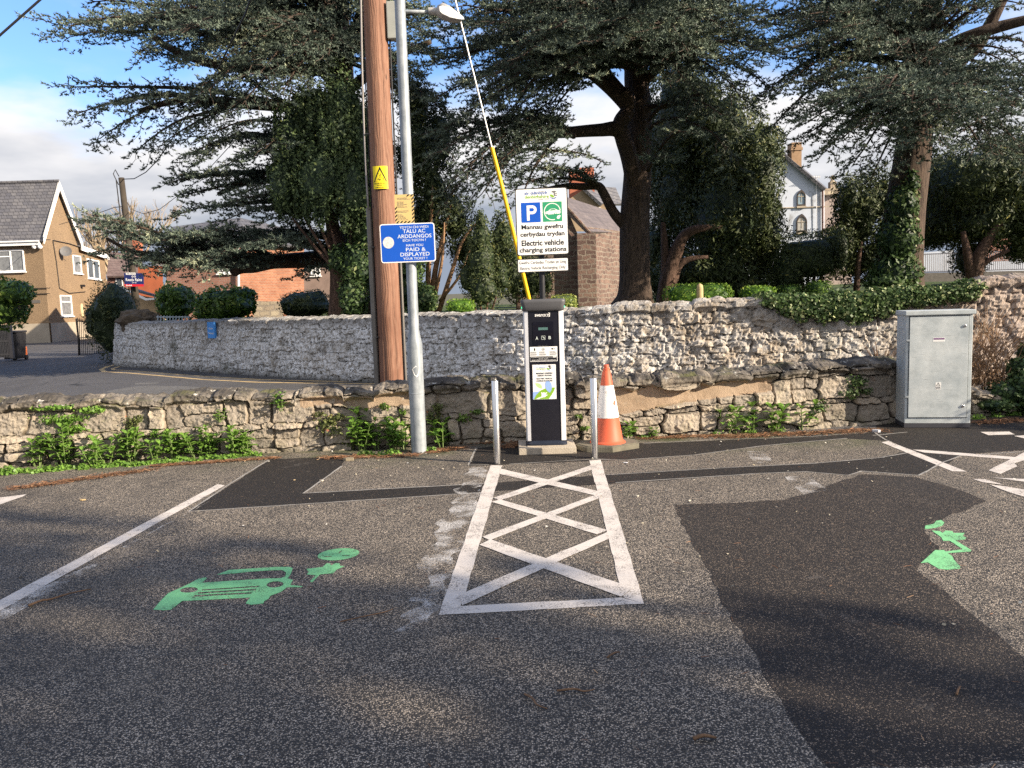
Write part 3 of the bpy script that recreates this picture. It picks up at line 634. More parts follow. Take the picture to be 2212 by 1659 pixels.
# ---- charging post
cb_ = G(1181, 972); CHX, CHY = cb_.x, cb_.y-0.0
pl = MB(); pl.box((0, 0.0, 0.03), (0.58, 0.50, 0.07), bev=0.006)
pl.box((0.02, 0.02, 0.068), (0.44, 0.36, 0.008))
o_ = pl.build('concrete_plinth', M_CONC); o_.location = (CHX, CHY+0.02, 0); tag(o_, 'pale square concrete slab under the black charging post', 'plinth')
ch = thing('charging_post', 'tall black and silver electric vehicle charging post with dark grey cap on a concrete slab', 'charging post', (CHX, CHY+0.02, 0.072), R(-2))
W_, D_, H0, H1 = 0.395, 0.24, 0.045, 1.365
b = MB(); b.prism(rrect(W_-0.02, D_, 0.03), H0, H1); b.build('body', M_PANEL, ch, smooth=True, angle=40)
f = MB()
for sx in (-1, 1):
    cx_ = sx*(W_/2-0.02); b2 = MB()
    b2.prism([(cx_-sx*0.022, -D_/2-0.006), (cx_+sx*0.012, -D_/2-0.003), (cx_+sx*0.026, -D_/2+0.02), (cx_+sx*0.026, D_/2-0.02), (cx_+sx*0.0, D_/2), (cx_-sx*0.022, D_/2-0.02)][::sx], H0, H1)
    b2.build('side_trim', M_ALU, ch)
cp_ = MB()
for i, (z, w, d, r) in enumerate([]): pass
prof = [(H1, 0.405, 0.27), (H1+0.015, 0.425, 0.30), (H1+0.05, 0.43, 0.305), (H1+0.085, 0.45, 0.32), (H1+0.105, 0.45, 0.32), (H1+0.118, 0.435, 0.30), (H1+0.122, 0.38, 0.25)]
vs = []; fs = []; N = 24
for z, w, d in prof: vs += [(x, y, z) for x, y in rrect(w, d, 0.045)]
for i in range(len(prof)-1):
    for k in range(N): fs.append([i*N+k, i*N+(k+1) % N, (i+1)*N+(k+1) % N, (i+1)*N+k])
fs.append([(len(prof)-1)*N+k for k in range(N)]); fs.append(list(range(N))[::-1])
cp_.add(vs, fs); cap_ = cp_.build('cap', M_PLASTIC, ch, smooth=True, angle=50)
M_LEDG = MT('green_status_light').set((0.02, 0.2, 0.08), 0.3, emit=(0.1, 0.9, 0.45), es=0.8).m
for sx in (-1, 1): MB().box((sx*0.213, -0.10, H1+0.04), (0.012, 0.04, 0.02), bev=0.003).build('status_light', M_LEDG, cap_)
ft = MB(); vs = []; fs = []; prof = [(0.0, 0.425, 0.31), (0.018, 0.425, 0.31), (0.032, 0.40, 0.27), (0.05, 0.355, 0.23)]
for z, w, d in prof: vs += [(x, y, z) for x, y in rrect(w, d, 0.06)]
for i in range(len(prof)-1):
    for k in range(N): fs.append([i*N+k, i*N+(k+1) % N, (i+1)*N+(k+1) % N, (i+1)*N+k])
fs.append(list(range(N))[::-1]); fs.append([(len(prof)-1)*N+k for k in range(N)]); ft.add(vs, fs); ft.build('foot', simple('dark_blue_plastic', (0.02, 0.025, 0.04), 0.35), ch, smooth=True, angle=50)
# front face frame: local x right, y up, measured in crop c4 pixels (panel centre at crop x 573..590)
FF = frame((0, -D_/2-0.0005, 0), (1, 0, 0), (0, 0, 1)); PXM = 8.0/1725/2.37/1.8228
def fc(x, y):      # crop4 pixel on the front of the post -> local front coordinates
    xc = 569+(y-180)*0.0245; return ((x-xc)*PXM*0.985, H1-(y-180)*(H1-H0)/1235)
def fbox(x0, y0, x1, y1): a = fc(x0, y0); q = fc(x1, y1); return a[0], q[0], q[1], a[1]
scn = MB(); x0, x1, y0, y1 = fbox(469, 280, 670, 505); scn.prism(rrect(x1-x0, y1-y0, 0.008, cx=(x0+x1)/2, cy=(y0+y1)/2), 0, 0.004, 0, FF); scr = scn.build('control_panel', simple('screen_surround', (0.006, 0.006, 0.012), 0.08), ch)
lc = MB(); x0, x1, y0, y1 = fbox(523, 333, 614, 358); lc.prism([(x0, y0), (x1, y0), (x1, y1), (x0, y1)], 0.004, 0.006, 0, FF); lc.build('display', simple('lcd_glass', (0.08, 0.16, 0.15), 0.2), scr)
lt = MB()
x0, x1, y0, y1 = fbox(497, 418, 522, 448); lt.text('A', x0, x1, y0, y1, 0.005, 0, FF, 0.02)
x0, x1, y0, y1 = fbox(620, 416, 644, 446); lt.text('B', x0, x1, y0, y1, 0.005, 0, FF, 0.02)
x0, x1, y0, y1 = fbox(552, 411, 590, 450); cx_, cy_ = (x0+x1)/2, (y0+y1)/2; ww = x1-x0
lt.shape([rrect(ww, ww, 0.003, cx=cx_, cy=cy_), rrect(ww*0.86, ww*0.86, 0.002, cx=cx_, cy=cy_)], 0.004, 0.0055, 0, FF)
lt.shape([[(cx_-ww*.28, cy_+ww*.25), (cx_-ww*.05, cy_+ww*.28), (cx_+ww*.3, cy_+ww*.02), (cx_+ww*.3, cy_-ww*.28), (cx_+ww*.14, cy_-ww*.3), (cx_+ww*.1, cy_-ww*.02), (cx_-ww*.02, cy_+ww*.05), (cx_-ww*.2, cy_+ww*.12)]], 0.004, 0.0055, 0, FF)
x0, x1, y0, y1 = fbox(520, 501, 608, 509); lt.text('Powered by evolt', x0, x1, y0, y1, 0.005, 1, FF)
lt.build('lettering', [simple('pale_panel_lettering', (0.6, 0.66, 0.62), 0.4), M_GREYINK], scr)
lg = MB(); x0, x1, y0, y1 = fbox(490, 208, 596, 231); lg.text('swarco', x0, x1, y0, y1, 0.001, 0, FF @ Matrix(((1, 0.0, 0, 0), (0, 1, 0, 0), (0, 0, 1, 0), (0, 0, 0, 1))), 0.02)
def fpl(pts): return [fc(x, y) for x, y in pts]
lg.shape([fpl([(598, 208), (612, 208), (616, 219), (612, 231), (598, 231), (602, 227), (609, 227), (611, 219), (609, 212), (602, 212)])], 0.0, 0.001, 0, FF)
lg.shape([fpl([(616, 197), (634, 197), (634, 214), (616, 214), (616, 210), (626, 210), (626, 201), (616, 201)])], 0.0, 0.001, 0, FF)
lg.shape([fpl([(616, 217), (634, 217), (634, 234), (616, 234), (616, 230), (626, 230), (626, 221), (616, 221)])], 0.0, 0.001, 0, FF)
lg.build('maker_logo', M_SIGNW, ch)
# instruction label
il = MB(); x0, x1, y0, y1 = fbox(441, 515, 707, 655); il.prism([(x0, y0), (x1, y0), (x1, y1), (x0, y1)], 0, 0.0012, 0, FF)
x0, x1, y0, y1 = fbox(446, 606, 702, 650); il.prism([(x0, y0), (x1, y0), (x1, y1), (x0, y1)], 0.0012, 0.002, 1, FF)
rr = random.Random(4)
for k, xx in enumerate((446, 531, 630)):
    for row, yy in enumerate((561, 567, 573, 582, 588, 594)):
        x0, x1, y0, y1 = fbox(xx, yy, xx+rr.randint(52, 70), yy+3.4); il.prism([(x0, y0), (x1, y0), (x1, y1), (x0, y1)], 0.0012, 0.0017, 2, FF)
x0, x1, y0, y1 = fbox(480, 528, 494, 552); il.prism([(x0, y0), (x1, y0), (x1, y1), (x0, y1)], 0.0012, 0.002, 1, FF)
il.shape([[fc(*p) for p in ell(569, 539, 14, 14)], [fc(*p) for p in ell(569, 539, 11, 11)]], 0.0012, 0.002, 1, FF); il.shape([fpl([(560, 542), (564, 536), (574, 536), (579, 542)])], 0.0012, 0.002, 1, FF)
il.shape([fpl([(648, 530), (680, 530), (680, 544), (648, 544)]), fpl([(664, 532), (678, 532), (678, 542), (664, 542)])], 0.0012, 0.002, 1, FF)
for st_, x_0, x_1, y_0, y_1 in (('Rhif Adnabod Pwynt Gwefru / Charge Point ID', 455, 655, 611, 619), ('Ffoniwch / Contact', 528, 616, 626, 633), ('020 8515 8444  www.swarco-evconnect.com', 460, 690, 637, 646)):
    x0, x1, y0, y1 = fbox(x_0, y_0, x_1, y_1); il.text(st_, x0, x1, y0, y1, 0.0022, 0, FF, 0.01)
x0, x1, y0, y1 = fbox(661, 609, 697, 619); il.prism([(x0, y0), (x1, y0), (x1, y1), (x0, y1)], 0.002, 0.0026, 0, FF)
il.build('instruction_label', [M_SIGNW, M_INK, M_GREYINK], ch)
# poster
po = MB(); x0, x1, y0, y1 = fbox(465, 685, 697, 1016); po.prism([(x0, y0), (x1, y0), (x1, y1), (x0, y1)], 0, 0.0012, 0, FF); pxc = 12
def pf(L): return [fc(x, y) for x, y in L]
_dx = 4
po.shape([pf([(470, 1014), (470, 945), (520, 940), (575, 925), (520, 970), (483, 1014)])], 0.0012, 0.0015, 4, FF)
po.shape([pf([(480, 1014), (500, 975), (545, 930), (590, 912), (640, 906), (684, 905), (672, 940), (650, 975), (622, 1014)])], 0.0012, 0.002, 1, FF)
po.shape([pf([(493, 858), (520, 860), (545, 872), (557, 890), (556, 915), (535, 910), (510, 895), (498, 880)])], 0.0012, 0.0016, 3, FF)
po.shape([pf([(592, 847), (620, 840), (645, 862), (653, 890), (648, 930), (632, 955), (606, 935), (590, 905), (588, 875)])], 0.002, 0.0024, 4, FF)
po.shape([pf([(500, 1014), (520, 1000), (552, 990), (553, 960), (546, 952), (554, 948), (566, 955), (575, 948), (586, 956), (604, 950), (607, 956), (592, 968), (596, 975), (608, 970), (610, 978), (596, 986), (585, 996), (566, 998), (540, 1004), (528, 1014)])], 0.002, 0.0026, 0, FF)
for st_, x_0, x_1, y_0, y_1, mi in (('MANNAU GWEFRU', 502, 658, 760, 776, 2), ('CERBYD TRYDAN', 512, 650, 782, 797, 2), ('ELECTRIC VEHICLE', 506, 657, 811, 825, 2), ('CHARGE STATIONS', 503, 659, 832, 847, 2), ('sir ddinbych', 504, 590, 705, 717, 4), ('denbighshire', 504, 594, 719, 732, 1), ('County Council', 555, 594, 734, 739, 2)):
    x0, x1, y0, y1 = fbox(x_0, y_0, x_1, y_1); po.text(st_, x0, x1, y0, y1, 0.0026, mi, FF, 0.015)
def council_logo(mb, f_, z, M, s=1.0, ink=2, grn=1, blu=4):      # f_ maps unit square (0..1, 0..1 down) to local coordinates
    L = lambda pts: [f_(x, y) for x, y in pts]
    mb.shape([L([(0.18, 0.20), (0.35, 0.05), (0.6, 0.0), (0.85, 0.08), (0.95, 0.2), (0.7, 0.2), (0.7, 0.32), (0.95, 0.32), (1.0, 0.42), (0.72, 0.42), (0.72, 0.52), (0.98, 0.52), (0.96, 0.62), (0.6, 0.66), (0.52, 0.5), (0.56, 0.3), (0.4, 0.22)])], z, z+0.0006, ink, M)
    mb.shape([L([(0.0, 0.5), (0.2, 0.45), (0.4, 0.5), (0.55, 0.68), (0.7, 0.78), (0.4, 0.82), (0.15, 0.7)])], z, z+0.0006, grn, M)
    mb.shape([L([(0.05, 0.72), (0.25, 0.84), (0.5, 0.9), (0.95, 0.72), (0.8, 0.92), (0.5, 1.0), (0.22, 0.93)])], z, z+0.0006, blu, M)
council_logo(po, lambda x, y: fc(600+50*x, 693+53*y), 0.0014, FF)
po.build('poster', [M_SIGNW, M_LGRN, M_INK, M_PGRN, M_LTEAL], ch)

# ---- bollards
def bollard(u, v, vt, lab):
    g_ = G(u, v); h = P(u-0.4, vt, g_.y)[2]
    o = MB().lathe([(0.0335, -0.01), (0.0335, h-0.004), (0.031, h), (0.0, h)], 28, cap=False).build('bollard', M_STEEL, smooth=True, angle=40); o.location = g_
    return tag(o, lab, 'bollard', 'steel bollards guarding the charging post')
bollard(1074.5, 1001.5, 822, 'slim stainless steel bollard to the left of the charging post')
bollard(1285, 989.6, 816.7, 'slim stainless steel bollard standing in front of the orange traffic cone')

# ---- cone
cg = G(1313, 967); cn = thing('traffic_cone', 'orange and white traffic cone on a dirty black rubber base beside the charging post', 'traffic cone', cg, R(14))
hx = [(0.33*math.cos(R(a))*1.05, 0.27*math.sin(R(a))) for a in (8, 40, 80, 130, 170, 215, 262, 325)]
bs = MB(); bs.prism(hx, 0.0, 0.05); bs.prism([(x*0.93, y*0.93) for x, y in hx], 0.05, 0.058); bs.build('base', simple('dusty_rubber', (0.17, 0.155, 0.115), 0.95, var=0.4, bump=0.3), cn)
mo_ = MT('orange_plastic'); mo_.set(mo_.mix(mo_.mr(mo_.noise(7, 5, 0.7), 0.45, 0.75, 0, 0.5), (0.56, 0.10, 0.045), (0.33, 0.12, 0.075)), 0.55); M_OR = mo_.m
def rz_(z): return 0.155-(0.155-0.032)*(z-0.09)/(0.855-0.09)
bd = MB(); bd.lathe([(0.185, 0.058), (0.185, 0.066), (0.168, 0.075), (rz_(0.09), 0.09), (rz_(0.30), 0.30), (rz_(0.6), 0.6), (rz_(0.80), 0.80), (0.036, 0.805), (0.034, 0.825), (0.027, 0.83), (0.026, 0.86), (0.02, 0.868), (0.0, 0.868)], 36, cap=False)
bdo = bd.build('cone_body', M_OR, cn, smooth=True, angle=35)
mw = MT('scuffed_reflective_sleeve'); mw.set(mw.mix(mw.mr(mw.noise(16, 6, 0.75), 0.56, 0.66), (0.72, 0.70, 0.68), (0.42, 0.36, 0.32)), 0.5)
zz = [0.325+(0.655-0.325)*i/6 for i in range(7)]
MB().lathe([(rz_(z)+0.0045, z) for z in zz], 36, cap=False).build('reflective_sleeve', mw.m, cn, smooth=True)
tr_ = MB(); 
for pts in ([(0, 0.0), (0.012, 0.03), (0.03, 0.032), (0.034, 0.01), (0.022, -0.02), (0.008, -0.018)], [(0.0, 0.035), (0.02, 0.045), (0.04, 0.04), (0.03, 0.034)]):
    for q in (1,):
        vs_ = []
        for dx, dz in pts:
            z = 0.47+dz; a = R(-72)+dx/ rz_(z); vs_.append(((rz_(z)+0.0065)*math.cos(a), (rz_(z)+0.0065)*math.sin(a), z))
        tr_.add(vs_, [list(range(len(pts)))])
tr_.build('torn_patch', M_OR, bdo)

# ---- cabinet
A = G(1953, 924.6); B = G(2098.5, 926); wv = Vector((B.x-A.x, B.y-A.y, 0)); CW_ = wv.length; yaw = math.atan2(wv.y, wv.x)*0.75
CH_ = P(1957, 681, A.y)[2]; CD_ = 0.36
cbn = thing('utility_cabinet', 'tall galvanised steel utility cabinet with scratched locked door beside the low wall', 'cabinet', A, yaw)
mgv = MT('scratched_galvanised_sheet'); a1 = mgv.noise(3.0, 6, 0.7); a2 = mgv.noise(5, 4, 0.7, mgv.n('ShaderNodeMapping').outputs[0] if False else None)
mp = mgv.n('ShaderNodeMapping'); mp.inputs['Rotation'].default_value = (0, R(38), 0); mp.inputs['Scale'].default_value = (1.6, 1, 26); mgv.l(mgv.co(), mp.inputs[0]); scr_ = mgv.noise(2.6, 5, 0.75, mp.outputs[0])
spg = mgv.vor(14, None, 'F1', 'Color'); sg = mgv.n('ShaderNodeSeparateColor'); mgv.l(spg, sg.inputs[0])
cg_ = mgv.mix(mgv.mr(a1, 0.35, 0.65), (0.34, 0.38, 0.39), (0.54, 0.57, 0.57)); cg_ = mgv.mix(mgv.mr(sg.outputs[0], 0, 1, 0, 0.25), cg_, (0.55, 0.6, 0.62))
cg_ = mgv.mix(mgv.math('MULTIPLY', mgv.mr(scr_, 0.60, 0.66), mgv.mr(a1, 0.40, 0.55, 0, 0.75)), cg_, (0.10, 0.12, 0.14)); cg_ = mgv.mix(mgv.math('MULTIPLY', mgv.mr(scr_, 0.40, 0.32), 0.5), cg_, (0.7, 0.72, 0.72))
mgv.set(cg_, mgv.mr(a1, 0.3, 0.7, 0.5, 0.7), 0.25); M_CAB = mgv.m
bb = MB(); bb.box((CW_/2, CD_/2, 0.03), (CW_, CD_, 0.05), 1); bb.box((CW_/2, CD_/2, 0.05+(CH_-0.05)/2), (CW_, CD_, CH_-0.05), bev=0.006)
bb.build('shell', [M_CAB, simple('dark_root_frame', (0.05, 0.05, 0.06), 0.7)], cbn)
MB().box((CW_/2+0.002, CD_/2-0.008, CH_+0.022), (CW_+0.035, CD_+0.04, 0.05), bev=0.006).build('lid', M_CAB, cbn)
PXC = 8.94/1725/2.074/1.8228
def cc_(x, y): return (x+(y-190)*.022-557)/562*CW_, CH_-(y-190)*PXC*0.995
dr = MB(); x0, z1 = cc_(580, 205); x1, z0 = cc_(1085, 1024)
x0, x1 = 0.035, CW_-0.045
def ring(mb, x0, x1, z0, z1, t, y0, y1, mi):
    mb.box(((x0+x1)/2, (y0+y1)/2, z1-t/2), (x1-x0, abs(y1-y0), t), mi); mb.box(((x0+x1)/2, (y0+y1)/2, z0+t/2), (x1-x0, abs(y1-y0), t), mi)
    mb.box((x0+t/2, (y0+y1)/2, (z0+z1)/2), (t, abs(y1-y0), z1-z0-2*t), mi); mb.box((x1-t/2, (y0+y1)/2, (z0+z1)/2), (t, abs(y1-y0), z1-z0-2*t), mi)
dr.box(((x0+x1)/2, -0.007, (z0+z1)/2), (x1-x0, 0.012, z1-z0), bev=0.003)
ring(dr, x0-0.007, x1+0.007, z0-0.007, z1+0.007, 0.006, -0.002, 0.0, 1)
door = dr.build('door', [M_CAB, simple('dark_door_gap', (0.02, 0.025, 0.03), 0.8)], cbn)
FD = frame((0, -0.013, 0), (1, 0, 0), (0, 0, 1))
for x, y in ((1045, 286), (1030, 933)):
    X, Z = cc_(x, y); lk = MB(); lk.lathe([(0.017, 0.0), (0.017, 0.004), (0.013, 0.007), (0.013, 0.009)], 20, 0, FD @ Matrix.Translation((X, Z, 0))); lk.lathe([(0.007, 0.009), (0.007, 0.0105)], 10, 1, FD @ Matrix.Translation((X, Z, 0))); lk.build('lock', [M_STEEL, M_BLACK], door)
for x, y in ((560, 395), (558, 855)):
    X, Z = cc_(x, y); MB().box((0.017, -0.006, Z), (0.034, 0.016, 0.022), bev=0.003).build('hinge', M_GALV, cbn)
lb = MB(); X, Z = cc_(829, 392); w = 88*PXC; h = 32*PXC; lb.prism([(X-w/2, Z-h/2), (X+w/2, Z-h/2), (X+w/2, Z+h/2), (X-w/2, Z+h/2)], 0, 0.001, 0, FD); lb.prism([(X-w/2*.9, Z), (X+w/2*.94, Z), (X+w/2*.94, Z+h*.42), (X-w/2*.9, Z+h*.42)], 0.001, 0.0015, 1, FD)
lb.build('asset_label', [M_SIGNW, simple('purple_ink', (0.2, 0.1, 0.22), 0.5)], door)
lb = MB(); X, Z = cc_(824, 767); w = 40*PXC; h = 58*PXC; lb.prism([(X-w/2, Z-h/2), (X+w/2, Z-h/2), (X+w/2, Z+h/2), (X-w/2, Z+h/2)], 0, 0.001, 0, FD)
t_ = w*0.42; zc = Z+h*0.22
lb.shape([[(X-t_, zc-t_*.75), (X+t_, zc-t_*.75), (X, zc+t_*.9)], [(X-t_*.72, zc-t_*.58), (X+t_*.72, zc-t_*.58), (X, zc+t_*.6)]], 0.001, 0.0015, 1, FD); lb.text('DANGER', X-t_, X+t_, Z-h*.24, Z-h*.10, 0.0015, 1, FD, 0.01); lb.text('400 VOLTS', X-t_, X+t_, Z-h*.42, Z-h*.30, 0.0015, 1, FD, 0.01)
lb.shape([[(X-t_*.05, zc+t_*.4), (X+t_*.12, zc+t_*.4), (X+t_*.02, zc), (X+t_*.15, zc), (X-t_*.1, zc-t_*.5), (X-t_*.02, zc-t_*.1), (X-t_*.14, zc-t_*.1)]], 0.001, 0.0015, 1, FD)
lb.build('warning_label', [M_SIGNW, M_INK], door)

# ---- big sign on black post behind the charger
YS = CHY+0.30
ps = thing('charging_bay_sign', 'white parking and electric vehicle charging sign with two plates on a black post', 'sign', (P(1174, 700, YS)[0], YS+0.05, 0))
pst = MB(); pst.lathe([(0.03, -0.1), (0.03, 2.60), (0.0, 2.605)], 20, cap=False); pst.build('post', M_BLACK, ps, smooth=True, angle=40)
def in_parent(M, par): return Matrix.Translation(-Vector(par.location)) @ M
F1, w, h = sign_frame((1112, 407.7), (1226, 403.8), (1117, 553.9), (1229, 549), YS-0.01); F1 = in_parent(F1, ps)
def s3(x, y):   # crop c3 pixel -> local plate coordinates (unskewed)
    tl, tr2, bl_, br = np.array((628, 258.)), np.array((1203, 238.)), np.array((655, 995.)), np.array((1218, 970.))
    u, v = 0.5, 0.5
    for _ in range(12):
        p = tl*(1-u)*(1-v)+tr2*u*(1-v)+bl_*(1-u)*v+br*u*v; e = np.array((x, y))-p
        du = (tr2-tl)*(1-v)+(br-bl_)*v; dv = (bl_-tl)*(1-u)+(br-tr2)*u; s = np.linalg.solve(np.stack([du, dv], 1), e); u += s[0]; v += s[1]
    return ((u-0.5)*w, (0.5-v)*h)
def box3(x0, y0, x1, y1):
    a = s3((x0+x1)/2, (y0+y1)/2); wx = (x1-x0)/569*w; hy = (y1-y0)/735*h; return a[0]-wx/2, a[0]+wx/2, a[1]-hy/2, a[1]+hy/2
pb = MB(); pb.prism(rrect(w, h, 0.022), -0.012, 0.0, 1, F1); pb.prism(rrect(w-0.02, h-0.02, 0.02), 0.0, 0.001, 0, F1)
a = box3(698, 407, 909, 624); pb.prism(rrect(a[1]-a[0], a[3]-a[2], 0.008, cx=(a[0]+a[1])/2, cy=(a[2]+a[3])/2), 0.001, 0.0016, 2, F1)
a = box3(933, 398, 1143, 614); pb.prism(rrect(a[1]-a[0], a[3]-a[2], 0.003, cx=(a[0]+a[1])/2, cy=(a[2]+a[3])/2), 0.001, 0.0016, 3, F1)
a = box3(760, 438, 868, 603); px0, px1, py0, py1 = a; t = (px1-px0)*0.27; hh = py1-py0; ww = px1-px0; rb = hh*0.29; cxb = px1-rb; cyb = py1-rb
arc = [(cxb+rb*math.cos(R(q)), cyb+rb*math.sin(R(q))) for q in range(90, -91, -15)]; arci = [(cxb+(rb-t)*math.cos(R(q)), cyb+(rb-t)*math.sin(R(q))) for q in range(90, -91, -15)]
pb.shape([[(px0, py0), (px0, py1)]+arc+[(px0+t, cyb-rb), (px0+t, py0)], [(px0+t, py1-t)]+arci+[(px0+t, cyb-rb+t)]], 0.0016, 0.0024, 0, F1)
plate = pb.build('sign_plate', [M_SIGNW, M_BLACK, M_BLUE, M_SGRN], ps)
ic = MB(); q = lambda L: [s3(x, y) for x, y in L]
ring_o = [(1038+92*math.cos(R(a_)), 505-94*math.sin(R(a_))) for a_ in range(8, 292, 8)]; ring_i = [(1038+83*math.cos(R(a_)), 505-85*math.sin(R(a_))) for a_ in range(8, 292, 8)][::-1]
ic.shape([q(ring_o+ring_i)], 0.0016, 0.0022, 0, F1)
ic.shape([q([(960, 525), (965, 508), (995, 498), (1012, 480), (1035, 473), (1065, 473), (1095, 488), (1118, 490), (1128, 505), (1125, 525), (1088, 530), (1085, 520), (1072, 512), (1060, 520), (1056, 533), (992, 538), (988, 522), (978, 515), (966, 522), (964, 532)]), q([(1008, 496), (1018, 484), (1035, 478), (1062, 478), (1082, 490)])], 0.0022, 0.0028, 0, F1)
for cx_ in (977, 1074): ic.shape([q(ell(cx_, 524 if cx_ < 1000 else 520, 10, 10))], 0.0022, 0.0028, 0, F1)
ic.shape([q([(1085, 575), (1088, 558), (1098, 548), (1112, 545), (1112, 538), (1118, 540), (1120, 550), (1130, 546), (1134, 551), (1122, 560), (1120, 575), (1108, 584), (1095, 584)])], 0.0022, 0.0028, 0, F1)
ic.build('electric_car_symbol', [M_SIGNW], plate)
lt = MB()
for st_, x_0, y_0, x_1, y_1, mi, bo in (('Mannau gwefru', 702, 643, 1154, 708, 0, .025), ('cerbydau trydan', 689, 722, 1170, 788, 0, .025), ('Electric vehicle', 702, 812, 1163, 875, 0, .025), ('charging stations', 679, 893, 1191, 960, 0, .025),
    ('sir ddinbych', 737, 286, 983, 330, 1, .02), ('denbighshire', 739, 325, 1000, 372, 2, .02), ('County Council', 884, 362, 1001, 378, 3, 0), ('Cyngor', 902, 278, 958, 291, 3, 0)):
    a = box3(x_0, y_0, x_1, y_1); lt.text(st_, a[0], a[1], a[2], a[3], 0.0018, mi, F1, bo)
council_logo(lt, lambda x, y: s3(1008+86*x, 277+92*y), 0.0012, F1, ink=3, grn=2, blu=1)
lt.build('lettering', [M_INK, M_LBLUE, M_LGRN, M_GREYINK], plate)
F2, w, h = sign_frame((1117.7, 560), (1228, 555.8), (1118, 589.6), (1228.5, 585), YS-0.01); F2 = in_parent(F2, ps)
p2 = MB(); p2.prism(rrect(w, h, 0.012), -0.012, 0.0, 1, F2); p2.prism(rrect(w-0.016, h-0.016, 0.01), 0.0, 0.001, 0, F2)
pl2 = p2.build('sub_plate', [M_SIGNW, M_BLACK], ps)
l2 = MB(); l2.text('Gwefru Cerbydau Trydan yn Unig', -w*.465, w*.455, h*.04, h*.33, 0.0015, 0, F2, 0.008); l2.text('Electric Vehicle Recharging Only', -w*.455, w*.44, -h*.37, -h*.08, 0.0015, 0, F2, 0.008); l2.build('lettering', [M_INK], pl2)

# ---- steel column with signs
cgc = G(905.5, 977); YC = cgc.y
col = thing('steel_column', 'tall grey galvanised steel column carrying the blue car park ticket sign', 'lighting column', cgc)
zs = P(898, 745, YC)[2]; zt = P(895, 729, YC)[2]; r0, r1 = 0.079, 0.053
MB().lathe([(r0, -0.05), (r0, 0.62), (r0+0.0025, 0.622), (r0+0.0025, 0.628), (r0, 0.63), (r0, zs), (r0-0.006, zs+0.04), (r1+0.006, zt+0.03), (r1, zt+0.09), (r1, 6.6), (0.0, 6.62)], 32, cap=False).build('column_shaft', M_GALV, col, smooth=True, angle=40)
bt = MB(); vs = []; q_ = [(0.0, 0.045), (0.034, 0.0), (0.022, -0.055), (0.004, -0.075), (-0.02, -0.05), (-0.038, 0.005), (-0.018, 0.03)]
for dx, dz in q_:
    a = R(-80)+dx/r0; vs.append(((r0+0.0015)*math.cos(a), (r0+0.0015)*math.sin(a), P(899, 798, YC)[2]+dz))
bt.add(vs, [list(range(len(q_)))]); bt.build('paper_sticker', M_SIGNW, col)
YB = YC-0.075
F3, w, h = sign_frame((819.5, 485), (938, 480), (823.8, 568.5), (941.8, 564.6), YB)
bs_ = thing('ticket_sign', 'bilingual blue pay and display reminder sign with white lettering and a blank round sticker', 'sign', F3.translation); F3l = in_parent(F3, bs_)
mb = MB(); mb.prism(rrect(w, h, 0.028), -0.008, 0, 0, F3l); mb.prism(rrect(w-0.02, h-0.02, 0.02), 0, 0.001, 1, F3l); bpl = mb.build('sign_plate', [M_SIGNW, M_BLUE], bs_)
def bx8(x0, y0, x1, y1):      # crop 8b: (offset 1450,600; scale 3.687)
    def one(x, y):
        tl, tr2, bl_, br = np.array((160, 1050.)), np.array((960, 1010.)), np.array((192, 1615.)), np.array((985, 1585.)); u = v = 0.5
        for _ in range(12):
            p = tl*(1-u)*(1-v)+tr2*u*(1-v)+bl_*(1-u)*v+br*u*v; e = np.array((x, y))-p
            du = (tr2-tl)*(1-v)+(br-bl_)*v; dv = (bl_-tl)*(1-u)+(br-tr2)*u; s = np.linalg.solve(np.stack([du, dv], 1), e); u += s[0]; v += s[1]
        return ((u-0.5)*w, (0.5-v)*h)
    c = one((x0+x1)/2, (y0+y1)/2); return c[0]-(x1-x0)/795*w/2, c[0]+(x1-x0)/795*w/2, c[1]-(y1-y0)/570*h/2, c[1]+(y1-y0)/570*h/2
mb = MB()
for st_, a_ in (('YDYCH CHI WEDI', (455, 1065, 873, 1100)), ('TALU AC', (503, 1112, 828, 1168)), ('ARDDANGOS', (425, 1186, 918, 1242)), ('EICH TOCYN ?', (503, 1257, 838, 1292)), ('HAVE YOU', (552, 1330, 798, 1365)), ('PAID & ', (548, 1382, 835, 1435)), ('DISPLAYED', (468, 1452, 893, 1508)), ('YOUR TICKET ?', (510, 1525, 860, 1560))):
    a = bx8(*a_); mb.text(st_, a[0], a[1], a[2], a[3], 0.0018, 0, F3l, 0.012)
mb.build('lettering', [simple('pale_blue_white_lettering', (0.62, 0.68, 0.78), 0.5)], bpl)
a = bx8(213, 1228, 375, 1400); MB().prism([((a[0]+a[1])/2+(a[1]-a[0])/2*math.cos(R(k*12)), (a[2]+a[3])/2+(a[3]-a[2])/2*math.sin(R(k*12))) for k in range(30)], 0.001, 0.002, 0, F3l).build('round_sticker', [simple('weathered_white_vinyl', (0.72, 0.71, 0.7), 0.6, var=0.5, scale=40, col2=(0.45, 0.44, 0.42))], bpl)
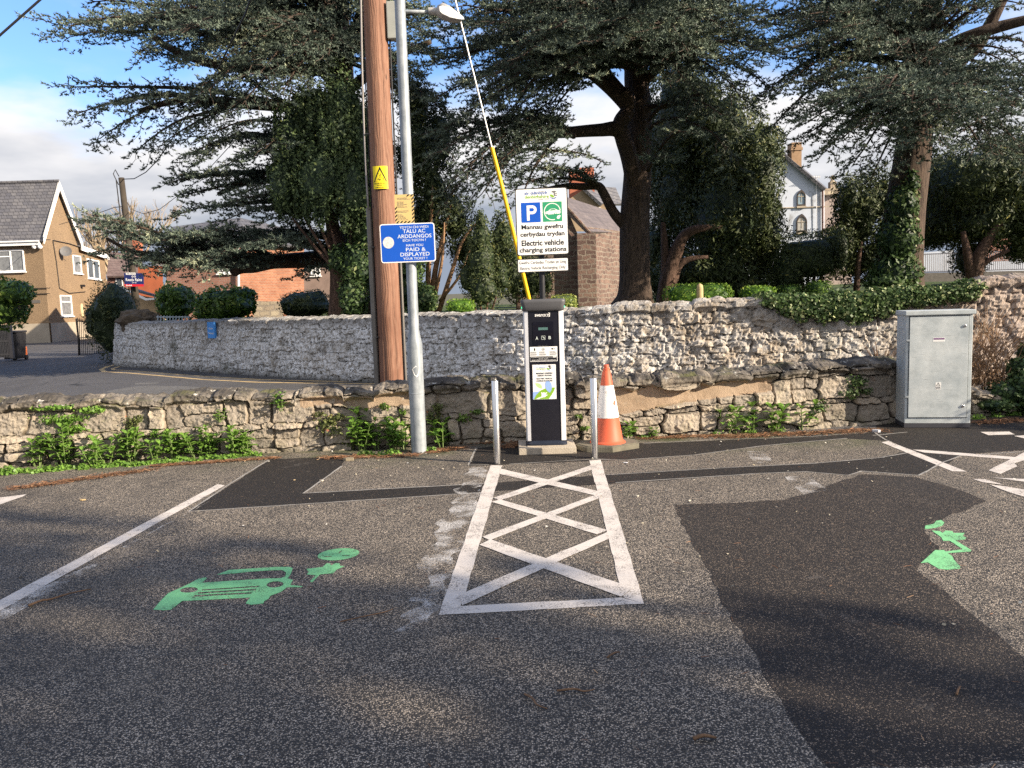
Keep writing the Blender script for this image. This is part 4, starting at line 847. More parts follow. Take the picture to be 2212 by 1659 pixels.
# striped environmental notice
F4, w, h = sign_frame((851, 420.4), (892.5, 419.6), (855, 482.6), (895.7, 481), YB+0.005)
en = thing('enforcement_notice', 'small sand coloured notice with black hazard stripe border above the blue ticket sign', 'sign', F4.translation); F4 = in_parent(F4, en)
mb = MB(); mb.prism([(-w/2, -h/2), (w/2, -h/2), (w/2, h/2), (-w/2, h/2)], -0.004, 0, 0, F4)
bw = 0.021; st_w = 0.018
def clip_strip(x0, x1, y0, y1, mi):
    k = -0.5
    while k < 0.5:
        poly = [(k, -0.4), (k+st_w, -0.4), (k+st_w+0.8, 0.4), (k+0.8, 0.4)]
        for ax, lim, sg in ((0, x0, 1), (0, x1, -1), (1, y0, 1), (1, y1, -1)):
            outp = []
            for i in range(len(poly)):
                p, q2 = poly[i], poly[(i+1) % len(poly)]; ip = (p[ax]-lim)*sg >= 0; iq = (q2[ax]-lim)*sg >= 0
                if ip: outp.append(p)
                if ip != iq: t = (lim-p[ax])/(q2[ax]-p[ax]); outp.append((p[0]+(q2[0]-p[0])*t, p[1]+(q2[1]-p[1])*t))
            poly = outp
            if len(poly) < 3: break
        if len(poly) >= 3: mb.add([(x, y, 0.0008) for x, y in poly], [list(range(len(poly)))], mi, F4)
        k += st_w*2.1
clip_strip(-w/2, w/2, h/2-bw, h/2, 1); clip_strip(-w/2, w/2, -h/2, -h/2+bw, 1); clip_strip(-w/2, -w/2+bw, -h/2+bw, h/2-bw, 1); clip_strip(w/2-bw, w/2, -h/2+bw, h/2-bw, 1)
enp = mb.build('sign_plate', [M_SAND, M_INK], en); mb = MB()
yy = h/2-bw-0.010
for st_, fr in (('Ardal Gorfodi Rheoli', .72), ('Troseddau Amgylcheddol', .95), ('', 0), ('Dim Sbwriel', .46), ('Dim Graffiti', .45), ('Dim Gosod Posteri', .7), ('Dim Baw Ci', .44), ('Cosb Benodol £75', .7), ('', 0), ('', 0), ('Environmental Crime', .8), ('Enforcement Area', .66), ('', 0), ('No Litter', .33), ('No Graffiti', .42), ('No Fly Posting', .56), ('No Dog Fouling', .6), ('Fixed Penalty £75', .72)):
    if st_: mb.text(st_, -w/2+bw+0.004, -w/2+bw+0.004+(w-2*bw-0.008)*fr, yy-0.0085, yy, 0.0008, 0, F4, 0.005)
    yy -= 0.0127
mb.build('lettering', [M_GREYINK], enp)

# ---- telegraph pole
YP = 10.0; pb0 = P(847.5, 835, YP); ptop = P(809, 0, YP)
zt = 9.6; tdir = (ptop-pb0)/(ptop.z-pb0.z); base = pb0-tdir*pb0.z; top = base+tdir*zt
tp = thing('telegraph_pole', 'thick brown wooden telegraph pole standing behind the low wall with cable guards', 'utility pole', (base.x, YP, 0))
lp = lambda z, dx=0.0, dy=0.0: (tdir.x*z+dx, tdir.y*z+dy, z)
mwd = MT('weathered_wood'); g1 = mwd.noise(3.5, 6, 0.6, mwd.vm((5, 5, 0.35)), dist=1.2); g2 = mwd.noise(16, 5, 0.7, mwd.vm((6, 6, 0.25))); g3 = mwd.noise(1.1, 5, 0.6)
wv_ = mwd.n('ShaderNodeTexWave', wave_type='BANDS', bands_direction='X'); wv_.inputs['Scale'].default_value = 5; wv_.inputs['Distortion'].default_value = 14; wv_.inputs['Detail'].default_value = 3; wv_.inputs['Detail Scale'].default_value = 0.9; mwd.l(mwd.vm((2, 2, 0.33)), wv_.inputs[0])
cw_ = mwd.mix(mwd.mr(g3, 0.3, 0.7), (0.15, 0.072, 0.045), (0.31, 0.17, 0.11)); cw_ = mwd.mix(mwd.mr(wv_.outputs[1], 0.3, 0.7, 0, 0.45), cw_, (0.17, 0.07, 0.04)); cw_ = mwd.mix(mwd.mr(g2, 0.56, 0.66, 0, 0.75), cw_, (0.07, 0.035, 0.025)); cw_ = mwd.mix(mwd.mr(g2, 0.36, 0.28, 0, 0.4), cw_, (0.42, 0.28, 0.2))
vk = mwd.vor(1.9, mwd.vm((3, 3, 1))); cw_ = mwd.mix(mwd.mr(vk, 0.10, 0.05), cw_, (0.06, 0.03, 0.02))
mwd.set(cw_, 0.75).bump(mwd.math('ADD', g2, mwd.math('MULTIPLY', wv_.outputs[1], 0.4)), 0.6, 0.01)
mb = MB(); n_ = 60; seg = 48; vs = []; fs = []
for i in range(n_):
    z = zt*i/(n_-1)-0.05; rr_ = 0.150-0.002*z
    for k in range(seg):
        a = 2*math.pi*k/seg; rr2 = rr_*(1+0.02*float(vnoise(math.cos(a)*2+5, math.sin(a)*2+5, z*0.9, 4))-0.01)
        crack = 0.018*math.exp(-((k-40)/1.1)**2)*(0.6+0.4*math.sin(z*1.7)); crack += 0.008*math.exp(-((k-33)/0.9)**2)*max(0, math.sin(z*1.1+1))
        rr2 -= crack; vs.append((tdir.x*z+rr2*math.cos(a), tdir.y*z+rr2*math.sin(a), z))
for i in range(n_-1):
    for k in range(seg): fs.append([i*seg+k, i*seg+(k+1) % seg, (i+1)*seg+(k+1) % seg, (i+1)*seg+k])
fs.append([(n_-1)*seg+k for k in range(seg)]); mb.add(vs, fs); mb.build('pole_shaft', mwd.m, tp, smooth=True)
M_GUARD = simple('grey_cable_guard', (0.19, 0.175, 0.155), 0.55, 0.3, var=0.25, scale=5); M_CABLE = simple('grey_cable', (0.28, 0.26, 0.25), 0.6); M_BCABLE = simple('black_cable', (0.02, 0.02, 0.022), 0.6)
zg = P(813, 450, YP)[2]
for (dx, dy, z1, wd) in ((-0.185, -0.03, zg, 0.062), (0.158, 0.02, P(870, 565, YP)[2], 0.05)):
    mb = MB(); a, b_ = lp(0, dx, dy), lp(z1, dx, dy); mb.prism([(-wd/2, 0.03), (-wd/2, -0.015), (-wd/2+0.012, -0.03), (wd/2-0.012, -0.03), (wd/2, -0.015), (wd/2, 0.03)], 0, z1, 0, Matrix(((1, 0, tdir.x, dx), (0, 1, tdir.y, dy), (0, 0, 1, 0), (0, 0, 0, 1)))); mb.build('cable_guard', M_GUARD, tp)
MB().tube([lp(z, -0.178+0.03*math.sin(z*1.3)*0.5+0.012*max(0, z-3.2), -0.06-0.03*max(0, min(1, z-3.4))) for z in np.linspace(zg-0.02, 8.0, 26)], 0.012, 8).build('cable', M_CABLE, tp, smooth=True)
MB().tube([lp(z, 0.165, -0.02) for z in np.linspace(0.0, 4.6, 6)]+[lp(4.75, 0.17, -0.03), lp(4.9, 0.2, -0.03)], 0.011, 8).build('cable', M_BCABLE, tp, smooth=True)
MB().tube([lp(z, -0.15, -0.03) for z in np.linspace(0.0, 8.5, 8)], 0.008, 6).build('earth_wire', M_BCABLE, tp)
for v_ in (30, 292, 535, 728):
    z = P(805, v_, YP)[2]
    if z > 0: MB().box(lp(z, -0.15, -0.085), (0.05, 0.02, 0.015), bev=0.003).build('cable_clip', M_BLACK, tp)
# box + bracket lantern on the pole
zb0, zb1 = P(842, 88, YP)[2], P(842, 8, YP)[2]; bxm = MB(); bxm.box(lp((zb0+zb1)/2, 0.21, -0.02), (0.13, 0.14, zb1-zb0), bev=0.012); bxm.build('fuse_box', simple('grey_green_box', (0.33, 0.34, 0.31), 0.5), tp)
lan = thing('street_lantern', 'grey street lantern with white reflective underside on a short arm from the pole', 'street lamp', P(870, 25, YP))
o0 = Vector(lan.location); rel = lambda u, v, dy=0.0: tuple(P(u, v, YP+dy)-o0)
MB().tube([rel(838, 24), rel(880, 25), rel(935, 26)], 0.022, 14).build('arm', M_GALV, lan, smooth=True)
# lantern shell, long axis along +x and slightly towards the viewer
ln = MB(); sec = [(929, 0.055), (945, 0.06), (948, 0.075), (960, 0.115), (975, 0.12), (990, 0.10), (1003, 0.06)]; vs = []; fs = []; N = 20
cv_ = [(926, 25), (944, 26), (946, 27), (958, 27), (972, 33), (986, 38), (996, 42)]
rh = [0.047, 0.05, 0.075, 0.105, 0.10, 0.07, 0.03]; rw = [0.047, 0.05, 0.09, 0.13, 0.14, 0.11, 0.05]
for i, (u_, v_) in enumerate(cv_):
    c = Vector(rel(u_, v_, -0.02*i))
    for k in range(N):
        a = 2*math.pi*k/N; zz_ = rh[i]*math.sin(a); zz_ = zz_ if zz_ > 0 else zz_*0.75; vs.append((c.x, c.y+rw[i]*math.cos(a), c.z+zz_))
for i in range(len(cv_)-1):
    for k in range(N): fs.append([i*N+k, (i+1)*N+k, (i+1)*N+(k+1) % N, i*N+(k+1) % N])
fs += [list(range(N)), [(len(cv_)-1)*N+k for k in range(N)][::-1]]; ln.add(vs, fs); hs = ln.build('lamp_housing', simple('grey_lamp_housing', (0.40, 0.39, 0.37), 0.5), lan, smooth=True, angle=60)
mb = MB(); LP_ = [(949, 14), (956, 12), (972, 17), (990, 27), (1001, 36), (1003, 42), (990, 41), (972, 37), (955, 29), (950, 24)]
mb.add([tuple(Vector(rel(u_, v_, -0.245)) ) for u_, v_ in LP_]+[tuple(Vector(rel(u_, v_, -0.12))) for u_, v_ in LP_], [list(range(10))]+[[i, (i+1) % 10, 10+(i+1) % 10, 10+i] for i in range(10)])
mb.build('lamp_glass', simple('white_lamp_lens', (0.85, 0.85, 0.83), 0.25, var=0.02), hs)
# danger sign wrapped on the pole
F5, w, h = sign_frame((803.7, 358.8), (836.5, 358), (805.8, 408.5), (839, 407), YP-0.165)
dg = thing('danger_notice', 'curved yellow danger of death notice with black triangle fixed to the wooden pole', 'sign', F5.translation)
def bend(mb_):      # wrap the flat drawing on a cylinder of the pole's radius
    a = np.concatenate(mb_.v); r_ = 0.165; th = a[:, 0]/r_; rad = r_+a[:, 2]
    b_ = np.stack([rad*np.sin(th), a[:, 1], rad*np.cos(th)-r_], 1); mb_.v = [b_ @ np.array(F5)[:3, :3].T]; return mb_
mb = MB(); K = 12
for i in range(K):
    x0, x1 = -w/2+w*i/K, -w/2+w*(i+1)/K; mb.prism([(x0, -h/2), (x1, -h/2), (x1, h/2), (x0, h/2)], 0, 0.002)
plate = bend(mb).build('sign_plate', M_YELLOW, dg)
mb = MB(); ty0, ty1 = h*0.5-h*0.72, h*0.47; tw = w*0.47
def seg_poly(pts, k=6):
    r_ = []
    for i in range(len(pts)):
        a, b_ = pts[i], pts[(i+1) % len(pts)]
        for j in range(k): r_.append((a[0]+(b_[0]-a[0])*j/k, a[1]+(b_[1]-a[1])*j/k))
    return r_
hh = ty1-ty0
mb.shape([seg_poly([(-tw, ty0), (tw, ty0), (0, ty1)]), seg_poly([(-tw*.74, ty0+hh*.09), (tw*.74, ty0+hh*.09), (0, ty1-hh*.19)])], 0.002, 0.003)
mb.shape([[(-.10*w, ty0+hh*.60), (-.02*w, ty0+hh*.42), (.05*w, ty0+hh*.62), (.02*w, ty0+hh*.36), (-.03*w, ty0+hh*.30), (-.01*w, ty0+hh*.40)]], 0.002, 0.003)
mb.shape([[(-.16*w, ty0+hh*.22), (-.05*w, ty0+hh*.30), (.10*w, ty0+hh*.32), (.22*w, ty0+hh*.27), (.20*w, ty0+hh*.14), (.17*w, ty0+hh*.14), (.17*w, ty0+hh*.23), (.05*w, ty0+hh*.22), (-.02*w, ty0+hh*.12), (-.06*w, ty0+hh*.12), (-.04*w, ty0+hh*.22), (-.14*w, ty0+hh*.16)]], 0.002, 0.003)
for st_, x, y in (('DANGER OF DEATH', .46, -.27), ('PERYGL O', .24, -.35), ('FARWOLAETH', .34, -.44)): mb.text(st_, -w*x, w*x, h*y-h*.022, h*y+h*.028, 0.0026, 0, None, 0.006)
bend(mb).build('lettering', M_INK, plate)
# guy wire with yellow guard
A_ = P(1187, 820, 10.9); B_ = P(770, -860, YP)
def on(v): t = (820-v)/(820+860); return A_+(B_-A_)*t
def atv(v):      # point of the straight line that appears in photo row v
    lo, hi_ = 0.0, 1.0
    Rinv = np.linalg.inv(CM[:3, :3])
    for _ in range(40):
        t = (lo+hi_)/2; p = np.array(A_+(B_-A_)*t)-np.array((0, 0, EYE)); c = Rinv @ p; vv = 829.5+FPX*c[1]/c[2]*1.0 if False else 829.5-FPX*c[1]/(-c[2])
        if vv > v: lo = t
        else: hi_ = t
    return A_+(B_-A_)*t
gw = thing('guy_wire', 'steel guy wire with bright yellow plastic guard running down behind the charging sign', 'guy wire', (A_.x, A_.y, 0)); og = Vector((A_.x, A_.y, 0))
mwire = simple('stranded_wire', (0.55, 0.54, 0.52), 0.45, 0.6, var=0.45, scale=60)
p1 = atv(318); gv = [p1-og+(A_-p1)*k/6*1.0+Vector((0.006*math.sin(k*1.1), 0, 0)) for k in range(7)]; gv.append(A_-og+(A_-p1)*0.3)
MB().tube([p1-og, B_-og], 0.011, 8).build('wire', mwire, gw)
MB().tube(gv, 0.026, 12).build('wire_guard', simple('yellow_plastic', (0.85, 0.52, 0.01), 0.4, var=0.08), gw, smooth=True, angle=50)
# overhead wires
def wire(name, pts, r, label, sag=0.0):
    q = []
    for (a, b_) in zip(pts[:-1], pts[1:]):
        for k in range(16): t = k/16; p = a+(b_-a)*t; q.append(p-Vector((0, 0, sag*4*t*(1-t))))
    q.append(pts[-1]); o = MB().tube(q, r, 6).build(name, M_BCABLE); return tag(o, label, 'overhead wire', 'overhead wires')
wire('overhead_wire', [P(-60, 130, 14), P(0, 76, 14), P(86, 0, 14), P(180, -90, 14)], 0.022, 'thick dark overhead wire crossing the top left corner of the sky')
# ------------------------------------------------------------------ foliage
def tri_mesh(name, V, tint, mats, parent=None, quads=False, extra=None):
    """V: (n,3,3) triangles (or (n,4,3) quads) -> one mesh with a per-leaf tint"""
    n, k = V.shape[:2]; me = bpy.data.meshes.new(name)
    me.vertices.add(n*k); me.vertices.foreach_set('co', V.reshape(-1).astype(np.float32))
    me.loops.add(n*k); me.loops.foreach_set('vertex_index', np.arange(n*k, dtype=np.int32))
    me.polygons.add(n); me.polygons.foreach_set('loop_start', np.arange(n, dtype=np.int32)*k)
    at = me.attributes.new('tint', 'FLOAT', 'POINT'); at.data.foreach_set('value', np.repeat(tint, k).astype(np.float32))
    me.update(calc_edges=True); me.validate()
    if extra is not None:      # join stems
        bm = bmesh.new(); bm.from_mesh(me); tmp = extra.mesh('x'); bm.from_mesh(tmp)
        ns = n
        bm.faces.ensure_lookup_table()
        for i in range(n, len(bm.faces)): bm.faces[i].material_index = 1
        bm.to_mesh(me); bm.free(); bpy.data.meshes.remove(tmp)
    return link(name, me, mats, parent)
def unit(a): return a/(np.linalg.norm(a, axis=-1, keepdims=True)+1e-9)
def leaf_mat(name, c0, c1, c2=None, rough=0.6, trans=0.0, spec=0.3):
    m = MT(name); t = m.attr('tint'); c = m.mix(m.mr(t, 0.0, 0.75), c0, c1)
    if c2: c = m.mix(m.mr(t, 0.8, 1.0), c, c2)
    m.set(c, rough); m.b.inputs['Specular IOR Level'].default_value = spec
    if trans:
        tr = m.n('ShaderNodeBsdfTranslucent'); m.l(c, tr.inputs[0]); ms = m.n('ShaderNodeMixShader'); ms.inputs[0].default_value = trans
        o = m.t.nodes['Material Output']; m.l(m.b.outputs[0], ms.inputs[1]); m.l(tr.outputs[0], ms.inputs[2]); m.l(ms.outputs[0], o.inputs[0])
    return m.m
def bark(name, a, b, sc_=6.0):
    m = MT(name); n = m.noise(sc_, 6, 0.7, m.vm((3, 3, 0.6))); m.set(m.mix(m.mr(n, 0.35, 0.65), a, b), 0.95).bump(m.math('ADD', n, m.math('MULTIPLY', m.noise(25, 4, 0.7, m.vm((2, 2, 0.5))), 0.5)), 1.0, 0.05); return m.m
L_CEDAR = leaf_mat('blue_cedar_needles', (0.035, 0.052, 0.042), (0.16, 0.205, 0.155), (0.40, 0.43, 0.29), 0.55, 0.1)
L_YEW = leaf_mat('yew_needles', (0.022, 0.036, 0.014), (0.07, 0.09, 0.03), (0.22, 0.20, 0.05), 0.55, 0.1)
L_IYEW = leaf_mat('irish_yew_needles', (0.028, 0.05, 0.024), (0.09, 0.13, 0.05), (0.18, 0.20, 0.06), 0.55, 0.1)
L_IVY = leaf_mat('ivy_leaves', (0.02, 0.04, 0.018), (0.08, 0.13, 0.04), (0.42, 0.45, 0.22), 0.5, 0.2, 0.25)
L_LAUREL = leaf_mat('laurel_leaves', (0.04, 0.085, 0.018), (0.15, 0.24, 0.04), (0.34, 0.40, 0.09), 0.42, 0.25, 0.35)
L_BOX = leaf_mat('box_leaves', (0.07, 0.15, 0.02), (0.24, 0.38, 0.05), (0.55, 0.62, 0.12), 0.45, 0.3, 0.3)
L_GOLD = leaf_mat('golden_hedge_leaves', (0.10, 0.14, 0.03), (0.30, 0.33, 0.08), (0.55, 0.45, 0.2), 0.45, 0.2)
L_FRESH = leaf_mat('fresh_green_leaves', (0.10, 0.20, 0.035), (0.20, 0.35, 0.06), (0.38, 0.48, 0.14), 0.42, 0.35, 0.35)
L_BROWN = leaf_mat('dead_stems', (0.12, 0.07, 0.04), (0.28, 0.17, 0.09), (0.4, 0.28, 0.16), 0.8)
B_CEDAR = bark('cedar_bark', (0.03, 0.021, 0.017), (0.12, 0.084, 0.062)); B_YEW = bark('yew_bark', (0.04, 0.025, 0.018), (0.15, 0.09, 0.065)); B_TWIG = bark('twig_bark', (0.04, 0.03, 0.025), (0.12, 0.09, 0.07), 20)
B_BARE = bark('pale_bare_bark', (0.20, 0.15, 0.10), (0.42, 0.33, 0.22), 3)

def blades(c, n, L, W, up=0.4, rng=nr, axis=None, spread=1.0):
    """n needle blades per tuft centre"""
    N = len(c); cc = np.repeat(c, n, 0); d = rng.normal(size=(N*n, 3))*spread; d[:, 2] += up
    if axis is not None: d = d*0.75+np.repeat(axis, n, 0)*1.0
    d = unit(d); s = unit(np.cross(d, rng.normal(size=(N*n, 3)))); l = (L*(0.6+0.7*rng.random(N*n)))[:, None]; w = W*(0.7+0.6*rng.random(N*n))[:, None]
    base = cc-d*l*0.25
    return np.stack([base+s*w/2, base-s*w/2, cc+d*l*0.75], 1)
def bez(a, b, arch, n=14, side=0.0):
    a = np.array(a); b = np.array(b); t = np.linspace(0, 1, n)[:, None]; p = a+(b-a)*t; p[:, 2:] += arch*4*t*(1-t)
    L = np.linalg.norm(b-a); p += (vnoise(t*3+a[0], b[1], b[0], 3)[:, :1]-0.5)*0.12*L*np.array([[0.3, 0.3, 1.0]])*np.sin(t*math.pi)
    return p
def bough(path, W, rng, dens=1.0, droop=0.12, hang=0.0, start=0.22):
    """needle tuft centres, their axes and the twigs along one cedar bough"""
    seg = np.linalg.norm(np.diff(path, axis=0), axis=1); cum = np.concatenate([[0], np.cumsum(seg)]); L = cum[-1]
    C_, A_, tw = [], [], []
    ss = np.arange(L*start, L, 0.20/dens)
    for i, s in enumerate(ss):
        s = s+rng.uniform(-.06, .06); p = np.array([np.interp(s, cum, path[:, k]) for k in range(3)]); q = np.array([np.interp(min(s+0.2, L), cum, path[:, k]) for k in range(3)])-np.array([np.interp(max(s-0.2, 0), cum, path[:, k]) for k in range(3)]); t = unit(q)
        f = s/L; side = unit(np.cross(t, (0, 0, 1.0)))*(1 if i % 2 else -1)
        wl_ = W*(0.25+0.75*math.sin(min(1, f*1.15)*math.pi*0.5+0.35)*(1-0.55*max(0, f-0.45)/0.55))*rng.uniform(0.6, 1.1)
        a = rng.uniform(0.6, 1.15); d = unit(side*math.sin(a)+t*math.cos(a)+np.array((0, 0, rng.uniform(-.12, .22))))
        m_ = 5; r = np.linspace(0, 1, m_)[:, None]; bp_ = p+d*wl_*r-np.array((0, 0, 1.0))*(droop+hang)*wl_*r**2; bp_[1:] += rng.normal(size=(m_-1, 3))*0.03
        tw.append((bp_, 0.010+0.006*wl_))
        k = max(2, int(wl_/0.13*dens))
        for j in range(k):
            u = (j+0.7)/k; ii = u*(m_-1); i0 = min(int(ii), m_-2); pp = bp_[i0]+(bp_[i0+1]-bp_[i0])*(ii-i0); bd = unit(bp_[i0+1]-bp_[i0])
            sd = unit(np.cross(bd, (0, 0, 1.0)))*(1 if j % 2 else -1); sl_ = (0.34*(1-0.5*u)+0.06)*rng.uniform(0.5, 1.15)
            dd = unit(sd*0.75+bd*0.65+np.array((0, 0, rng.uniform(-.15, .35)-hang*0.8))); n_ = max(2, int(sl_/0.062)); rr = (np.arange(n_)+0.5)[:, None]/n_
            cc = pp+dd*sl_*rr+rng.normal(size=(n_, 3))*0.015; C_.append(cc); A_.append(np.repeat(dd[None], n_, 0))
        # shoot at the tip
        n_ = 4; rr = np.linspace(0.2, 1.3, n_)[:, None]; C_.append(bp_[-1]+d*0.16*rr+np.array((0, 0, 0.03))*rr); A_.append(np.repeat(d[None], n_, 0))
    return np.concatenate(C_), np.concatenate(A_), tw
def cedar(name, label, base, trunk_pts, limbs, boughs, seed, rmax=0.42, needle=0.095, group=None, blades_n=6, dens=1.25, extra=1):
    rng = np.random.default_rng(seed); t = thing(name, label, 'cedar tree', base, group=group); b0 = np.array(base)
    mb = MB(); pts = [np.array(p)-b0 for p in trunk_pts[0]]; mb.tube(smooth_path(pts), interp_r(trunk_pts[1], len(pts)), 18)
    for lp_, rr in limbs:
        pts = [np.array(p)-b0 for p in lp_]; mb.tube(smooth_path(pts), interp_r(rr, len(pts)), 10)
    Cs, As, tw = [], [], MB()
    boughs = list(boughs)
    for a, b_, arch, W, kw in list(boughs):      # secondary boughs beside each main one
        if kw.get('d', 1) < 1 or kw.get('hang', 0) > .22: continue
        L = np.linalg.norm(np.array(b_)-np.array(a))
        for _ in range(extra):
            f = rng.uniform(.62, .92); q = np.array(a)+(np.array(b_)-np.array(a))*f+rng.normal(size=3)*np.array((.5, .7, .38))*(L/6+.3); boughs.append((a, q, arch*rng.uniform(.7, 1.5), W*rng.uniform(.7, 1), kw))
    for a, b_, arch, W, kw in boughs:
        p = bez(np.array(a)-b0, np.array(b_)-b0, arch); L = np.linalg.norm(p[-1]-p[0]); kw = dict(kw); dn = kw.pop('d', 1.0); leafless = kw.pop('bare', False)
        mb.tube([tuple(q) for q in p], list(np.linspace(0.022+0.012*L, 0.010, len(p))), 6)
        c, ax, tws = bough(p, W, rng, dn*dens, **kw)
        Cs.append(c); As.append(ax)
        for q, r in tws: tw.tube([tuple(x) for x in q], list(np.linspace(r, 0.004, len(q))), 3, cap=False)
    mb.build('trunk', B_CEDAR, t, smooth=True)
    c = np.concatenate(Cs); ax = np.concatenate(As); V = blades(c, blades_n, needle, 0.026, 0.45, rng, ax)
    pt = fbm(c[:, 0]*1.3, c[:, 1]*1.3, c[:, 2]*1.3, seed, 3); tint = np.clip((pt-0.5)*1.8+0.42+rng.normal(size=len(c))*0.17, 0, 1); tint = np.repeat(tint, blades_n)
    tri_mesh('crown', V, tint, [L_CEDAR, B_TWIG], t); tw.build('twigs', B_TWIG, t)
    return t
def smooth_path(pts, k=6):
    pts = [np.array(p, float) for p in pts]; P_ = [pts[0]]+pts+[pts[-1]]; r = []
    for i in range(1, len(P_)-2):
        p0, p1, p2, p3 = P_[i-1], P_[i], P_[i+1], P_[i+2]
        for j in range(k):
            t = j/k; r.append(tuple(0.5*((2*p1)+(-p0+p2)*t+(2*p0-5*p1+4*p2-p3)*t*t+(-p0+3*p1-3*p2+p3)*t**3)))
    r.append(tuple(pts[-1])); return r
def interp_r(rr, n, k=6): return list(np.interp(np.linspace(0, 1, (n-1)*k+1), np.linspace(0, 1, len(rr)), rr))
def Pn(u, v, y): return np.array(P(u, v, y))

# --- centre cedar
def BB(lst, start, dstart):
    r = []
    for it in lst:
        (u, v, y), arch, W = it[0], it[1], it[2]; kw = it[3] if len(it) > 3 else {}; s = it[4] if len(it) > 4 else start
        r.append((Pn(*s), Pn(u, v, y), arch, W, kw))
    return r
S = (1375, 150, 21)
cen = BB([
 ((935, 130, 17.5), .5, 1.3), ((955, 60, 17), .5, 1.4), ((940, 210, 17.5), .6, 1.2), ((1000, 10, 16), .5, 1.5), ((985, 260, 17.5), .6, 1.1, {'hang': .15}),
 ((1080, 50, 15.5), .5, 1.5), ((1130, 120, 15.5), .7, 1.4), ((1200, 60, 15), .6, 1.4), ((1060, 170, 16), .7, 1.3), ((1230, 150, 16), .5, 1.1), ((1290, 90, 15), .5, 1.2), ((1340, 40, 15), .5, 1.3),
 ((1020, 230, 17), .7, 1.2, {'hang': .2}), ((1130, 220, 17), .6, .9, {'hang': .3}), ((1000, 110, 19), .6, 1.3), ((1150, 20, 19), .5, 1.3), ((1080, 200, 19), .8, 1.1, {'hang': .25}),
 ((950, 330, 17), .4, 1.1, {'hang': .2}, (1235, 290, 20)), ((985, 385, 17), .5, 1.1, {'hang': .25}, (1235, 290, 20)), ((1040, 420, 17.5), .5, 1.0, {'hang': .3}, (1240, 292, 20)), ((930, 285, 18), .3, 1.1, {}, (1235, 290, 20)),
 ((960, 440, 18.5), .6, .9, {'hang': .3}, (1200, 300, 20)), ((1080, 350, 17), .3, .8, {'hang': .2}, (1240, 295, 20)), ((1120, 450, 18), .3, .7, {'hang': .3}, (1200, 300, 20.5)),
 ((1245, 330, 18), .1, .55, {'d': .7}, (1100, 325, 19)), ((1300, 350, 18.5), .15, .5, {'d': .7}, (1180, 330, 19)), ((1140, 395, 18.5), .2, .7, {}, (1290, 400, 20.5)), ((1230, 370, 19), .1, .5, {'d': .8}, (1295, 400, 20.5)),
 ((1430, 60, 15.5), .5, 1.3), ((1500, 20, 16), .5, 1.3), ((1490, 120, 16.5), .6, 1.2), ((1560, 60, 17), .5, 1.3), ((1570, 140, 18), .6, 1.1), ((1600, 210, 18.5), .7, 1.0, {'hang': .25}), ((1650, 90, 18.5), .5, 1.2), ((1660, 20, 18), .4, 1.2), ((1660, 190, 19.5), .7, 1.0, {'hang': .3}),
 ((1560, 250, 18), .4, .9, {'hang': .3}, (1400, 260, 20.5)), ((1575, 330, 18.5), .5, .8, {'hang': .3}, (1400, 280, 20.5)), ((1480, 285, 18), .2, .7, {}, (1400, 370, 20.5)), ((1500, 200, 18.5), .5, 1.0), ((1450, 190, 18.5), .3, .7, {'d': .6}),
 ((1390, 110, 16.5), .4, .9), ((1700, 130, 20), .5, 1.1), ((1720, 60, 20), .5, 1.1), ((1250, 10, 22), .6, 1.2), ((1180, 170, 23), .6, 1.0), ((1450, -40, 14.5), .5, 1.5), ((1300, -60, 14), .5, 1.5), ((1150, -50, 14.5), .5, 1.5), ((1000, -60, 16), .5, 1.4), ((1600, -60, 16), .5, 1.4)], S, 21)
TR = ([Pn(1368, 664, 21), Pn(1371, 640, 21), Pn(1371, 600, 21), Pn(1371, 480, 21), Pn(1377, 370, 21), Pn(1380, 250, 21), Pn(1374, 150, 21), Pn(1384, 20, 21), Pn(1390, -200, 21), Pn(1392, -500, 21)], [0.62, 0.47, 0.40, 0.385, 0.35, 0.33, 0.30, 0.26, 0.2, 0.12])
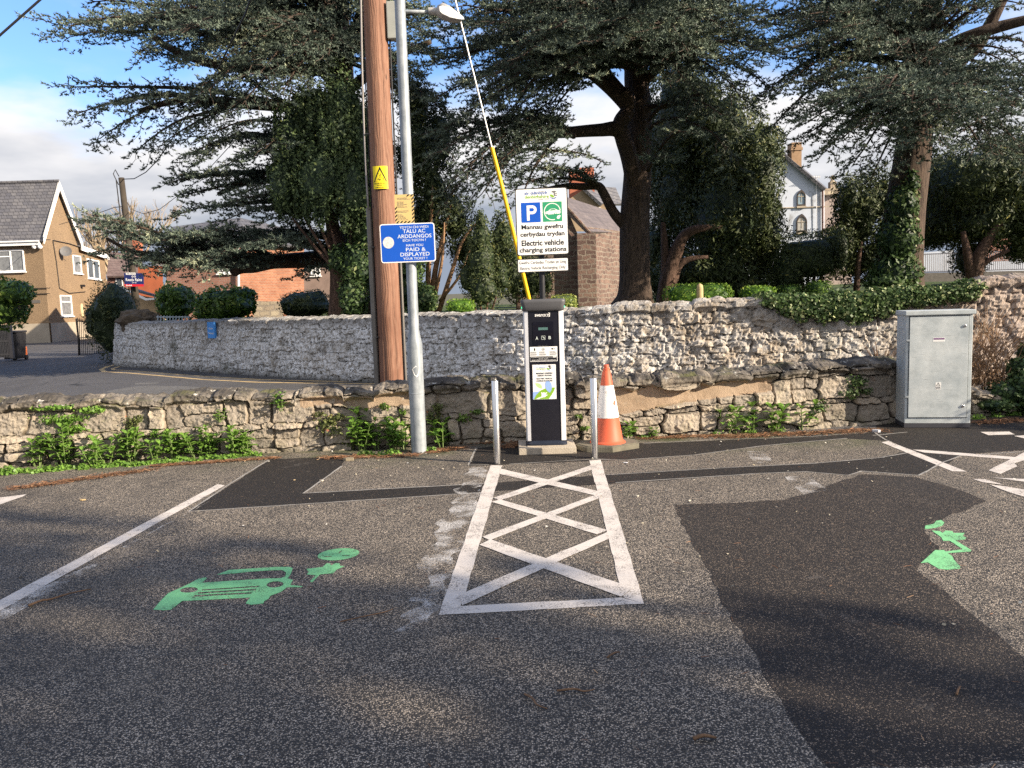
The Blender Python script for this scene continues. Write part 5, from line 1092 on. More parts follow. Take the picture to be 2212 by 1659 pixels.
LB = [([Pn(1372, 405, 20.9), Pn(1362, 350, 20.7), Pn(1350, 310, 20.6), Pn(1335, 280, 20.5), Pn(1295, 281, 20.3), Pn(1240, 285, 20.1), Pn(1190, 290, 19.9), Pn(1160, 305, 19.6)], [.24, .23, .22, .20, .16, .14, .12, .08]),
      ([Pn(1336, 284, 20.5), Pn(1342, 262, 20.4), Pn(1356, 235, 20.4), Pn(1330, 205, 20.3), Pn(1290, 170, 20.1), Pn(1245, 140, 19.8), Pn(1190, 120, 19.4)], [.2, .2, .19, .15, .13, .11, .07]),
      ([Pn(1356, 238, 20.4), Pn(1352, 215, 20.3), Pn(1320, 175, 20.3), Pn(1295, 145, 20.4), Pn(1250, 122, 20.5), Pn(1200, 110, 20.6)], [.16, .16, .15, .15, .12, .08]),
      ([Pn(1357, 240, 20.4), Pn(1362, 215, 20.2), Pn(1348, 195, 20.1)], [.13, .12, .12]),
      ([Pn(1352, 490, 21), Pn(1325, 458, 20.9), Pn(1305, 420, 20.8), Pn(1292, 402, 20.7), Pn(1260, 403, 20.5), Pn(1225, 402, 20.3), Pn(1180, 408, 20.1)], [.15, .13, .12, .11, .09, .08, .04]),
      ([Pn(1366, 150, 21), Pn(1340, 110, 21), Pn(1325, 130, 20.7), Pn(1300, 150, 20.4)], [.2, .17, .14, .1]),
      ([Pn(1385, 235, 21), Pn(1450, 225, 20.5), Pn(1520, 200, 20)], [.1, .07, .04]),
      ([Pn(1388, 180, 21), Pn(1440, 130, 20.4), Pn(1500, 110, 19.8), Pn(1560, 90, 19)], [.14, .12, .09, .05]),
      ([Pn(1388, 100, 21), Pn(1480, 40, 20), Pn(1600, -10, 19)], [.16, .12, .06]), ([Pn(1380, 80, 21), Pn(1280, 30, 19), Pn(1150, 0, 17.5)], [.15, .11, .06])]
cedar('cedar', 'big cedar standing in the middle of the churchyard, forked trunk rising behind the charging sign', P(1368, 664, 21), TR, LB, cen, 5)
# --- left cedar
S = (735, 130, 21)
TL_ = ([Pn(790, 685, 21), Pn(785, 600, 21), Pn(770, 480, 21), Pn(750, 350, 21), Pn(738, 220, 21), Pn(735, 100, 21), Pn(720, -80, 21), Pn(715, -400, 21)], [.55, .48, .42, .38, .34, .30, .24, .12])
LL = [([Pn(785, 590, 21), Pn(720, 562, 20.6), Pn(650, 562, 20.3), Pn(590, 566, 20), Pn(550, 575, 19.8), Pn(520, 578, 19.6), Pn(505, 586, 19.4)], [.26, .23, .2, .17, .16, .15, .14]),
      ([Pn(540, 575, 19.8), Pn(500, 572, 19.5), Pn(440, 568, 19.3), Pn(360, 565, 19), Pn(290, 545, 18.7), Pn(230, 515, 18.5)], [.12, .1, .09, .07, .05, .03]),
      ([Pn(745, 200, 21), Pn(650, 100, 20.6), Pn(560, 0, 20), Pn(500, -80, 19)], [.2, .16, .12, .08]), ([Pn(740, 260, 21), Pn(640, 235, 20.5), Pn(520, 225, 20), Pn(400, 215, 19.6), Pn(300, 240, 19.4)], [.16, .13, .11, .08, .05]),
      ([Pn(738, 150, 21), Pn(600, 150, 20.3), Pn(470, 140, 19.8), Pn(380, 110, 19.6), Pn(330, 80, 19.4)], [.17, .14, .11, .09, .06]), ([Pn(735, 90, 21), Pn(700, 0, 20.6), Pn(660, -90, 20)], [.2, .17, .13]),
      ([Pn(740, 120, 21), Pn(790, 30, 20.6), Pn(830, -60, 20)], [.18, .15, .12]), ([Pn(730, 60, 21), Pn(745, -30, 21.4), Pn(780, -100, 22)], [.16, .14, .1]), ([Pn(745, 200, 21), Pn(840, 130, 20.5), Pn(930, 90, 20)], [.14, .11, .06]),
      ([Pn(760, 450, 21), Pn(650, 400, 20.6), Pn(550, 390, 20.2), Pn(470, 420, 20)], [.15, .12, .08, .05])]
lef = BB([
 ((112, 55, 19.5), .5, 1.2), ((150, 80, 19.8), .5, 1.2), ((190, 5, 19.5), .5, 1.3), ((250, 60, 18.5), .6, 1.4), ((330, 30, 17.5), .6, 1.4), ((300, 110, 18.5), .5, 1.3, {'hang': .2}), ((420, 60, 17), .6, 1.4), ((500, 20, 17), .6, 1.4), ((380, 140, 17.8), .6, 1.2),
 ((148, 188, 19.6), .25, 1.0, {'hang': .1}, (640, 235, 20.5)), ((160, 248, 19.4), .3, .9, {'hang': .25}, (520, 225, 20)), ((215, 300, 19.4), .4, .9, {'hang': .35}, (520, 225, 20)), ((290, 330, 19.4), .4, .8, {'hang': .45}, (560, 228, 20)), ((350, 310, 19), .3, .8, {'hang': .4}, (600, 235, 20.2)), ((260, 220, 18.8), .3, 1.0, {'hang': .15}, (640, 235, 20.5)),
 ((480, 130, 17), .6, 1.3), ((560, 160, 16.5), .5, 1.2), ((430, 190, 17.5), .5, 1.2, {'hang': .1}), ((600, 60, 16.5), .5, 1.3), ((520, 230, 17), .5, 1.1, {'hang': .2}), ((610, 200, 17), .4, 1.0, {'hang': .1}),
 ((400, 335, 18.5), .3, 1.0, {'hang': .2}, (740, 300, 21)), ((450, 290, 18), .4, 1.0, {'hang': .25}, (740, 300, 21)), ((410, 385, 19), .2, .9, {}, (650, 400, 20.6)), ((395, 425, 19), .2, .9, {}, (650, 400, 20.6)), ((370, 470, 19), .2, .9, {}, (700, 440, 20.6)), ((480, 360, 18.5), .3, 1.0, {'hang': .1}, (740, 340, 21)), ((520, 420, 18.5), .3, 1.0, {}, (740, 400, 21)), ((500, 470, 18.5), .2, .9, {}, (700, 450, 20.8)), ((560, 320, 18), .3, 1.0, {'hang': .2}, (740, 300, 21)), ((570, 480, 18.5), .2, .9, {}, (740, 470, 21)),
 ((178, 475, 18.4), .15, 1.0, {}, (560, 570, 19.8)), ((230, 500, 18.2), .2, 1.1, {'d': 1.2}, (560, 570, 19.8)), ((200, 545, 18.3), .2, .9, {'hang': .1}, (520, 572, 19.6)), ((290, 565, 18.2), .15, .9, {'hang': .15}, (520, 572, 19.6)), ((330, 520, 17.8), .25, 1.1, {'d': 1.2}, (600, 565, 20)), ((400, 560, 18), .2, 1.0, {'d': 1.2, 'hang': .15}, (620, 565, 20)), ((430, 505, 18.2), .3, 1.1, {'d': 1.2}, (700, 545, 20.6)), ((500, 540, 18), .3, 1.1, {'d': 1.2}, (720, 550, 20.7)), ((570, 520, 18.2), .2, 1.0, {'d': 1.2}, (760, 540, 21)), ((350, 580, 18.5), .1, .8, {'hang': .2}, (560, 572, 19.8)), ((620, 540, 18.5), .2, .9, {}, (780, 560, 21)), ((460, 575, 18.4), .1, .8, {'hang': .15}, (640, 565, 20)), ((640, 590, 19), .1, .6, {'hang': .3}, (760, 580, 20.8)),
 ((955, 240, 19), .5, 1.0, {'hang': .15}), ((930, 120, 18.5), .5, 1.1), ((960, 30, 18.5), .4, 1.1), ((940, 320, 20), .5, 1.0, {'hang': .2}), ((880, 30, 17.5), .4, 1.1, {'d': .7}), ((660, 120, 17.5), .3, .9, {'d': .8}), ((900, 400, 20), .5, .9, {'hang': .2}, (750, 300, 21)), ((870, 200, 18), .4, .9, {'d': .8}),
 ((400, -60, 17), .5, 1.4), ((560, -60, 16), .5, 1.4), ((720, -190, 16), .5, 1.4), ((880, -60, 17), .5, 1.3), ((240, -60, 19), .5, 1.3)], S, 21)
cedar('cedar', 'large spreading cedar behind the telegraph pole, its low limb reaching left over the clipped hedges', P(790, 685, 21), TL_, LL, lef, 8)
# --- right cedar
S = (1990, 130, 20)
TRr = ([Pn(1940, 625, 20), Pn(1945, 560, 20), Pn(1955, 450, 20), Pn(1973, 322, 20), Pn(1990, 150, 20), Pn(2000, 0, 20), Pn(2005, -250, 20), Pn(2005, -500, 20)], [.62, .52, .47, .42, .34, .30, .2, .1])
LR_ = [([Pn(2000, 135, 20), Pn(2060, 95, 19.7), Pn(2120, 70, 19.4), Pn(2170, 55, 19.2), Pn(2250, 35, 18.8)], [.2, .17, .15, .13, .1]), ([Pn(2040, 175, 20.3), Pn(2075, 130, 20), Pn(2110, 100, 19.8), Pn(2140, 50, 19.6), Pn(2175, -20, 19.4)], [.17, .16, .15, .14, .1]),
       ([Pn(1975, 130, 20), Pn(1930, 100, 19.7), Pn(1880, 70, 19.4), Pn(1840, 40, 19.2), Pn(1780, 10, 19)], [.16, .13, .12, .1, .06]), ([Pn(1985, 60, 20), Pn(1980, -50, 20.3), Pn(1960, -150, 20.5)], [.16, .14, .1]), ([Pn(2015, 20, 20), Pn(2045, -60, 19.8), Pn(2080, -150, 19.6)], [.18, .15, .1]), ([Pn(1970, 150, 20), Pn(1890, 130, 19.6), Pn(1800, 125, 19.2)], [.1, .08, .05]),
       ([Pn(1985, 200, 20), Pn(2080, 205, 19.5), Pn(2200, 225, 19)], [.14, .11, .07])]
T2 = (1985, 215, 20)
rig = BB([
 ((1745, 265, 17.5), .4, 1.1, {}, T2), ((1790, 225, 16.5), .5, 1.1, {}, T2), ((1850, 215, 15.5), .5, 1.1, {}, T2), ((1915, 200, 15), .5, 1.1, {'d': 1.1}, T2), ((1970, 220, 14.8), .5, 1.1, {'d': 1.1}, T2), ((2030, 240, 14.8), .5, 1.1, {'d': 1.1}, T2), ((2090, 240, 15), .5, 1.1, {'d': 1.1}, T2), ((2160, 245, 15.2), .5, 1.2, {'d': 1.1}, T2), ((2240, 260, 15.5), .5, 1.2, {}, T2), ((1880, 270, 16), .4, 1.0, {'hang': .1}, T2), ((2010, 300, 15.8), .3, .9, {'hang': .15}, T2), ((2120, 320, 16), .3, 1.0, {'hang': .15}, T2), ((2220, 340, 16.3), .3, 1.0, {'hang': .15}, T2),
 ((1780, 330, 17.8), .4, .9, {'hang': .35}, T2), ((1820, 300, 17), .3, .9, {'hang': .3}, T2), ((1730, 300, 18.5), .3, .8, {'hang': .3}, T2), ((1840, 360, 18.5), .3, .8, {'hang': .45}, T2), ((1880, 390, 19), .2, .7, {'hang': .45}, T2),
 ((1640, 110, 18), .5, 1.2), ((1660, 40, 18), .5, 1.2), ((1700, 180, 18), .5, 1.1, {'hang': .2}), ((1640, 210, 18.5), .6, 1.0, {'hang': .3}), ((1720, 100, 17), .5, 1.2), ((1750, 30, 17), .5, 1.2), ((1820, 60, 17), .4, .9, {'d': .7}), ((1670, 270, 19), .6, .9, {'hang': .35}), ((1770, 170, 17.5), .4, 1.0, {'hang': .15}),
 ((2212, 10, 17), .4, .9, {'d': .6}), ((2120, 20, 17), .4, .8, {'d': .5}), ((2250, 110, 17.5), .4, .9, {'d': .6}), ((2190, 150, 18.5), .3, .8, {'d': .6, 'hang': .4}), ((2060, 20, 18), .4, .8, {'d': .5}), ((2250, 190, 17.5), .3, 1.0),
 ((1850, -160, 17.5), .5, 1.3), ((2000, -260, 17), .5, 1.3), ((2150, -220, 17.5), .5, 1.3), ((1720, -50, 17), .5, 1.3), ((2250, -40, 18), .5, 1.2)], S, 20)
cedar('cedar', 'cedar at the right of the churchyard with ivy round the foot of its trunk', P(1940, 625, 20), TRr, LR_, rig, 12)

# --- dense leafy masses
def blob_leaves(ells, dens, rng, size, asp=0.5, droop=0.0, noise=0.25, shell=(0.72, 1.04), nseed=1, clump=2.2, box=False):
    V, T = [], []
    for c, r in ells:
        c = np.array(c); r = np.array(r); area = 4*math.pi*((r[0]*r[1])**1.6/3+(r[0]*r[2])**1.6/3+(r[1]*r[2])**1.6/3)**(1/1.6); n = int(area*dens)
        d = unit(rng.normal(size=(n, 3)))
        if box: d = d/(np.abs(d)**4).sum(1, keepdims=True)**0.25
        rad = shell[0]+(shell[1]-shell[0])*rng.random(n)**0.6
        nz = fbm(d[:, 0]*clump+c[0], d[:, 1]*clump+c[1], d[:, 2]*clump*r[2]/max(r[0], .1)*0.7+c[2], nseed, 4)
        k = np.clip((nz-0.5)*2, -1, 1)*noise; p = c+d*r*(rad+k)[:, None]
        nrm = unit(d/r+rng.normal(size=(n, 3))*0.75*np.linalg.norm(d/r, axis=1, keepdims=True)*0.8)
        u = unit(np.cross(nrm, rng.normal(size=(n, 3)))); 
        if droop: u = unit(u*(1-droop)+np.array((0, 0, -1.0))*droop)
        w = unit(np.cross(nrm, u)); s = (size*(0.6+0.8*rng.random(n)))[:, None]
        V.append(np.stack([p-u*s*0.5, p+w*s*asp*0.5, p+u*s*0.5, p-w*s*asp*0.5], 1)); T.append(np.clip(0.45+k/max(noise, .01)*0.3*0.9+rng.normal(size=n)*0.2, 0, 1))
    return np.concatenate(V), np.concatenate(T)
def core(mb, ells, f=0.74, box=False):
    for c, r in ells:
        bm = bmesh.new(); bmesh.ops.create_icosphere(bm, subdivisions=3, radius=1.0)
        a = np.array([v.co[:] for v in bm.verts]); nz = fbm(a[:, 0]*2+c[0], a[:, 1]*2+c[1], a[:, 2]*2+c[2], 4, 3)
        if box: a = a/(np.abs(a)**4).sum(1, keepdims=True)**0.25; nz = nz*.3+.35
        mb.add(np.array(c)+a*np.array(r)*f*(0.7+0.6*nz)[:, None], [[v.index for v in q.verts] for q in bm.faces], 0); bm.free()
def mass(name, label, cat, base, ells_px, mat, seed, dens=260, size=0.09, stems=None, stem_mat=None, core_f=0.7, group=None, parent=None, part='crown', stem_part='trunk', **kw):
    """ells_px: (u,v,y,ru,rv,ry): photo pixel of the middle, radii in pixels (and ry in metres)"""
    rng = np.random.default_rng(seed); b0 = np.array(base); ells = []
    for u, v, y, ru, rv, ry in ells_px: ells.append((Pn(u, v, y)-b0, (ru*y/FPX, ry, rv*y/FPX)))
    t = parent if parent is not None else thing(name, label, cat, base, group=group)
    if mat is L_YEW: kw.setdefault('asp', .30)
    V, T = blob_leaves(ells, dens, rng, size, nseed=seed, **kw); ex = MB(); core(ex, ells, core_f, kw.get('box', False))
    me_o = tri_mesh(part, V, T, [mat], t)
    if core_f > 0:
        bm = bmesh.new(); bm.from_mesh(me_o.data); tmp = ex.mesh('x'); bm.from_mesh(tmp); bm.to_mesh(me_o.data); bm.free(); bpy.data.meshes.remove(tmp)
    if stems:
        mb = MB()
        for pts, rr in stems:
            q = [np.array(p)-b0 for p in pts]; mb.tube(smooth_path(q), interp_r(rr, len(q)), 8)
        mb.build(stem_part, stem_mat or B_YEW, t, smooth=True)
    return t
def stem(pts, r): return ([Pn(*p) for p in pts], r)
# Irish yew beside the telegraph pole
mass('irish_yew', 'dark clumpy upright yew in front of the left cedar, beside the telegraph pole', 'yew tree', P(735, 686, 18.7),
     [(640, 330, 18.6, 42, 135, .9), (690, 290, 18.8, 48, 120, 1.0), (745, 280, 18.6, 48, 130, 1.0), (790, 330, 18.8, 40, 130, .9), (620, 400, 18.4, 35, 75, .8), (700, 390, 18.2, 60, 90, .9), (770, 420, 18.4, 50, 90, .9), (660, 245, 19, 28, 60, .6), (820, 420, 19, 35, 110, .8)], L_IYEW, 3, 330, 0.075,
     [stem([(735, 686, 18.8), (735, 600, 18.8), (725, 520, 18.8), (700, 400, 18.8)], [.3, .25, .2, .08]), stem([(740, 640, 18.7), (765, 560, 18.7), (785, 450, 18.7)], [.16, .13, .07])]+[stem([(742, 600, 18.5), (742+k*14, 540, 18.4), (735+k*26, 470, 18.3)], [.05, .04, .02]) for k in (-4, -3, -2, -1, 1, 2, 3)], clump=4.5, noise=.3, droop=.35)
mass('ivy', 'thick ivy climbing round the trunk foot between the telegraph pole and the box hedge', 'ivy', P(770, 686, 18.5),
     [(765, 640, 18.3, 34, 55, .45), (775, 570, 18.3, 38, 60, .45), (800, 510, 18.3, 34, 55, .4), (735, 560, 18.4, 26, 35, .3), (860, 620, 18.4, 45, 65, .5), (880, 560, 18.4, 40, 60, .5), (915, 645, 18.3, 32, 35, .4)], L_IVY, 4, 330, 0.10, part='leaves', core_f=.8, noise=.2, clump=4)
_r = random.Random(5); PL = []
for k in range(110):      # upright plumes over the Irish yew
    a = _r.random(); u = 598+220*a; lo = 470-30*abs(a-.5); hi_ = 205+60*abs(a-.45)*2; v = hi_+(lo-hi_)*_r.random(); PL.append((u+_r.uniform(-8, 8), v, 17.75+abs(a-.5)*1.5+_r.uniform(-.12, .15), _r.uniform(7, 12), _r.uniform(26, 48), .14))
_t = [o for o in C.objects if o.get('label', '').startswith('dark clumpy upright yew')][0]
mass('irish_yew', None, None, _t.location, PL, L_IYEW, 33, 480, .075, parent=_t, part='plumes', core_f=.6, noise=.2, droop=-.4, asp=.45)
# shrubby yew between column and sign
mass('yew', 'tall shaded yew with bare orange brown stems behind the steel column', 'yew tree', P(935, 682, 19.5),
     [(905, 330, 19.6, 45, 100, .9), (940, 420, 19.4, 45, 90, .8), (985, 470, 19.6, 40, 80, .8), (915, 480, 19.8, 50, 80, .8), (1010, 540, 20, 40, 60, .7), (900, 230, 20, 40, 70, .8), (950, 300, 20.4, 40, 80, .8), (1060, 560, 20.5, 35, 60, .6)], L_YEW, 6, 360, 0.10,
     [stem([(935, 682, 19.4), (938, 600, 19.3), (955, 520, 19.1), (975, 440, 19)], [.09, .07, .05, .02]), stem([(930, 682, 19.4), (925, 600, 19.2), (930, 500, 19), (935, 400, 18.9)], [.1, .07, .05, .02]), stem([(945, 682, 19.4), (975, 590, 19), (1000, 520, 18.9), (1030, 480, 18.8)], [.07, .05, .03, .015]), stem([(940, 640, 19.2), (955, 560, 18.9), (960, 480, 18.8)], [.05, .035, .015]), stem([(950, 650, 19.2), (990, 600, 18.8), (1015, 540, 18.7)], [.04, .03, .012])], simple('orange_brown_stem', (0.34, 0.2, 0.11), .9, var=.5), core_f=.55, clump=4, noise=.35)
mass('conical_yew', 'dark narrow cone shaped yew between the steel column and the yellow wire guard', 'yew tree', P(1045, 678, 17),
     [(1045, 620, 17, 42, 58, .5), (1042, 570, 17, 38, 60, .5), (1040, 520, 17, 27, 50, .35), (1038, 480, 17, 14, 30, .2), (1010, 600, 17.1, 22, 40, .3), (1082, 600, 17.1, 22, 45, .3)], L_YEW, 9, 420, 0.075, [stem([(1045+k*5, 678, 17), (1045+k*9, 640, 16.9)], [.03, .02]) for k in (-3, -1, 1, 3)], droop=-.5, clump=5, noise=.25)
mass('yew', 'dark green yew standing right behind the charging bay sign', 'yew tree', P(1130, 672, 18.5),
     [(1110, 590, 18.5, 30, 65, .5), (1145, 600, 18.6, 36, 60, .5), (1085, 520, 18.8, 28, 60, .5), (1175, 600, 18.6, 22, 45, .4)], L_YEW, 10, 500, 0.09, [stem([(1120, 672, 18.4), (1118, 620, 18.4)], [.06, .04])], clump=5)
# big dark yew right of the cedar trunk
mass('yew', 'huge dark yew filling the space between the central cedar trunk and the white gabled house', 'yew tree', P(1440, 655, 23),
     [(1470, 250, 24, 70, 130, 1.8), (1550, 330, 24, 90, 140, 2), (1620, 400, 23.5, 62, 130, 1.6), (1640, 520, 23.5, 50, 100, 1.4), (1560, 480, 23, 90, 110, 1.8), (1470, 430, 24.5, 60, 120, 1.4), (1530, 590, 23, 110, 55, 1.6), (1420, 560, 25, 40, 90, 1), (1420, 350, 25.5, 35, 120, 1), (1600, 620, 22.5, 80, 35, 1.2), (1650, 330, 24, 35, 60, 1)], L_YEW, 13, 300, 0.13,
     [stem([(1440, 655, 22), (1445, 600, 21.9), (1462, 540, 21.8), (1490, 500, 21.7), (1560, 490, 21.6)], [.3, .24, .18, .13, .06]), stem([(1438, 650, 22), (1437, 560, 21.9), (1432, 480, 21.9)], [.16, .12, .06]), stem([(1450, 640, 22), (1470, 570, 21.8), (1530, 555, 21.6)], [.14, .1, .05])], clump=3.2, noise=.33, droop=.3)
mass('drum_yew', 'clipped dark flat topped yew in front of the white gabled house', 'yew tree', P(1740, 640, 21.5),
     [(1742, 560, 21.5, 62, 56, 1.2), (1700, 590, 21.4, 30, 50, .8), (1800, 545, 21.6, 28, 50, .8)], L_YEW, 14, 420, 0.09, [stem([(1745+k*6, 640, 21.3), (1745+k*14, 600, 21.2), (1745+k*20, 570, 21.1)], [.05, .04, .02]) for k in (-2, -1, 0, 1, 2)], box=True, noise=.15)
mass('yew', 'loose spiky dark yew between the white house and the ivy clad cedar trunk', 'yew tree', P(1850, 630, 22),
     [(1860, 470, 22.4, 50, 95, 1), (1830, 430, 22, 28, 55, .6), (1815, 520, 22.2, 32, 50, .7), (1900, 560, 22.3, 40, 60, .9), (1850, 570, 22.5, 45, 45, .8), (1900, 430, 22.6, 36, 70, .9)], L_YEW, 15, 330, 0.12, [stem([(1850, 630, 21.8), (1853, 580, 21.8), (1860, 520, 21.8)], [.09, .07, .04])], core_f=.55, noise=.5, clump=3.5)
mass('ivy', 'ivy leaves wrapping the lower trunk of the right hand cedar', 'ivy', P(1925, 625, 19.6),
     [(1935, 590, 19.6, 52, 45, .62), (1942, 520, 19.65, 42, 60, .55), (1948, 450, 19.7, 32, 50, .48), (1915, 610, 19.4, 45, 20, .5), (1962, 400, 19.8, 20, 40, .4)], L_IVY, 16, 260, 0.12, part='leaves', core_f=.8, noise=.15, clump=4)
mass('yew', 'broad dark yew with a forked orange lit trunk at the right edge', 'yew tree', P(2110, 600, 21.5),
     [(2090, 400, 22, 90, 90, 1.6), (2180, 420, 21.5, 80, 90, 1.5), (2050, 470, 22.5, 60, 70, 1.2), (2240, 480, 21, 60, 90, 1.2), (2130, 480, 21.5, 80, 60, 1.2), (2020, 400, 23, 50, 80, 1), (2210, 540, 21.5, 40, 28, .7), (2005, 510, 22.8, 36, 30, .7), (2095, 560, 22, 36, 45, .6), (2200, 340, 22.5, 80, 60, 1.2)], L_YEW, 17, 290, 0.12,
     [stem([(2105, 605, 21), (2112, 560, 20.9), (2140, 510, 20.8), (2165, 480, 20.8)], [.22, .17, .12, .06]), stem([(2100, 605, 21), (2090, 550, 20.9), (2080, 500, 20.9)], [.16, .11, .06]), stem([(2110, 600, 21), (2125, 570, 20.9), (2180, 540, 20.7)], [.1, .07, .04])], clump=3.2, noise=.35, droop=.25)
# clipped hedges in the yard
def hedge(label, x0, x1, v0, v1, y, mat, seed, dens=500, size=.06, ry=.45, name='hedge'):
    r_ = random.Random(seed); cx_, cy_, rx_, rv_ = (x0+x1)/2, (v0+v1)/2, (x1-x0)/2, (v1-v0)/2*1.05; E_ = [(cx_, cy_, y, rx_*.9, rv_*.95, ry)]
    if ry > .5:
        for k in range(7): E_.append((cx_+r_.uniform(-.62, .62)*rx_, cy_+r_.uniform(-.5, .45)*rv_, y+r_.uniform(-.3, .1), rx_*r_.uniform(.28, .45), rv_*r_.uniform(.35, .58), ry*.7))
        dens = dens*.7
    mass(name, label, 'hedge', P(cx_, v1, y), E_, mat, seed, dens, size, box=ry <= .5, noise=.10 if ry <= .5 else .26, core_f=.86, part='leaves', clump=3.5, shell=(.86, 1.03))
hedge('long bright green clipped hedge behind the small weathered headstone', 1428, 1586, 612, 662, 19, L_BOX, 21, 420)
hedge('short bright green clipped hedge just right of the longest one', 1597, 1674, 617, 656, 19.5, L_BOX, 22)
hedge('low dark green clipped hedge below the flat topped yew', 1678, 1733, 615, 652, 20.5, L_LAUREL, 23)
hedge('smallest dark clipped hedge left of the ivy clad cedar', 1742, 1792, 607, 645, 20, L_LAUREL, 24)
hedge('yellow green little hedge right of the steel column', 962, 1028, 646, 680, 16.5, L_BOX, 25, 600, .05)
hedge('golden variegated hedge showing behind the right of the charging post', 1186, 1248, 637, 675, 16, L_GOLD, 26, 600, .05)
hedge('wide glossy laurel hedge with round top behind the left end of the churchyard wall', 420, 553, 618, 705, 22.5, L_LAUREL, 27, 260, .12, .8)
hedge('paler loose laurel bush at the left of the glossy laurel hedge', 335, 425, 612, 700, 24, L_LAUREL, 28, 200, .11, .7)
hedge('dark clipped box shaped hedge beside the brick building end', 597, 728, 624, 695, 24, L_YEW, 29, 260, .10, .9)
hedge('tall rounded black green yew bush beside the iron gate', 188, 302, 608, 778, 25, L_YEW, 30, 260, .10, 1.0)
hedge('leafy light green bush at the left edge above the trellis fence', -60, 58, 600, 712, 22, L_LAUREL, 31, 260, .13, .9)
# ivy thatch hanging over the wall
rng = np.random.default_rng(77); base = P(1850, 660, 12.9); b0 = np.array(base); Vs, Ts = [], []
ss = np.linspace(CX(1655), CX(2092), 46); ells = []
for s_ in ss:
    x, y = CWXY(s_); zt_ = float(np.interp(s_, _cs, _chh)); f = (s_-ss[0])/(ss[-1]-ss[0]); hgt = 0.10+0.07*math.sin(min(1, f*1.2)*math.pi)+rng.uniform(-.03, .03); dn = 0.10+0.17*math.sin(min(1, f*1.35)*math.pi)*1+rng.uniform(-.08, .08)
    ells.append((np.array((x, y+0.10, zt_+0.03))-b0, (0.2, 0.32, hgt))); ells.append((np.array((x, y-0.14, zt_-dn*0.45))-b0, (0.17, 0.10, dn*0.62)))
V, T = blob_leaves(ells, 620, rng, 0.055, asp=0.85, noise=.22, nseed=9, clump=4); T = np.clip(T+.18, 0, 1)
iv = tri_mesh('ivy', V, T, [L_IVY]); iv.location = base; tag(iv, 'long thatch of pale edged ivy draped over the top of the churchyard wall', 'ivy')
# ------------------------------------------------------------------ plants and litter along the low wall
def low_xy(s_, off=0.0):
    pts = np.array(LW); seg = np.linalg.norm(np.diff(pts, axis=0), axis=1); cum = np.concatenate([[0], np.cumsum(seg)])
    return float(np.interp(s_, cum, pts[:, 0])), float(np.interp(s_, cum, pts[:, 1]))-off
def valerian(seed, h=0.34, stems=5):
    """mesh of one clump: upright stems with pairs of long pointed leaves"""
    r = np.random.default_rng(seed); quads = []; T = []; st = MB()
    for k in range(stems):
        a = r.uniform(0, 2*math.pi); lean = r.uniform(0.02, 0.14); hh = h*r.uniform(0.55, 1.0); top = np.array((math.cos(a)*lean, math.sin(a)*lean, hh)); b = np.array((math.cos(a)*0.03, math.sin(a)*0.03, 0))
        st.tube([tuple(b), tuple((b+top)/2+r.normal(size=3)*0.008), tuple(top)], [0.006, 0.005, 0.003], 5)
        n = int(hh/0.042)
        for i in range(n):
            f = (i+1.0)/n; c = b+(top-b)*f; L = (0.125*(1-0.45*abs(f-0.55)*1.6))*r.uniform(0.8, 1.25); a0 = i*1.75+r.uniform(-.3, .3)
            for q in (0, math.pi, math.pi/2 if f > .8 else None):
                if q is None: continue
                d = np.array((math.cos(a0+q), math.sin(a0+q), 0.35 if f < .85 else .9)); d = unit(d); sd = unit(np.cross(d, (0, 0, 1))); w = L*0.24; nb = np.array((0, 0, -1.0))
                p0 = c; p1 = c+d*L*0.45; p2 = c+d*L*0.82+nb*L*0.10; p3 = c+d*L+nb*L*0.26; fold = np.array((0, 0, 0.25*w))
                for (A, Bq, wa, wb) in ((p0, p1, .25, 1), (p1, p2, 1, .62), (p2, p3, .62, .03)):
                    for sg in (-1, 1): quads.append([A, Bq, Bq+sd*sg*w*wb+fold*wb, A+sd*sg*w*wa+fold*wa][::sg]); 
                    T += [r.uniform(0, 1)*0.6+0.25*f]*2
    return np.array(quads), np.array(T), st
_val = []
M_STEMG = simple('green_stem', (0.14, 0.20, 0.06), .6)
def make_valerian(seed, h, stems, label, loc, rz=0.0):
    Q, T, st = valerian(seed, h, stems); t = thing('leafy_weed', label, 'weed', loc, rz, 'leafy weeds along the low wall')
    tri_mesh('leaves', Q, T, [L_FRESH], t); st.build('stems', M_STEMG, t); return t
protos = [make_valerian(1, .40, 8, 'x', (0, 0, 0)), make_valerian(2, .30, 7, 'x', (0, 0, 0)), make_valerian(3, .22, 6, 'x', (0, 0, 0))]
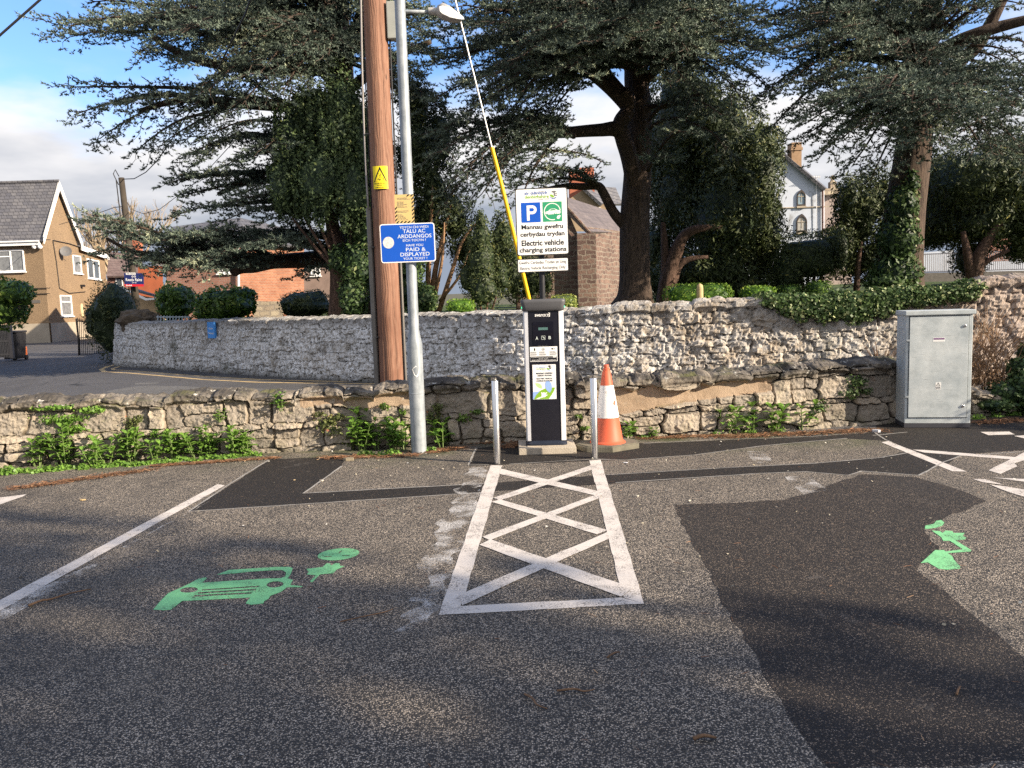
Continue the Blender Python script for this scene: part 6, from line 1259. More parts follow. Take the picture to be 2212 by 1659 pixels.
spots = [(150, 1000, 0, 1.1, 'tallest leafy weed clump near the left end of the low wall'), (205, 1008, 1, .9, 'leafy weed between the tallest clump and the moss at the left'), (82, 1006, 1, 1.0, 'leafy weed closest to the left edge of the car park'), (232, 1000, 2, 1.1, 'short leafy weed second from the tallest left clump'), (285, 996, 1, 1.15, 'leafy weed clump under the red tinged creeper'), (375, 990, 1, 1.05, 'leafy weed leaning out from the wall foot left of the pair'), (335, 995, 2, .9, 'low leafy weed at the left of the leaning one'), (425, 988, 2, 1.0, 'small leafy weed between the two left clusters'), (452, 986, 0, .8, 'upright leafy weed left of the white bay line end'), (508, 985, 1, 1.1, 'leafy weed nearest the end of the dark tarmac trench'), (536, 982, 2, .9, 'tiny leafy weed at the trench corner'),
         (783, 972, 0, 1.1, 'tall flowering leafy weed left of the steel column'), (815, 970, 2, 1.1, 'leafy weed between the tall flowering one and the column'), (850, 970, 1, 1.15, 'dark bushy leafy weed touching the left of the steel column'), (872, 972, 2, 1.1, 'low leafy weed at the very foot of the steel column'), (955, 966, 2, 1.2, 'leafy weed just right of the steel column'),
         (1555, 930, 2, 1.2, 'leftmost leafy weed of the cluster right of the cone'), (1580, 928, 2, 1.35, 'bushiest leafy weed of the cluster right of the cone'), (1612, 927, 2, 1.15, 'third leafy weed of the cluster right of the cone'), (1655, 924, 2, 1.3, 'leafy weed with pale tips at the right of the cluster'), (1722, 922, 2, 1.25, 'single leafy weed standing apart towards the cabinet'),
         (1405, 936, 2, .5, 'small weed at the wall foot right of the traffic cone'), (1347, 940, 2, .8, 'weed peeping out behind the traffic cone')]
used = [False]*3; rr = random.Random(6)
for u, v, k, s_, lab in spots:
    g_ = G(u, v); g_.y = min(g_.y, float(np.interp(g_.x, [p[0] for p in LW], [p[1] for p in LW]))-0.10); g_.z = 0
    if used[k]: o = dup(protos[k], g_, rr.uniform(0, 6.2), lab, s_)
    else: o = protos[k]; used[k] = True; o.location = g_; o['label'] = lab; o.scale = (s_,)*3
for u, v, lab, s_ in ((608, 888, 'bright leafy weed growing out high on the low wall', .75), (476, 912, 'little leafy weed rooted in the face of the low wall', .55)):
    y = float(np.interp(P(u, v, 8.2)[0], [p[0] for p in LW], [p[1] for p in LW]))-0.06; dup(protos[2], P(u, v, y), rr.uniform(0, 6), lab, s_)
# creeping plants on the wall face
def creeper(label, ells, seed, mat, dens=2600, size=.028, name='creeper'):
    rng = np.random.default_rng(seed); base = np.array(P(ells[0][0], ells[0][1], 8.0)); E = []
    for u, v, ru, rv in ells:
        x = P(u, v, 8.3)[0]; y = float(np.interp(x, [p[0] for p in LW], [p[1] for p in LW]))-0.04; E.append((Pn(u, v, y)-base, (ru*y/FPX, .055, rv*y/FPX)))
    V, T = blob_leaves(E, dens, rng, size, asp=.8, noise=.6, nseed=seed, shell=(.2, 1.1), clump=3); o = tri_mesh(name, V, T, [mat]); o.location = base; tag(o, label, 'creeper', 'creepers on the low wall')
M_RED = leaf_mat('red_tinged_leaves', (0.05, 0.07, 0.025), (0.14, 0.16, 0.05), (0.38, 0.14, 0.09), .5, .15)
creeper('spreading green creeper on the low wall at the left edge', [(130, 905, 60, 10), (200, 885, 30, 8), (160, 925, 30, 9), (110, 880, 50, 5)], 1, L_FRESH)
creeper('reddish creeper trailing down the wall above the leaning weed', [(285, 925, 14, 30), (270, 948, 10, 10), (300, 905, 10, 10)], 2, M_RED)
creeper('thin green creeper trail left of the small wall weed', [(335, 935, 10, 12), (360, 945, 8, 16), (385, 960, 12, 10)], 3, L_FRESH)
creeper('red stemmed creeper patch on the wall left of the tall flowering weed', [(705, 915, 22, 14), (720, 930, 22, 14), (730, 900, 16, 8), (755, 950, 12, 30), (690, 895, 14, 6)], 4, M_RED)
creeper('dark leafy creeper on the wall right of the steel column', [(935, 900, 20, 16), (950, 925, 24, 18), (965, 950, 16, 16), (945, 880, 18, 8)], 5, M_RED)
creeper('small creeper tuft between the left bollard and the post', [(1000, 905, 14, 10), (1030, 890, 14, 6)], 6, L_LAUREL)
creeper('ferny creeper tuft right of the charging post', [(1250, 900, 10, 6), (1262, 925, 10, 7)], 7, L_LAUREL)
creeper('dark hanging creeper left of the cabinet', [(1850, 825, 30, 16), (1835, 850, 22, 12), (1770, 880, 22, 14), (1755, 895, 12, 8), (1870, 845, 18, 8)], 8, L_IVY)
creeper('green creeper on the wall behind the steel column', [(830, 878, 12, 8), (870, 890, 8, 8)], 9, L_LAUREL)
# low ground cover at the wall foot
rng = np.random.default_rng(5); E = []
for u in list(range(-40, 560, 13)):
    g_ = G(u, 0.0+np.interp(u, [-40, 0, 300, 560], [1030, 1024, 1003, 985])+rng.uniform(-4, 3)); E.append((np.array(g_), (rng.uniform(.05, .10), .06, rng.uniform(.02, .06)*(1.5 if u < 130 else .9))))
for u, v in [(790, 983), (810, 985), (850, 980), (830, 985), (930, 975), (1395, 945), (1410, 944), (1620, 935), (1680, 932), (1550, 938), (2110, 905), (2150, 900), (2190, 897), (2210, 893)]: E.append((np.array(G(u, v)), (.09, .05, .05)))
V, T = blob_leaves(E, 2600, rng, .03, asp=.8, noise=.5, nseed=3, shell=(.2, 1.1)); gc = tri_mesh('ground_cover', V, T, [L_FRESH]); tag(gc, 'clover and small weeds creeping along the foot of the low wall', 'ground cover', kind='stuff')
# fallen pine needles
def litter(name, regions, n, L, W, mat, label, seed, z=0.006):
    rng = np.random.default_rng(seed); pts = []
    tot = sum(r[4] for r in regions)
    for u0, v0, u1, v1, wt_, sp_ in regions:
        k = int(n*wt_/tot); t = rng.random(k); a = np.array(G(u0, v0)); b = np.array(G(u1, v1)); p = a+(b-a)*t[:, None]; p[:, 1] += rng.normal(size=k)*sp_; p[:, 0] += rng.normal(size=k)*sp_; p[:, 2] = z+rng.random(k)*0.012; pts.append(p)
    c = np.concatenate(pts); N = len(c); a = rng.random(N)*2*math.pi; d = np.stack([np.cos(a), np.sin(a), rng.normal(size=N)*.12], 1); s = np.stack([-np.sin(a), np.cos(a), rng.normal(size=N)*.5], 1); l = (L*(.5+rng.random(N)))[:, None]; w = (W*(.6+.8*rng.random(N)))[:, None]
    V = np.stack([c-d*l/2-s*w/2, c+d*l/2-s*w/2, c+d*l/2+s*w/2, c-d*l/2+s*w/2], 1); o = tri_mesh(name, V, rng.random(N), [mat]); tag(o, label, 'leaf litter', kind='stuff'); return o
L_PINE = leaf_mat('dry_pine_needles', (0.08, 0.04, 0.02), (0.25, 0.12, 0.06), (0.40, 0.26, 0.15), .8)
litter('pine_needle_litter', [(20, 1058, 330, 1015, 5, .05), (330, 1008, 600, 990, 5, .03), (700, 990, 900, 985, 4, .05), (915, 978, 1000, 968, 3, .06), (1090, 968, 1110, 962, 1, .05), (1250, 962, 1300, 960, 1, .05), (1380, 948, 1560, 942, 3, .05), (1560, 945, 1900, 930, 9, .07), (2110, 915, 2212, 908, 3, .06), (960, 960, 1130, 955, 2, .04)], 9500, .05, .0035, L_PINE, 'rusty brown pine needles gathered along the foot of the low wall', 3)
litter('scattered_needles', [(200, 1100, 2000, 1060, 2, 1.2), (300, 1250, 2100, 1200, 2, 1.2), (1500, 1150, 2000, 1300, 1.2, .6), (500, 1450, 2000, 1500, .6, .8)], 300, .035, .0022, L_PINE, 'pine needles scattered over the tarmac', 4, z=.003)
litter('leaf_crumbs', [(600, 1000, 2100, 980, 3, .5), (200, 1100, 2000, 1060, 2, 1.0), (300, 1250, 2100, 1200, 1, 1.2)], 260, .014, .010, leaf_mat('pale_crumbs', (.3, .25, .16), (.55, .5, .4), (.7, .68, .62), .8), 'tiny pale leaf crumbs on the tarmac', 5, z=.003)
# twigs and bits
M_TW = simple('dry_twig', (0.20, 0.12, 0.07), .9, var=.5, scale=30)
def twig(pts, r, lab):
    q = [G(u, v)+Vector((0, 0, r+0.003+0.006*(i % 2))) for i, (u, v) in enumerate(pts)]; b = q[0].copy(); o = MB().tube(smooth_path([tuple(p-b) for p in q], 3), interp_r([r, r*.9, r*.5], len(q), 3), 6).build('twig', M_TW, smooth=True); o.location = b; tag(o, lab, 'twig', 'fallen twigs')
twig([(62, 1312), (90, 1303), (110, 1298), (150, 1288), (197, 1276)], .007, 'long broken twig lying beside the white line at the left')
twig([(1133, 1503), (1150, 1515), (1160, 1526), (1182, 1538)], .005, 'bent twig lying below the hatched box')
twig([(1203, 1496), (1240, 1495), (1262, 1497), (1285, 1496)], .005, 'straight dark twig right of the bent one below the hatched box')
twig([(1498, 1602), (1520, 1598), (1548, 1600)], .008, 'chunky bark piece near the bottom edge of the picture')
twig([(1312, 1424), (1326, 1417), (1340, 1412)], .005, 'short brown twig right of the hatched box corner')
twig([(2066, 1504), (2072, 1492), (2076, 1487)], .005, 'small curled orange twig on the dark patch')
twig([(735, 1346), (780, 1338), (830, 1325), (850, 1320)], .004, 'thin grey twig below the green plug symbol')
twig([(1085, 1350-0), (1095, 1343), (1105, 1338)], .0, 'x') if False else None
def flat_bit(name, u, v, w, col, lab, cat, seed, h=.006):
    r = random.Random(seed); n = 9; b = G(u, v); poly = [(w*(.6+.5*r.random())*math.cos(2*math.pi*i/n), w*.6*(.6+.5*r.random())*math.sin(2*math.pi*i/n)) for i in range(n)]
    o = MB().prism(poly, 0.003, h).build(name, simple(name+'_surface', col, .8, var=.3)); o.location = b; tag(o, lab, cat)
flat_bit('paper_scrap', 1352, 1000, .028, (.75, .75, .78), 'scrap of white paper right of the hatched box top', 'litter', 1)
flat_bit('stone_chip', 1376, 1073+0, .014, (.6, .55, .45), 'pale stone chip on the upper right of the hatched box', 'stone', 2, .012)
flat_bit('stone_chip', 755, 995, .06, (.30, .25, .17), 'flat brown stone lying at the top of the dark trench', 'stone', 3, .03)
flat_bit('stone_chip', 1893, 934, .05, (.5, .52, .56), 'bluish broken stone left of the cabinet foot', 'stone', 4, .03)
flat_bit('stone_chip', 695, 1040, .02, (.5, .45, .38), 'small pale stone inside the tarmac triangle', 'stone', 5, .015)
flat_bit('dead_leaf', 178, 1081, .03, (.5, .36, .18), 'curled tan leaf on the tarmac at the left', 'leaf', 6, .01)
flat_bit('wood_chip', 636, 1003+35-0, .012, (.55, .42, .25), 'tan wood chip on the dark trench', 'litter', 7, .01)
# dry bush right of the cabinet, and the ivy bank there
rng = np.random.default_rng(8); base = Vector((P(2150, 800, 9.5)[0], 9.9, .1)); b = MB()
t = thing('dry_shrub', 'bare brown twiggy shrub growing right of the utility cabinet', 'shrub', base)
for k in range(90):
    x0 = rng.uniform(-.3, .35); a = rng.uniform(-1.1, 1.1); L = rng.uniform(.5, 1.15); p = np.array((x0, rng.uniform(-.15, .2), .25)); d = np.array((math.sin(a)*.55, rng.uniform(-.35, .2), 1.0)); q = [p+d*L*f+np.array((math.sin(a)*.25*f*f, 0, -.12*f*f))+rng.normal(size=3)*.012 for f in np.linspace(0, 1, 6)]
    b.tube([tuple(x) for x in q], list(np.linspace(.006, .0022, 6)), 4, cap=False)
    for j in range(2):
        s0 = q[rng.integers(2, 5)]; e = s0+np.array((rng.uniform(-.2, .2), rng.uniform(-.1, .1), rng.uniform(.08, .25))); b.tube([tuple(s0), tuple(e)], [.003, .0015], 3, cap=False)
b.build('stems', simple('brown_shrub_stem', (0.30, 0.18, 0.10), .85, var=.5, scale=12), t)
V, T = blob_leaves([((0, 0, .28), (.4, .25, .22))], 1300, rng, .04, asp=.4, noise=.6, shell=(.3, 1.1), nseed=2); tri_mesh('dead_leaves', V, T, [L_BROWN], t)
mass('ivy', 'bank of green ivy at the right edge beside the brown shrub', 'ivy', P(2190, 880, 9.4), [(2175, 850, 9.6, 50, 28, .25), (2205, 800, 9.8, 30, 30, .2), (2225, 850, 9.5, 40, 50, .3), (2150, 875, 9.4, 40, 12, .15), (2215, 760, 10, 16, 22, .15)], L_IVY, 41, 1100, .05, part='leaves', core_f=.8, noise=.4, clump=3, asp=.85)
b = MB(); rng = np.random.default_rng(18); base = Vector((P(1912, 815, 9.4)[0], 9.55, .55)); t = thing('dry_shrub', 'small dead twiggy tuft on the low wall left of the cabinet', 'shrub', base)
for k in range(26):
    a = rng.uniform(-1.0, 1.0); L = rng.uniform(.12, .42); b.tube([(0, 0, 0), (math.sin(a)*L*.5, -.03, L*.6), (math.sin(a)*L*.9, -.04, L)], [.005, .004, .002], 4)
b.build('stems', simple('dead_twig_stem', (0.22, 0.13, 0.08), .85, var=.4), t)
# ------------------------------------------------------------------ buildings beyond
def brickmat(name, c1, c2, mortar, bw=.23, bh=.075, ms=.012, bump=.5, rough=.9, extra=None, jitter=0.0):
    m = MT(name); s = m.n('ShaderNodeSeparateXYZ'); m.l(m.co(), s.inputs[0]); c = m.n('ShaderNodeCombineXYZ')
    m.l(m.math('ADD', s.outputs[0], s.outputs[1]), c.inputs[0]); m.l(s.outputs[2], c.inputs[1]); vec = c.outputs[0]
    if jitter:
        nz = m.n('ShaderNodeTexNoise'); nz.inputs['Scale'].default_value = 2.5; m.l(vec, nz.inputs[0]); mm = m.n('ShaderNodeMix', data_type='RGBA'); mm.inputs[0].default_value = jitter; m.l(vec, mm.inputs[6]); m.l(nz.outputs[1], mm.inputs[7]); vec = mm.outputs[2]
    b = m.n('ShaderNodeTexBrick'); m.l(vec, b.inputs[0]); b.inputs['Scale'].default_value = 1; b.inputs['Brick Width'].default_value = bw; b.inputs['Row Height'].default_value = bh; b.inputs['Mortar Size'].default_value = ms
    b.inputs[1].default_value = (*c1, 1); b.inputs[2].default_value = (*c2, 1); b.inputs[3].default_value = (*mortar, 1)
    n = m.noise(1.3, 5, .65); col = m.mix(m.mr(n, .35, .7, 0, .45), b.outputs[0], tuple(x*.5 for x in c1)); col = m.mix(m.mr(m.noise(9, 4, .7), .55, .8, 0, .4), col, tuple(min(1, x*1.4) for x in c2))
    m.set(col, rough).bump(m.math('ADD', m.math('MULTIPLY', b.outputs[1], -1.0), m.noise(20, 3)), bump, .02); return m.m
M_BRICK = brickmat('orange_brick', (.25, .08, .04), (.36, .14, .07), (.27, .21, .16)); M_BRICKD = brickmat('dull_red_brick', (.24, .10, .07), (.30, .14, .10), (.25, .21, .18))
M_SLATE = brickmat('roof_slates', (.10, .10, .115), (.16, .155, .16), (.03, .03, .035), .3, .2, .012, .9, .7)
M_SAND_ = brickmat('red_sandstone', (.09, .055, .048), (.21, .135, .105), (.22, .18, .145), .26, .14, .022, .9, jitter=.2); M_RUB = brickmat('pale_rubble', (.34, .27, .2), (.5, .42, .3), (.3, .25, .2), .35, .18, .03, .9, jitter=.2)
mpd = MT('pebbledash'); mpd.set(mpd.mix(mpd.mr(mpd.noise(.5, 5, .6), .35, .65), mpd.mix(mpd.mr(mpd.noise(22, 3, .8), .35, .65), (.11, .075, .045), (.30, .21, .13)), mpd.mix(mpd.mr(mpd.noise(22, 3, .8), .35, .65), (.15, .10, .06), (.34, .24, .145))), .95).bump(mpd.noise(30, 3, .8), .7, .03); M_PEB = mpd.m
M_UPVC = simple('white_window_frame', (.78, .78, .78), .4, var=.03); M_GLASS = simple('dark_window_glass', (.10, .12, .14), .08, var=.5, scale=1.5); M_CURT = simple('net_curtain', (.24, .25, .26), .3, var=.5, scale=6)
M_REND = simple('cracked_white_render', (.60, .64, .70), .85, var=.0, scale=1); _m = MT('shaded_flaking_whitewash'); _n = _m.noise(1.1, 7, .7, _m.vm((1, 1, .45))); _m.set(_m.mix(_m.mr(_n, .54, .62, 0, .7), _m.mix(_m.noise(.6, 4), (.38, .42, .49), (.50, .54, .61)), (.2, .2, .2)), .9).bump(_n, .4, .02); M_WASH = _m.m  # whitewash tinted blue: the house wall's shade is put into its colour
M_FASC = simple('white_fascia', (.8, .8, .79), .5, var=.04); M_STONEP = simple('pale_plinth', (.42, .36, .28), .9, var=.3, scale=1.5, bump=.3); M_DARKW = simple('dark_timber', (.05, .04, .035), .8)
M_RED_ = simple('red_chimney', (.42, .14, .08), .9, var=.3)
class Face:
    """a wall plane: origin o, horizontal direction h; windows are measured from photo pixels"""
    def __init__(s, o, h, root): s.o = Vector(o); s.h = Vector(h).normalized(); s.n = s.h.cross(Vector((0, 0, 1))); s.b = Vector(root)
    def at(s, u, v): p = PP(u, v, s.o, s.n)-s.o; return p.dot(s.h), p.z
    def M(s, off=0.0): return frame(s.o+s.n*off-s.b, s.h, (0, 0, 1))
def window(face, u0, u1, v0, v1, parent, bars='casement', glass=None, sill=True):
    a = face.at(u0, v1); b_ = face.at(u1, v0); x0, z0, x1, z1 = a[0], a[1], b_[0], b_[1]; M = face.M(); f = .07 if x1-x0 > .5 else .055
    w = MB(); w.box(((x0+x1)/2, z1-f/2, .0), (x1-x0, f, .10), 0, M); w.box(((x0+x1)/2, z0+f/2, .0), (x1-x0, f, .10), 0, M); w.box((x0+f/2, (z0+z1)/2, 0), (f, z1-z0-2*f, .10), 0, M); w.box((x1-f/2, (z0+z1)/2, 0), (f, z1-z0-2*f, .10), 0, M)
    if bars == 'casement':
        w.box(((x0+x1)/2, (z0+z1)/2, 0), (f*1.1, z1-z0-2*f, .09), 0, M); zz = z0+(z1-z0)*.70; w.box((x0+f+((x0+x1)/2-f*.55-x0-f)/2, zz, 0), ((x0+x1)/2-f*.55-x0-f, f*.9, .08), 0, M)
    elif bars == 'sash': w.box(((x0+x1)/2, z0+(z1-z0)*.68, 0), (x1-x0-2*f, f, .085), 0, M)
    elif bars == 'bars':
        for k in range(1, 6): w.box((x0+(x1-x0)*k/6, (z0+z1)/2, 0), (.03, z1-z0-2*f, .06), 0, M)
    o = w.build('window', M_UPVC, parent); MB().box(((x0+x1)/2, (z0+z1)/2, -.015), (x1-x0-2*f, z1-z0-2*f, .05), 0, M).build('pane', glass or M_GLASS, o)
    if sill: MB().box(((x0+x1)/2, z0-.035, .04), (x1-x0+.12, .06, .16), 0, M).build('sill', M_UPVC, o)
    return o
def quadprism(mb, pts, th, mi=0):      # pts: 4 points of a sloping sheet, given thickness downwards
    p = [Vector(q) for q in pts]; n = (p[1]-p[0]).cross(p[2]-p[0]).normalized(); n = n if n.z > 0 else -n; q = [a-n*th for a in p]; k = len(p)
    mb.add([tuple(a) for a in p+q], [list(range(k)), list(range(k, 2*k))[::-1]]+[[i, (i+1) % k, k+(i+1) % k, k+i] for i in range(k)], mi)
# ---- pebbledashed house at the left
K = P(110, 734, 45); K.z = 0.0; hr = thing('house', 'brown pebbledashed house with slate roof and white edged steep gable at the left', 'house', K)
d_g = Vector((-.12, 1, 0)).normalized(); d_f = Vector((-1, -.12, 0)).normalized()*1.0; d_f = Vector((-1, 0, 0)); LG = 4.75; LF = 12; ZE = P(110, 515.6, 45).z; ap = P(135, 394, 45+LG/2); ZR = ap.z
o0 = Vector((0, 0, 0)); g1 = o0+d_g*LG; f1 = o0+d_f*LF
w = MB(); up = lambda p, z: (p.x, p.y, z); gm = (o0+g1)/2
w.add([up(f1, -.3), up(o0, -.3), up(o0, ZE), up(f1, ZE)], [[0, 1, 2, 3]]); w.add([up(o0, -.3), up(g1, -.3), up(g1, ZE), up(gm, ZR-.15), up(o0, ZE)], [[0, 1, 2, 3, 4]]); w.add([up(g1, -.3), up(f1+d_g*LG, -.3), up(f1+d_g*LG, ZE), up(g1, ZE)], [[0, 1, 2, 3]]); w.add([up(f1, -.3), up(f1, ZE), up((f1+f1+d_g*LG)/2, ZR-.15), up(f1+d_g*LG, ZE), up(f1+d_g*LG, -.3)], [[0, 1, 2, 3, 4]])
w.build('wall', M_PEB, hr)
pz = P(110, 716, 45).z-K.z+.0; pz = P(110, 690+8, 45).z
pl_ = MB(); n_f = Vector((0, -1, 0)); n_g = d_g.cross(Vector((0, 0, 1)))
for a, b_, n_ in ((f1, o0, n_f), (o0, g1+d_g*4.3, n_g)):
    a2, b2 = a+n_*.06, b_+n_*.06; pl_.add([up(a2, -.3), up(b2, -.3), up(b2, pz), up(a2, pz), up(a, pz), up(b_, pz)], [[0, 1, 2, 3], [3, 2, 5, 4]])
pl_.build('plinth', M_STONEP, hr)
rf = MB(); ov = d_g*.25; oh = Vector((.22, 0, 0))
rid0 = up(gm, ZR); quadprism(rf, [tuple(Vector(up(f1-ov, ZE-.12))), tuple(Vector(up(o0-ov+oh, ZE-.12))), tuple(Vector(up(gm+oh, ZR+.05))), tuple(Vector(up(gm+d_f*LF, ZR+.05)))], .10)
quadprism(rf, [tuple(Vector(up(f1+d_g*LG+ov, ZE-.12))), tuple(Vector(up(g1+ov+oh, ZE-.12))), tuple(Vector(up(gm+oh, ZR+.05))), tuple(Vector(up(gm+d_f*LF, ZR+.05)))], .10)
rf.tube([up(gm+oh, ZR+.09), up(gm+d_f*LF, ZR+.09)], .09, 8); rf_o = rf.build('roof', M_SLATE, hr)
bg_ = MB(); s_off = oh+Vector((.03, 0, 0))
for e in (o0-ov*1.1, g1+ov*1.1):
    a = Vector(up(e+s_off, ZE-.30)); b_ = Vector(up(gm+s_off, ZR-.02)); bg_.add([tuple(a), tuple(a+Vector((0, 0, .42))), tuple(b_+Vector((0, 0, .12))), tuple(b_-Vector((0, 0, .38)))]+[tuple(q+Vector((-.05, 0, 0))) for q in (a, a+Vector((0, 0, .42)), b_+Vector((0, 0, .12)), b_-Vector((0, 0, .38)))], [[0, 1, 2, 3], [4, 5, 6, 7][::-1], [0, 4, 5, 1], [0, 3, 7, 4]])
bg_.box(((f1.x+o0.x)/2, -.27, ZE-.22), (LF, .06, .26)); bg_.build('bargeboard', M_FASC, rf_o)
gt = MB(); gt.tube([up(f1+Vector((0, -.33, 0)), ZE-.14), up(o0+Vector((0, -.33, 0)), ZE-.14)], .055, 8); gt.build('gutter', M_FASC, hr)
FF_ = Face(K, (1, 0, 0), K); FG = Face(K, d_g, K)
FG.n = d_g.cross(Vector((0, 0, 1)))
for u0, u1, v0, v1, fc_, gl, br in ((-3, 51, 539, 588, FF_, M_CURT, 'casement'), (159, 173, 553, 590, FG, M_CURT, 'plain'), (132.5, 152.5, 566+72, 683, FG, M_CURT, 'sash')): window(fc_, u0, u1, v0, v1, hr, br, gl)
# rear wing
wg = MB(); w0, w1 = g1, g1+d_g*4.25; ZW = ZE-.1; wg.add([up(w0, -.3), up(w1, -.3), up(w1, ZW-.35), up(w0, ZW)], [[0, 1, 2, 3]]); wg.add([up(w1, -.3), up(w1+d_f*5, -.3), up(w1+d_f*5, ZW-.35), up(w1, ZW-.35)], [[0, 1, 2, 3]]); wg.build('rear_wing_wall', M_PEB, hr)
rw = MB(); quadprism(rw, [up(w0+oh-d_g*.0, ZW+.06), up(w1+oh+d_g*.2, ZW-.25), up(w1+d_f*4+d_g*.2, ZW-.25), up(w0+d_f*4, ZW+1.1)], .08); rw.build('wing_roof', M_SLATE, hr)
fz = MB(); a = Vector(up(w0+s_off, ZW-.22)); b_ = Vector(up(w1+s_off+d_g*.2, ZW-.55)); fz.add([tuple(a), tuple(b_), tuple(b_+Vector((0, 0, .3))), tuple(a+Vector((0, 0, .3)))]+[tuple(q+Vector((-.05, 0, 0))) for q in (a, b_, b_+Vector((0, 0, .3)), a+Vector((0, 0, .3)))], [[0, 1, 2, 3], [7, 6, 5, 4], [3, 2, 6, 7]]); fz.build('wing_fascia', M_FASC, hr)
for u0, u1, v0, v1 in ((190, 200, 560, 601), (203, 212.5, 563, 603)): window(FG, u0, u1, v0, v1, hr, 'plain')
X, Z = FG.at(*c1(668, 1290)); MB().prism([(X+.16*math.cos(k*.5), Z+.42*math.sin(k*.5)) for k in range(13)][:12], .0, .05, 0, FG.M()).build('oval_recess', simple('pale_recess', (.6, .5, .3), .9), hr)
X, Z = FG.at(*c1(487, 812)); dsh = MB(); Md = Matrix.Translation(FG.M() @ Vector((X, Z, .35))) @ Matrix.Rotation(R(70), 4, 'X') @ Matrix.Rotation(R(25), 4, 'Y'); dsh.lathe([(.02, .0), (.18, .02), (.30, .07), (.31, .08), (.18, .035), (.02, .015)], 20, 0, Md, cap=False); dsh.tube([tuple(FG.M() @ Vector((X, Z, 0))), tuple(FG.M() @ Vector((X, Z-.05, .3)))], .02, 6); dsh.tube([tuple(FG.M() @ Vector((X, Z-.2, .3))), tuple(FG.M() @ Vector((X+.3, Z-.1, .75)))], .015, 6)
dsh.build('satellite_dish', simple('grey_dish', (.12, .12, .125), .6), hr)
for cx_, cy_ in ((295, 772), (342, 772)):
    X, Z = FF_.at(*c1(cx_, cy_)); b_ = MB(); b_.lathe([(.0, -.13), (.09, -.10), (.13, 0), (.09, .09), (.04, .13), (.03, .22), (.0, .22)], 14, 0, Matrix.Translation(FF_.M() @ Vector((X, Z, .18)))); b_.build('globe_lamp', M_UPVC, hr, smooth=True)
X, Z = FG.at(*c1(660, 1090)); MB().box((X, Z, .12), (.22, .14, .2), 0, FG.M()).build('floodlight', M_BLACK, hr)
X, Z = FF_.at(*c1(293, 1218)); MB().box((X, Z, .01), (.5, .17, .03), 0, FF_.M()).build('name_plate', simple('grey_plate', (.12, .11, .1), .7), hr)
for fc_, L in ((FF_, [(0, 712), (200, 715), (415, 714)]), (FG, [(428, 718), (560, 745), (720, 800)]), (FG, [(425, 715), (455, 900), (480, 1110), (560, 1150), (690, 1138)]), (FF_, [(60, 1120), (250, 1112), (412, 1108)]), (FF_, [(60, 1168), (410, 1152)])):
    q = []
    for x, y in L: X, Z = fc_.at(*c1(x, y)); q.append(tuple(fc_.M() @ Vector((X, Z, .05))))
    MB().tube(q, .022, 5).build('wall_cable', M_BCABLE, hr)
# ---- far terraced house, orange end wall and the lean to
YH = 58; K = P(234, 700, YH); K.z = 0; th_ = thing('house', 'distant house with brown slate roof and one small window behind the agency board', 'house', K)
def lp3(u, v, y): return tuple(P(u, v, y)-K)
b_ = MB(); b_.add([lp3(232, 720, YH), lp3(300, 720, YH), lp3(300, 592, YH), lp3(232, 594, YH), lp3(300, 720, YH+7), lp3(300, 592, YH+7)], [[0, 1, 2, 3], [1, 4, 5, 2]]); b_.build('wall', M_BRICKD, th_)
b_ = MB(); quadprism(b_, [lp3(230, 597, YH-.3), lp3(301, 595, YH-.3), lp3(301, 545, YH+4), lp3(236, 545, YH+4)], .12); b_.box(lp3(290, 538, YH+4), (.9, .9, 1.3), 1); b_.build('roof', [brickmat('brown_roof_tiles', (.15, .10, .09), (.22, .16, .14), (.06, .05, .05), .3, .2, .01), M_RED_], th_)
Fh = Face(P(232, 700, YH), (1, 0, 0), K); window(Fh, *[c1(950, 0)[0], c1(1000, 0)[0], c1(0, 1017)[1], c1(0, 1095)[1]], th_, 'sash', M_GLASS)
K = P(300, 680, 50); K.z = 0; oh_ = thing('house', 'orange painted house end showing between the pole and the laurel hedge', 'house', K)
b_ = MB(); b_.add([lp3(298, 700, 50), lp3(352, 700, 50), lp3(352, 575, 50), lp3(298, 575, 50), lp3(352, 700, 56), lp3(352, 575, 56), lp3(298, 700, 56), lp3(298, 575, 56)], [[0, 1, 2, 3], [1, 4, 5, 2], [3, 2, 5, 7], [0, 3, 7, 6]]); b_.build('wall', simple('orange_paint', (.38, .11, .05), .9, var=.25, scale=1.5), oh_)
K = P(300, 690, 40); K.z = 0; lt_ = thing('lean_to', 'low outbuilding with grey slate roof and white fascia beside the dark yew bush', 'outbuilding', K)
b_ = MB(); b_.add([lp3(270, 705, 40), lp3(345, 705, 40), lp3(345, 645, 40), lp3(270, 633, 40), lp3(345, 705, 43), lp3(345, 645, 43)], [[0, 1, 2, 3], [1, 4, 5, 2]]); b_.build('wall', simple('ochre_render', (.42, .30, .17), .9, var=.2), lt_)
b_ = MB(); quadprism(b_, [lp3(296, 627, 39.6), lp3(351, 641.5, 39.6), lp3(330, 634, 43.5), lp3(285, 620, 43.5)], .1); b_.build('roof', M_SLATE, lt_)
b_ = MB(); b_.add([lp3(262, 618, 39.5), lp3(316, 644, 39.5), lp3(351, 642.5, 39.5), lp3(351, 646, 39.5), lp3(314, 649, 39.5), lp3(262, 624, 39.5)], [[0, 1, 4, 5], [1, 2, 3, 4]]); b_.add([lp3(262, 618, 39.45), lp3(262, 618, 39.5)], []); b_.build('fascia', M_FASC, lt_)
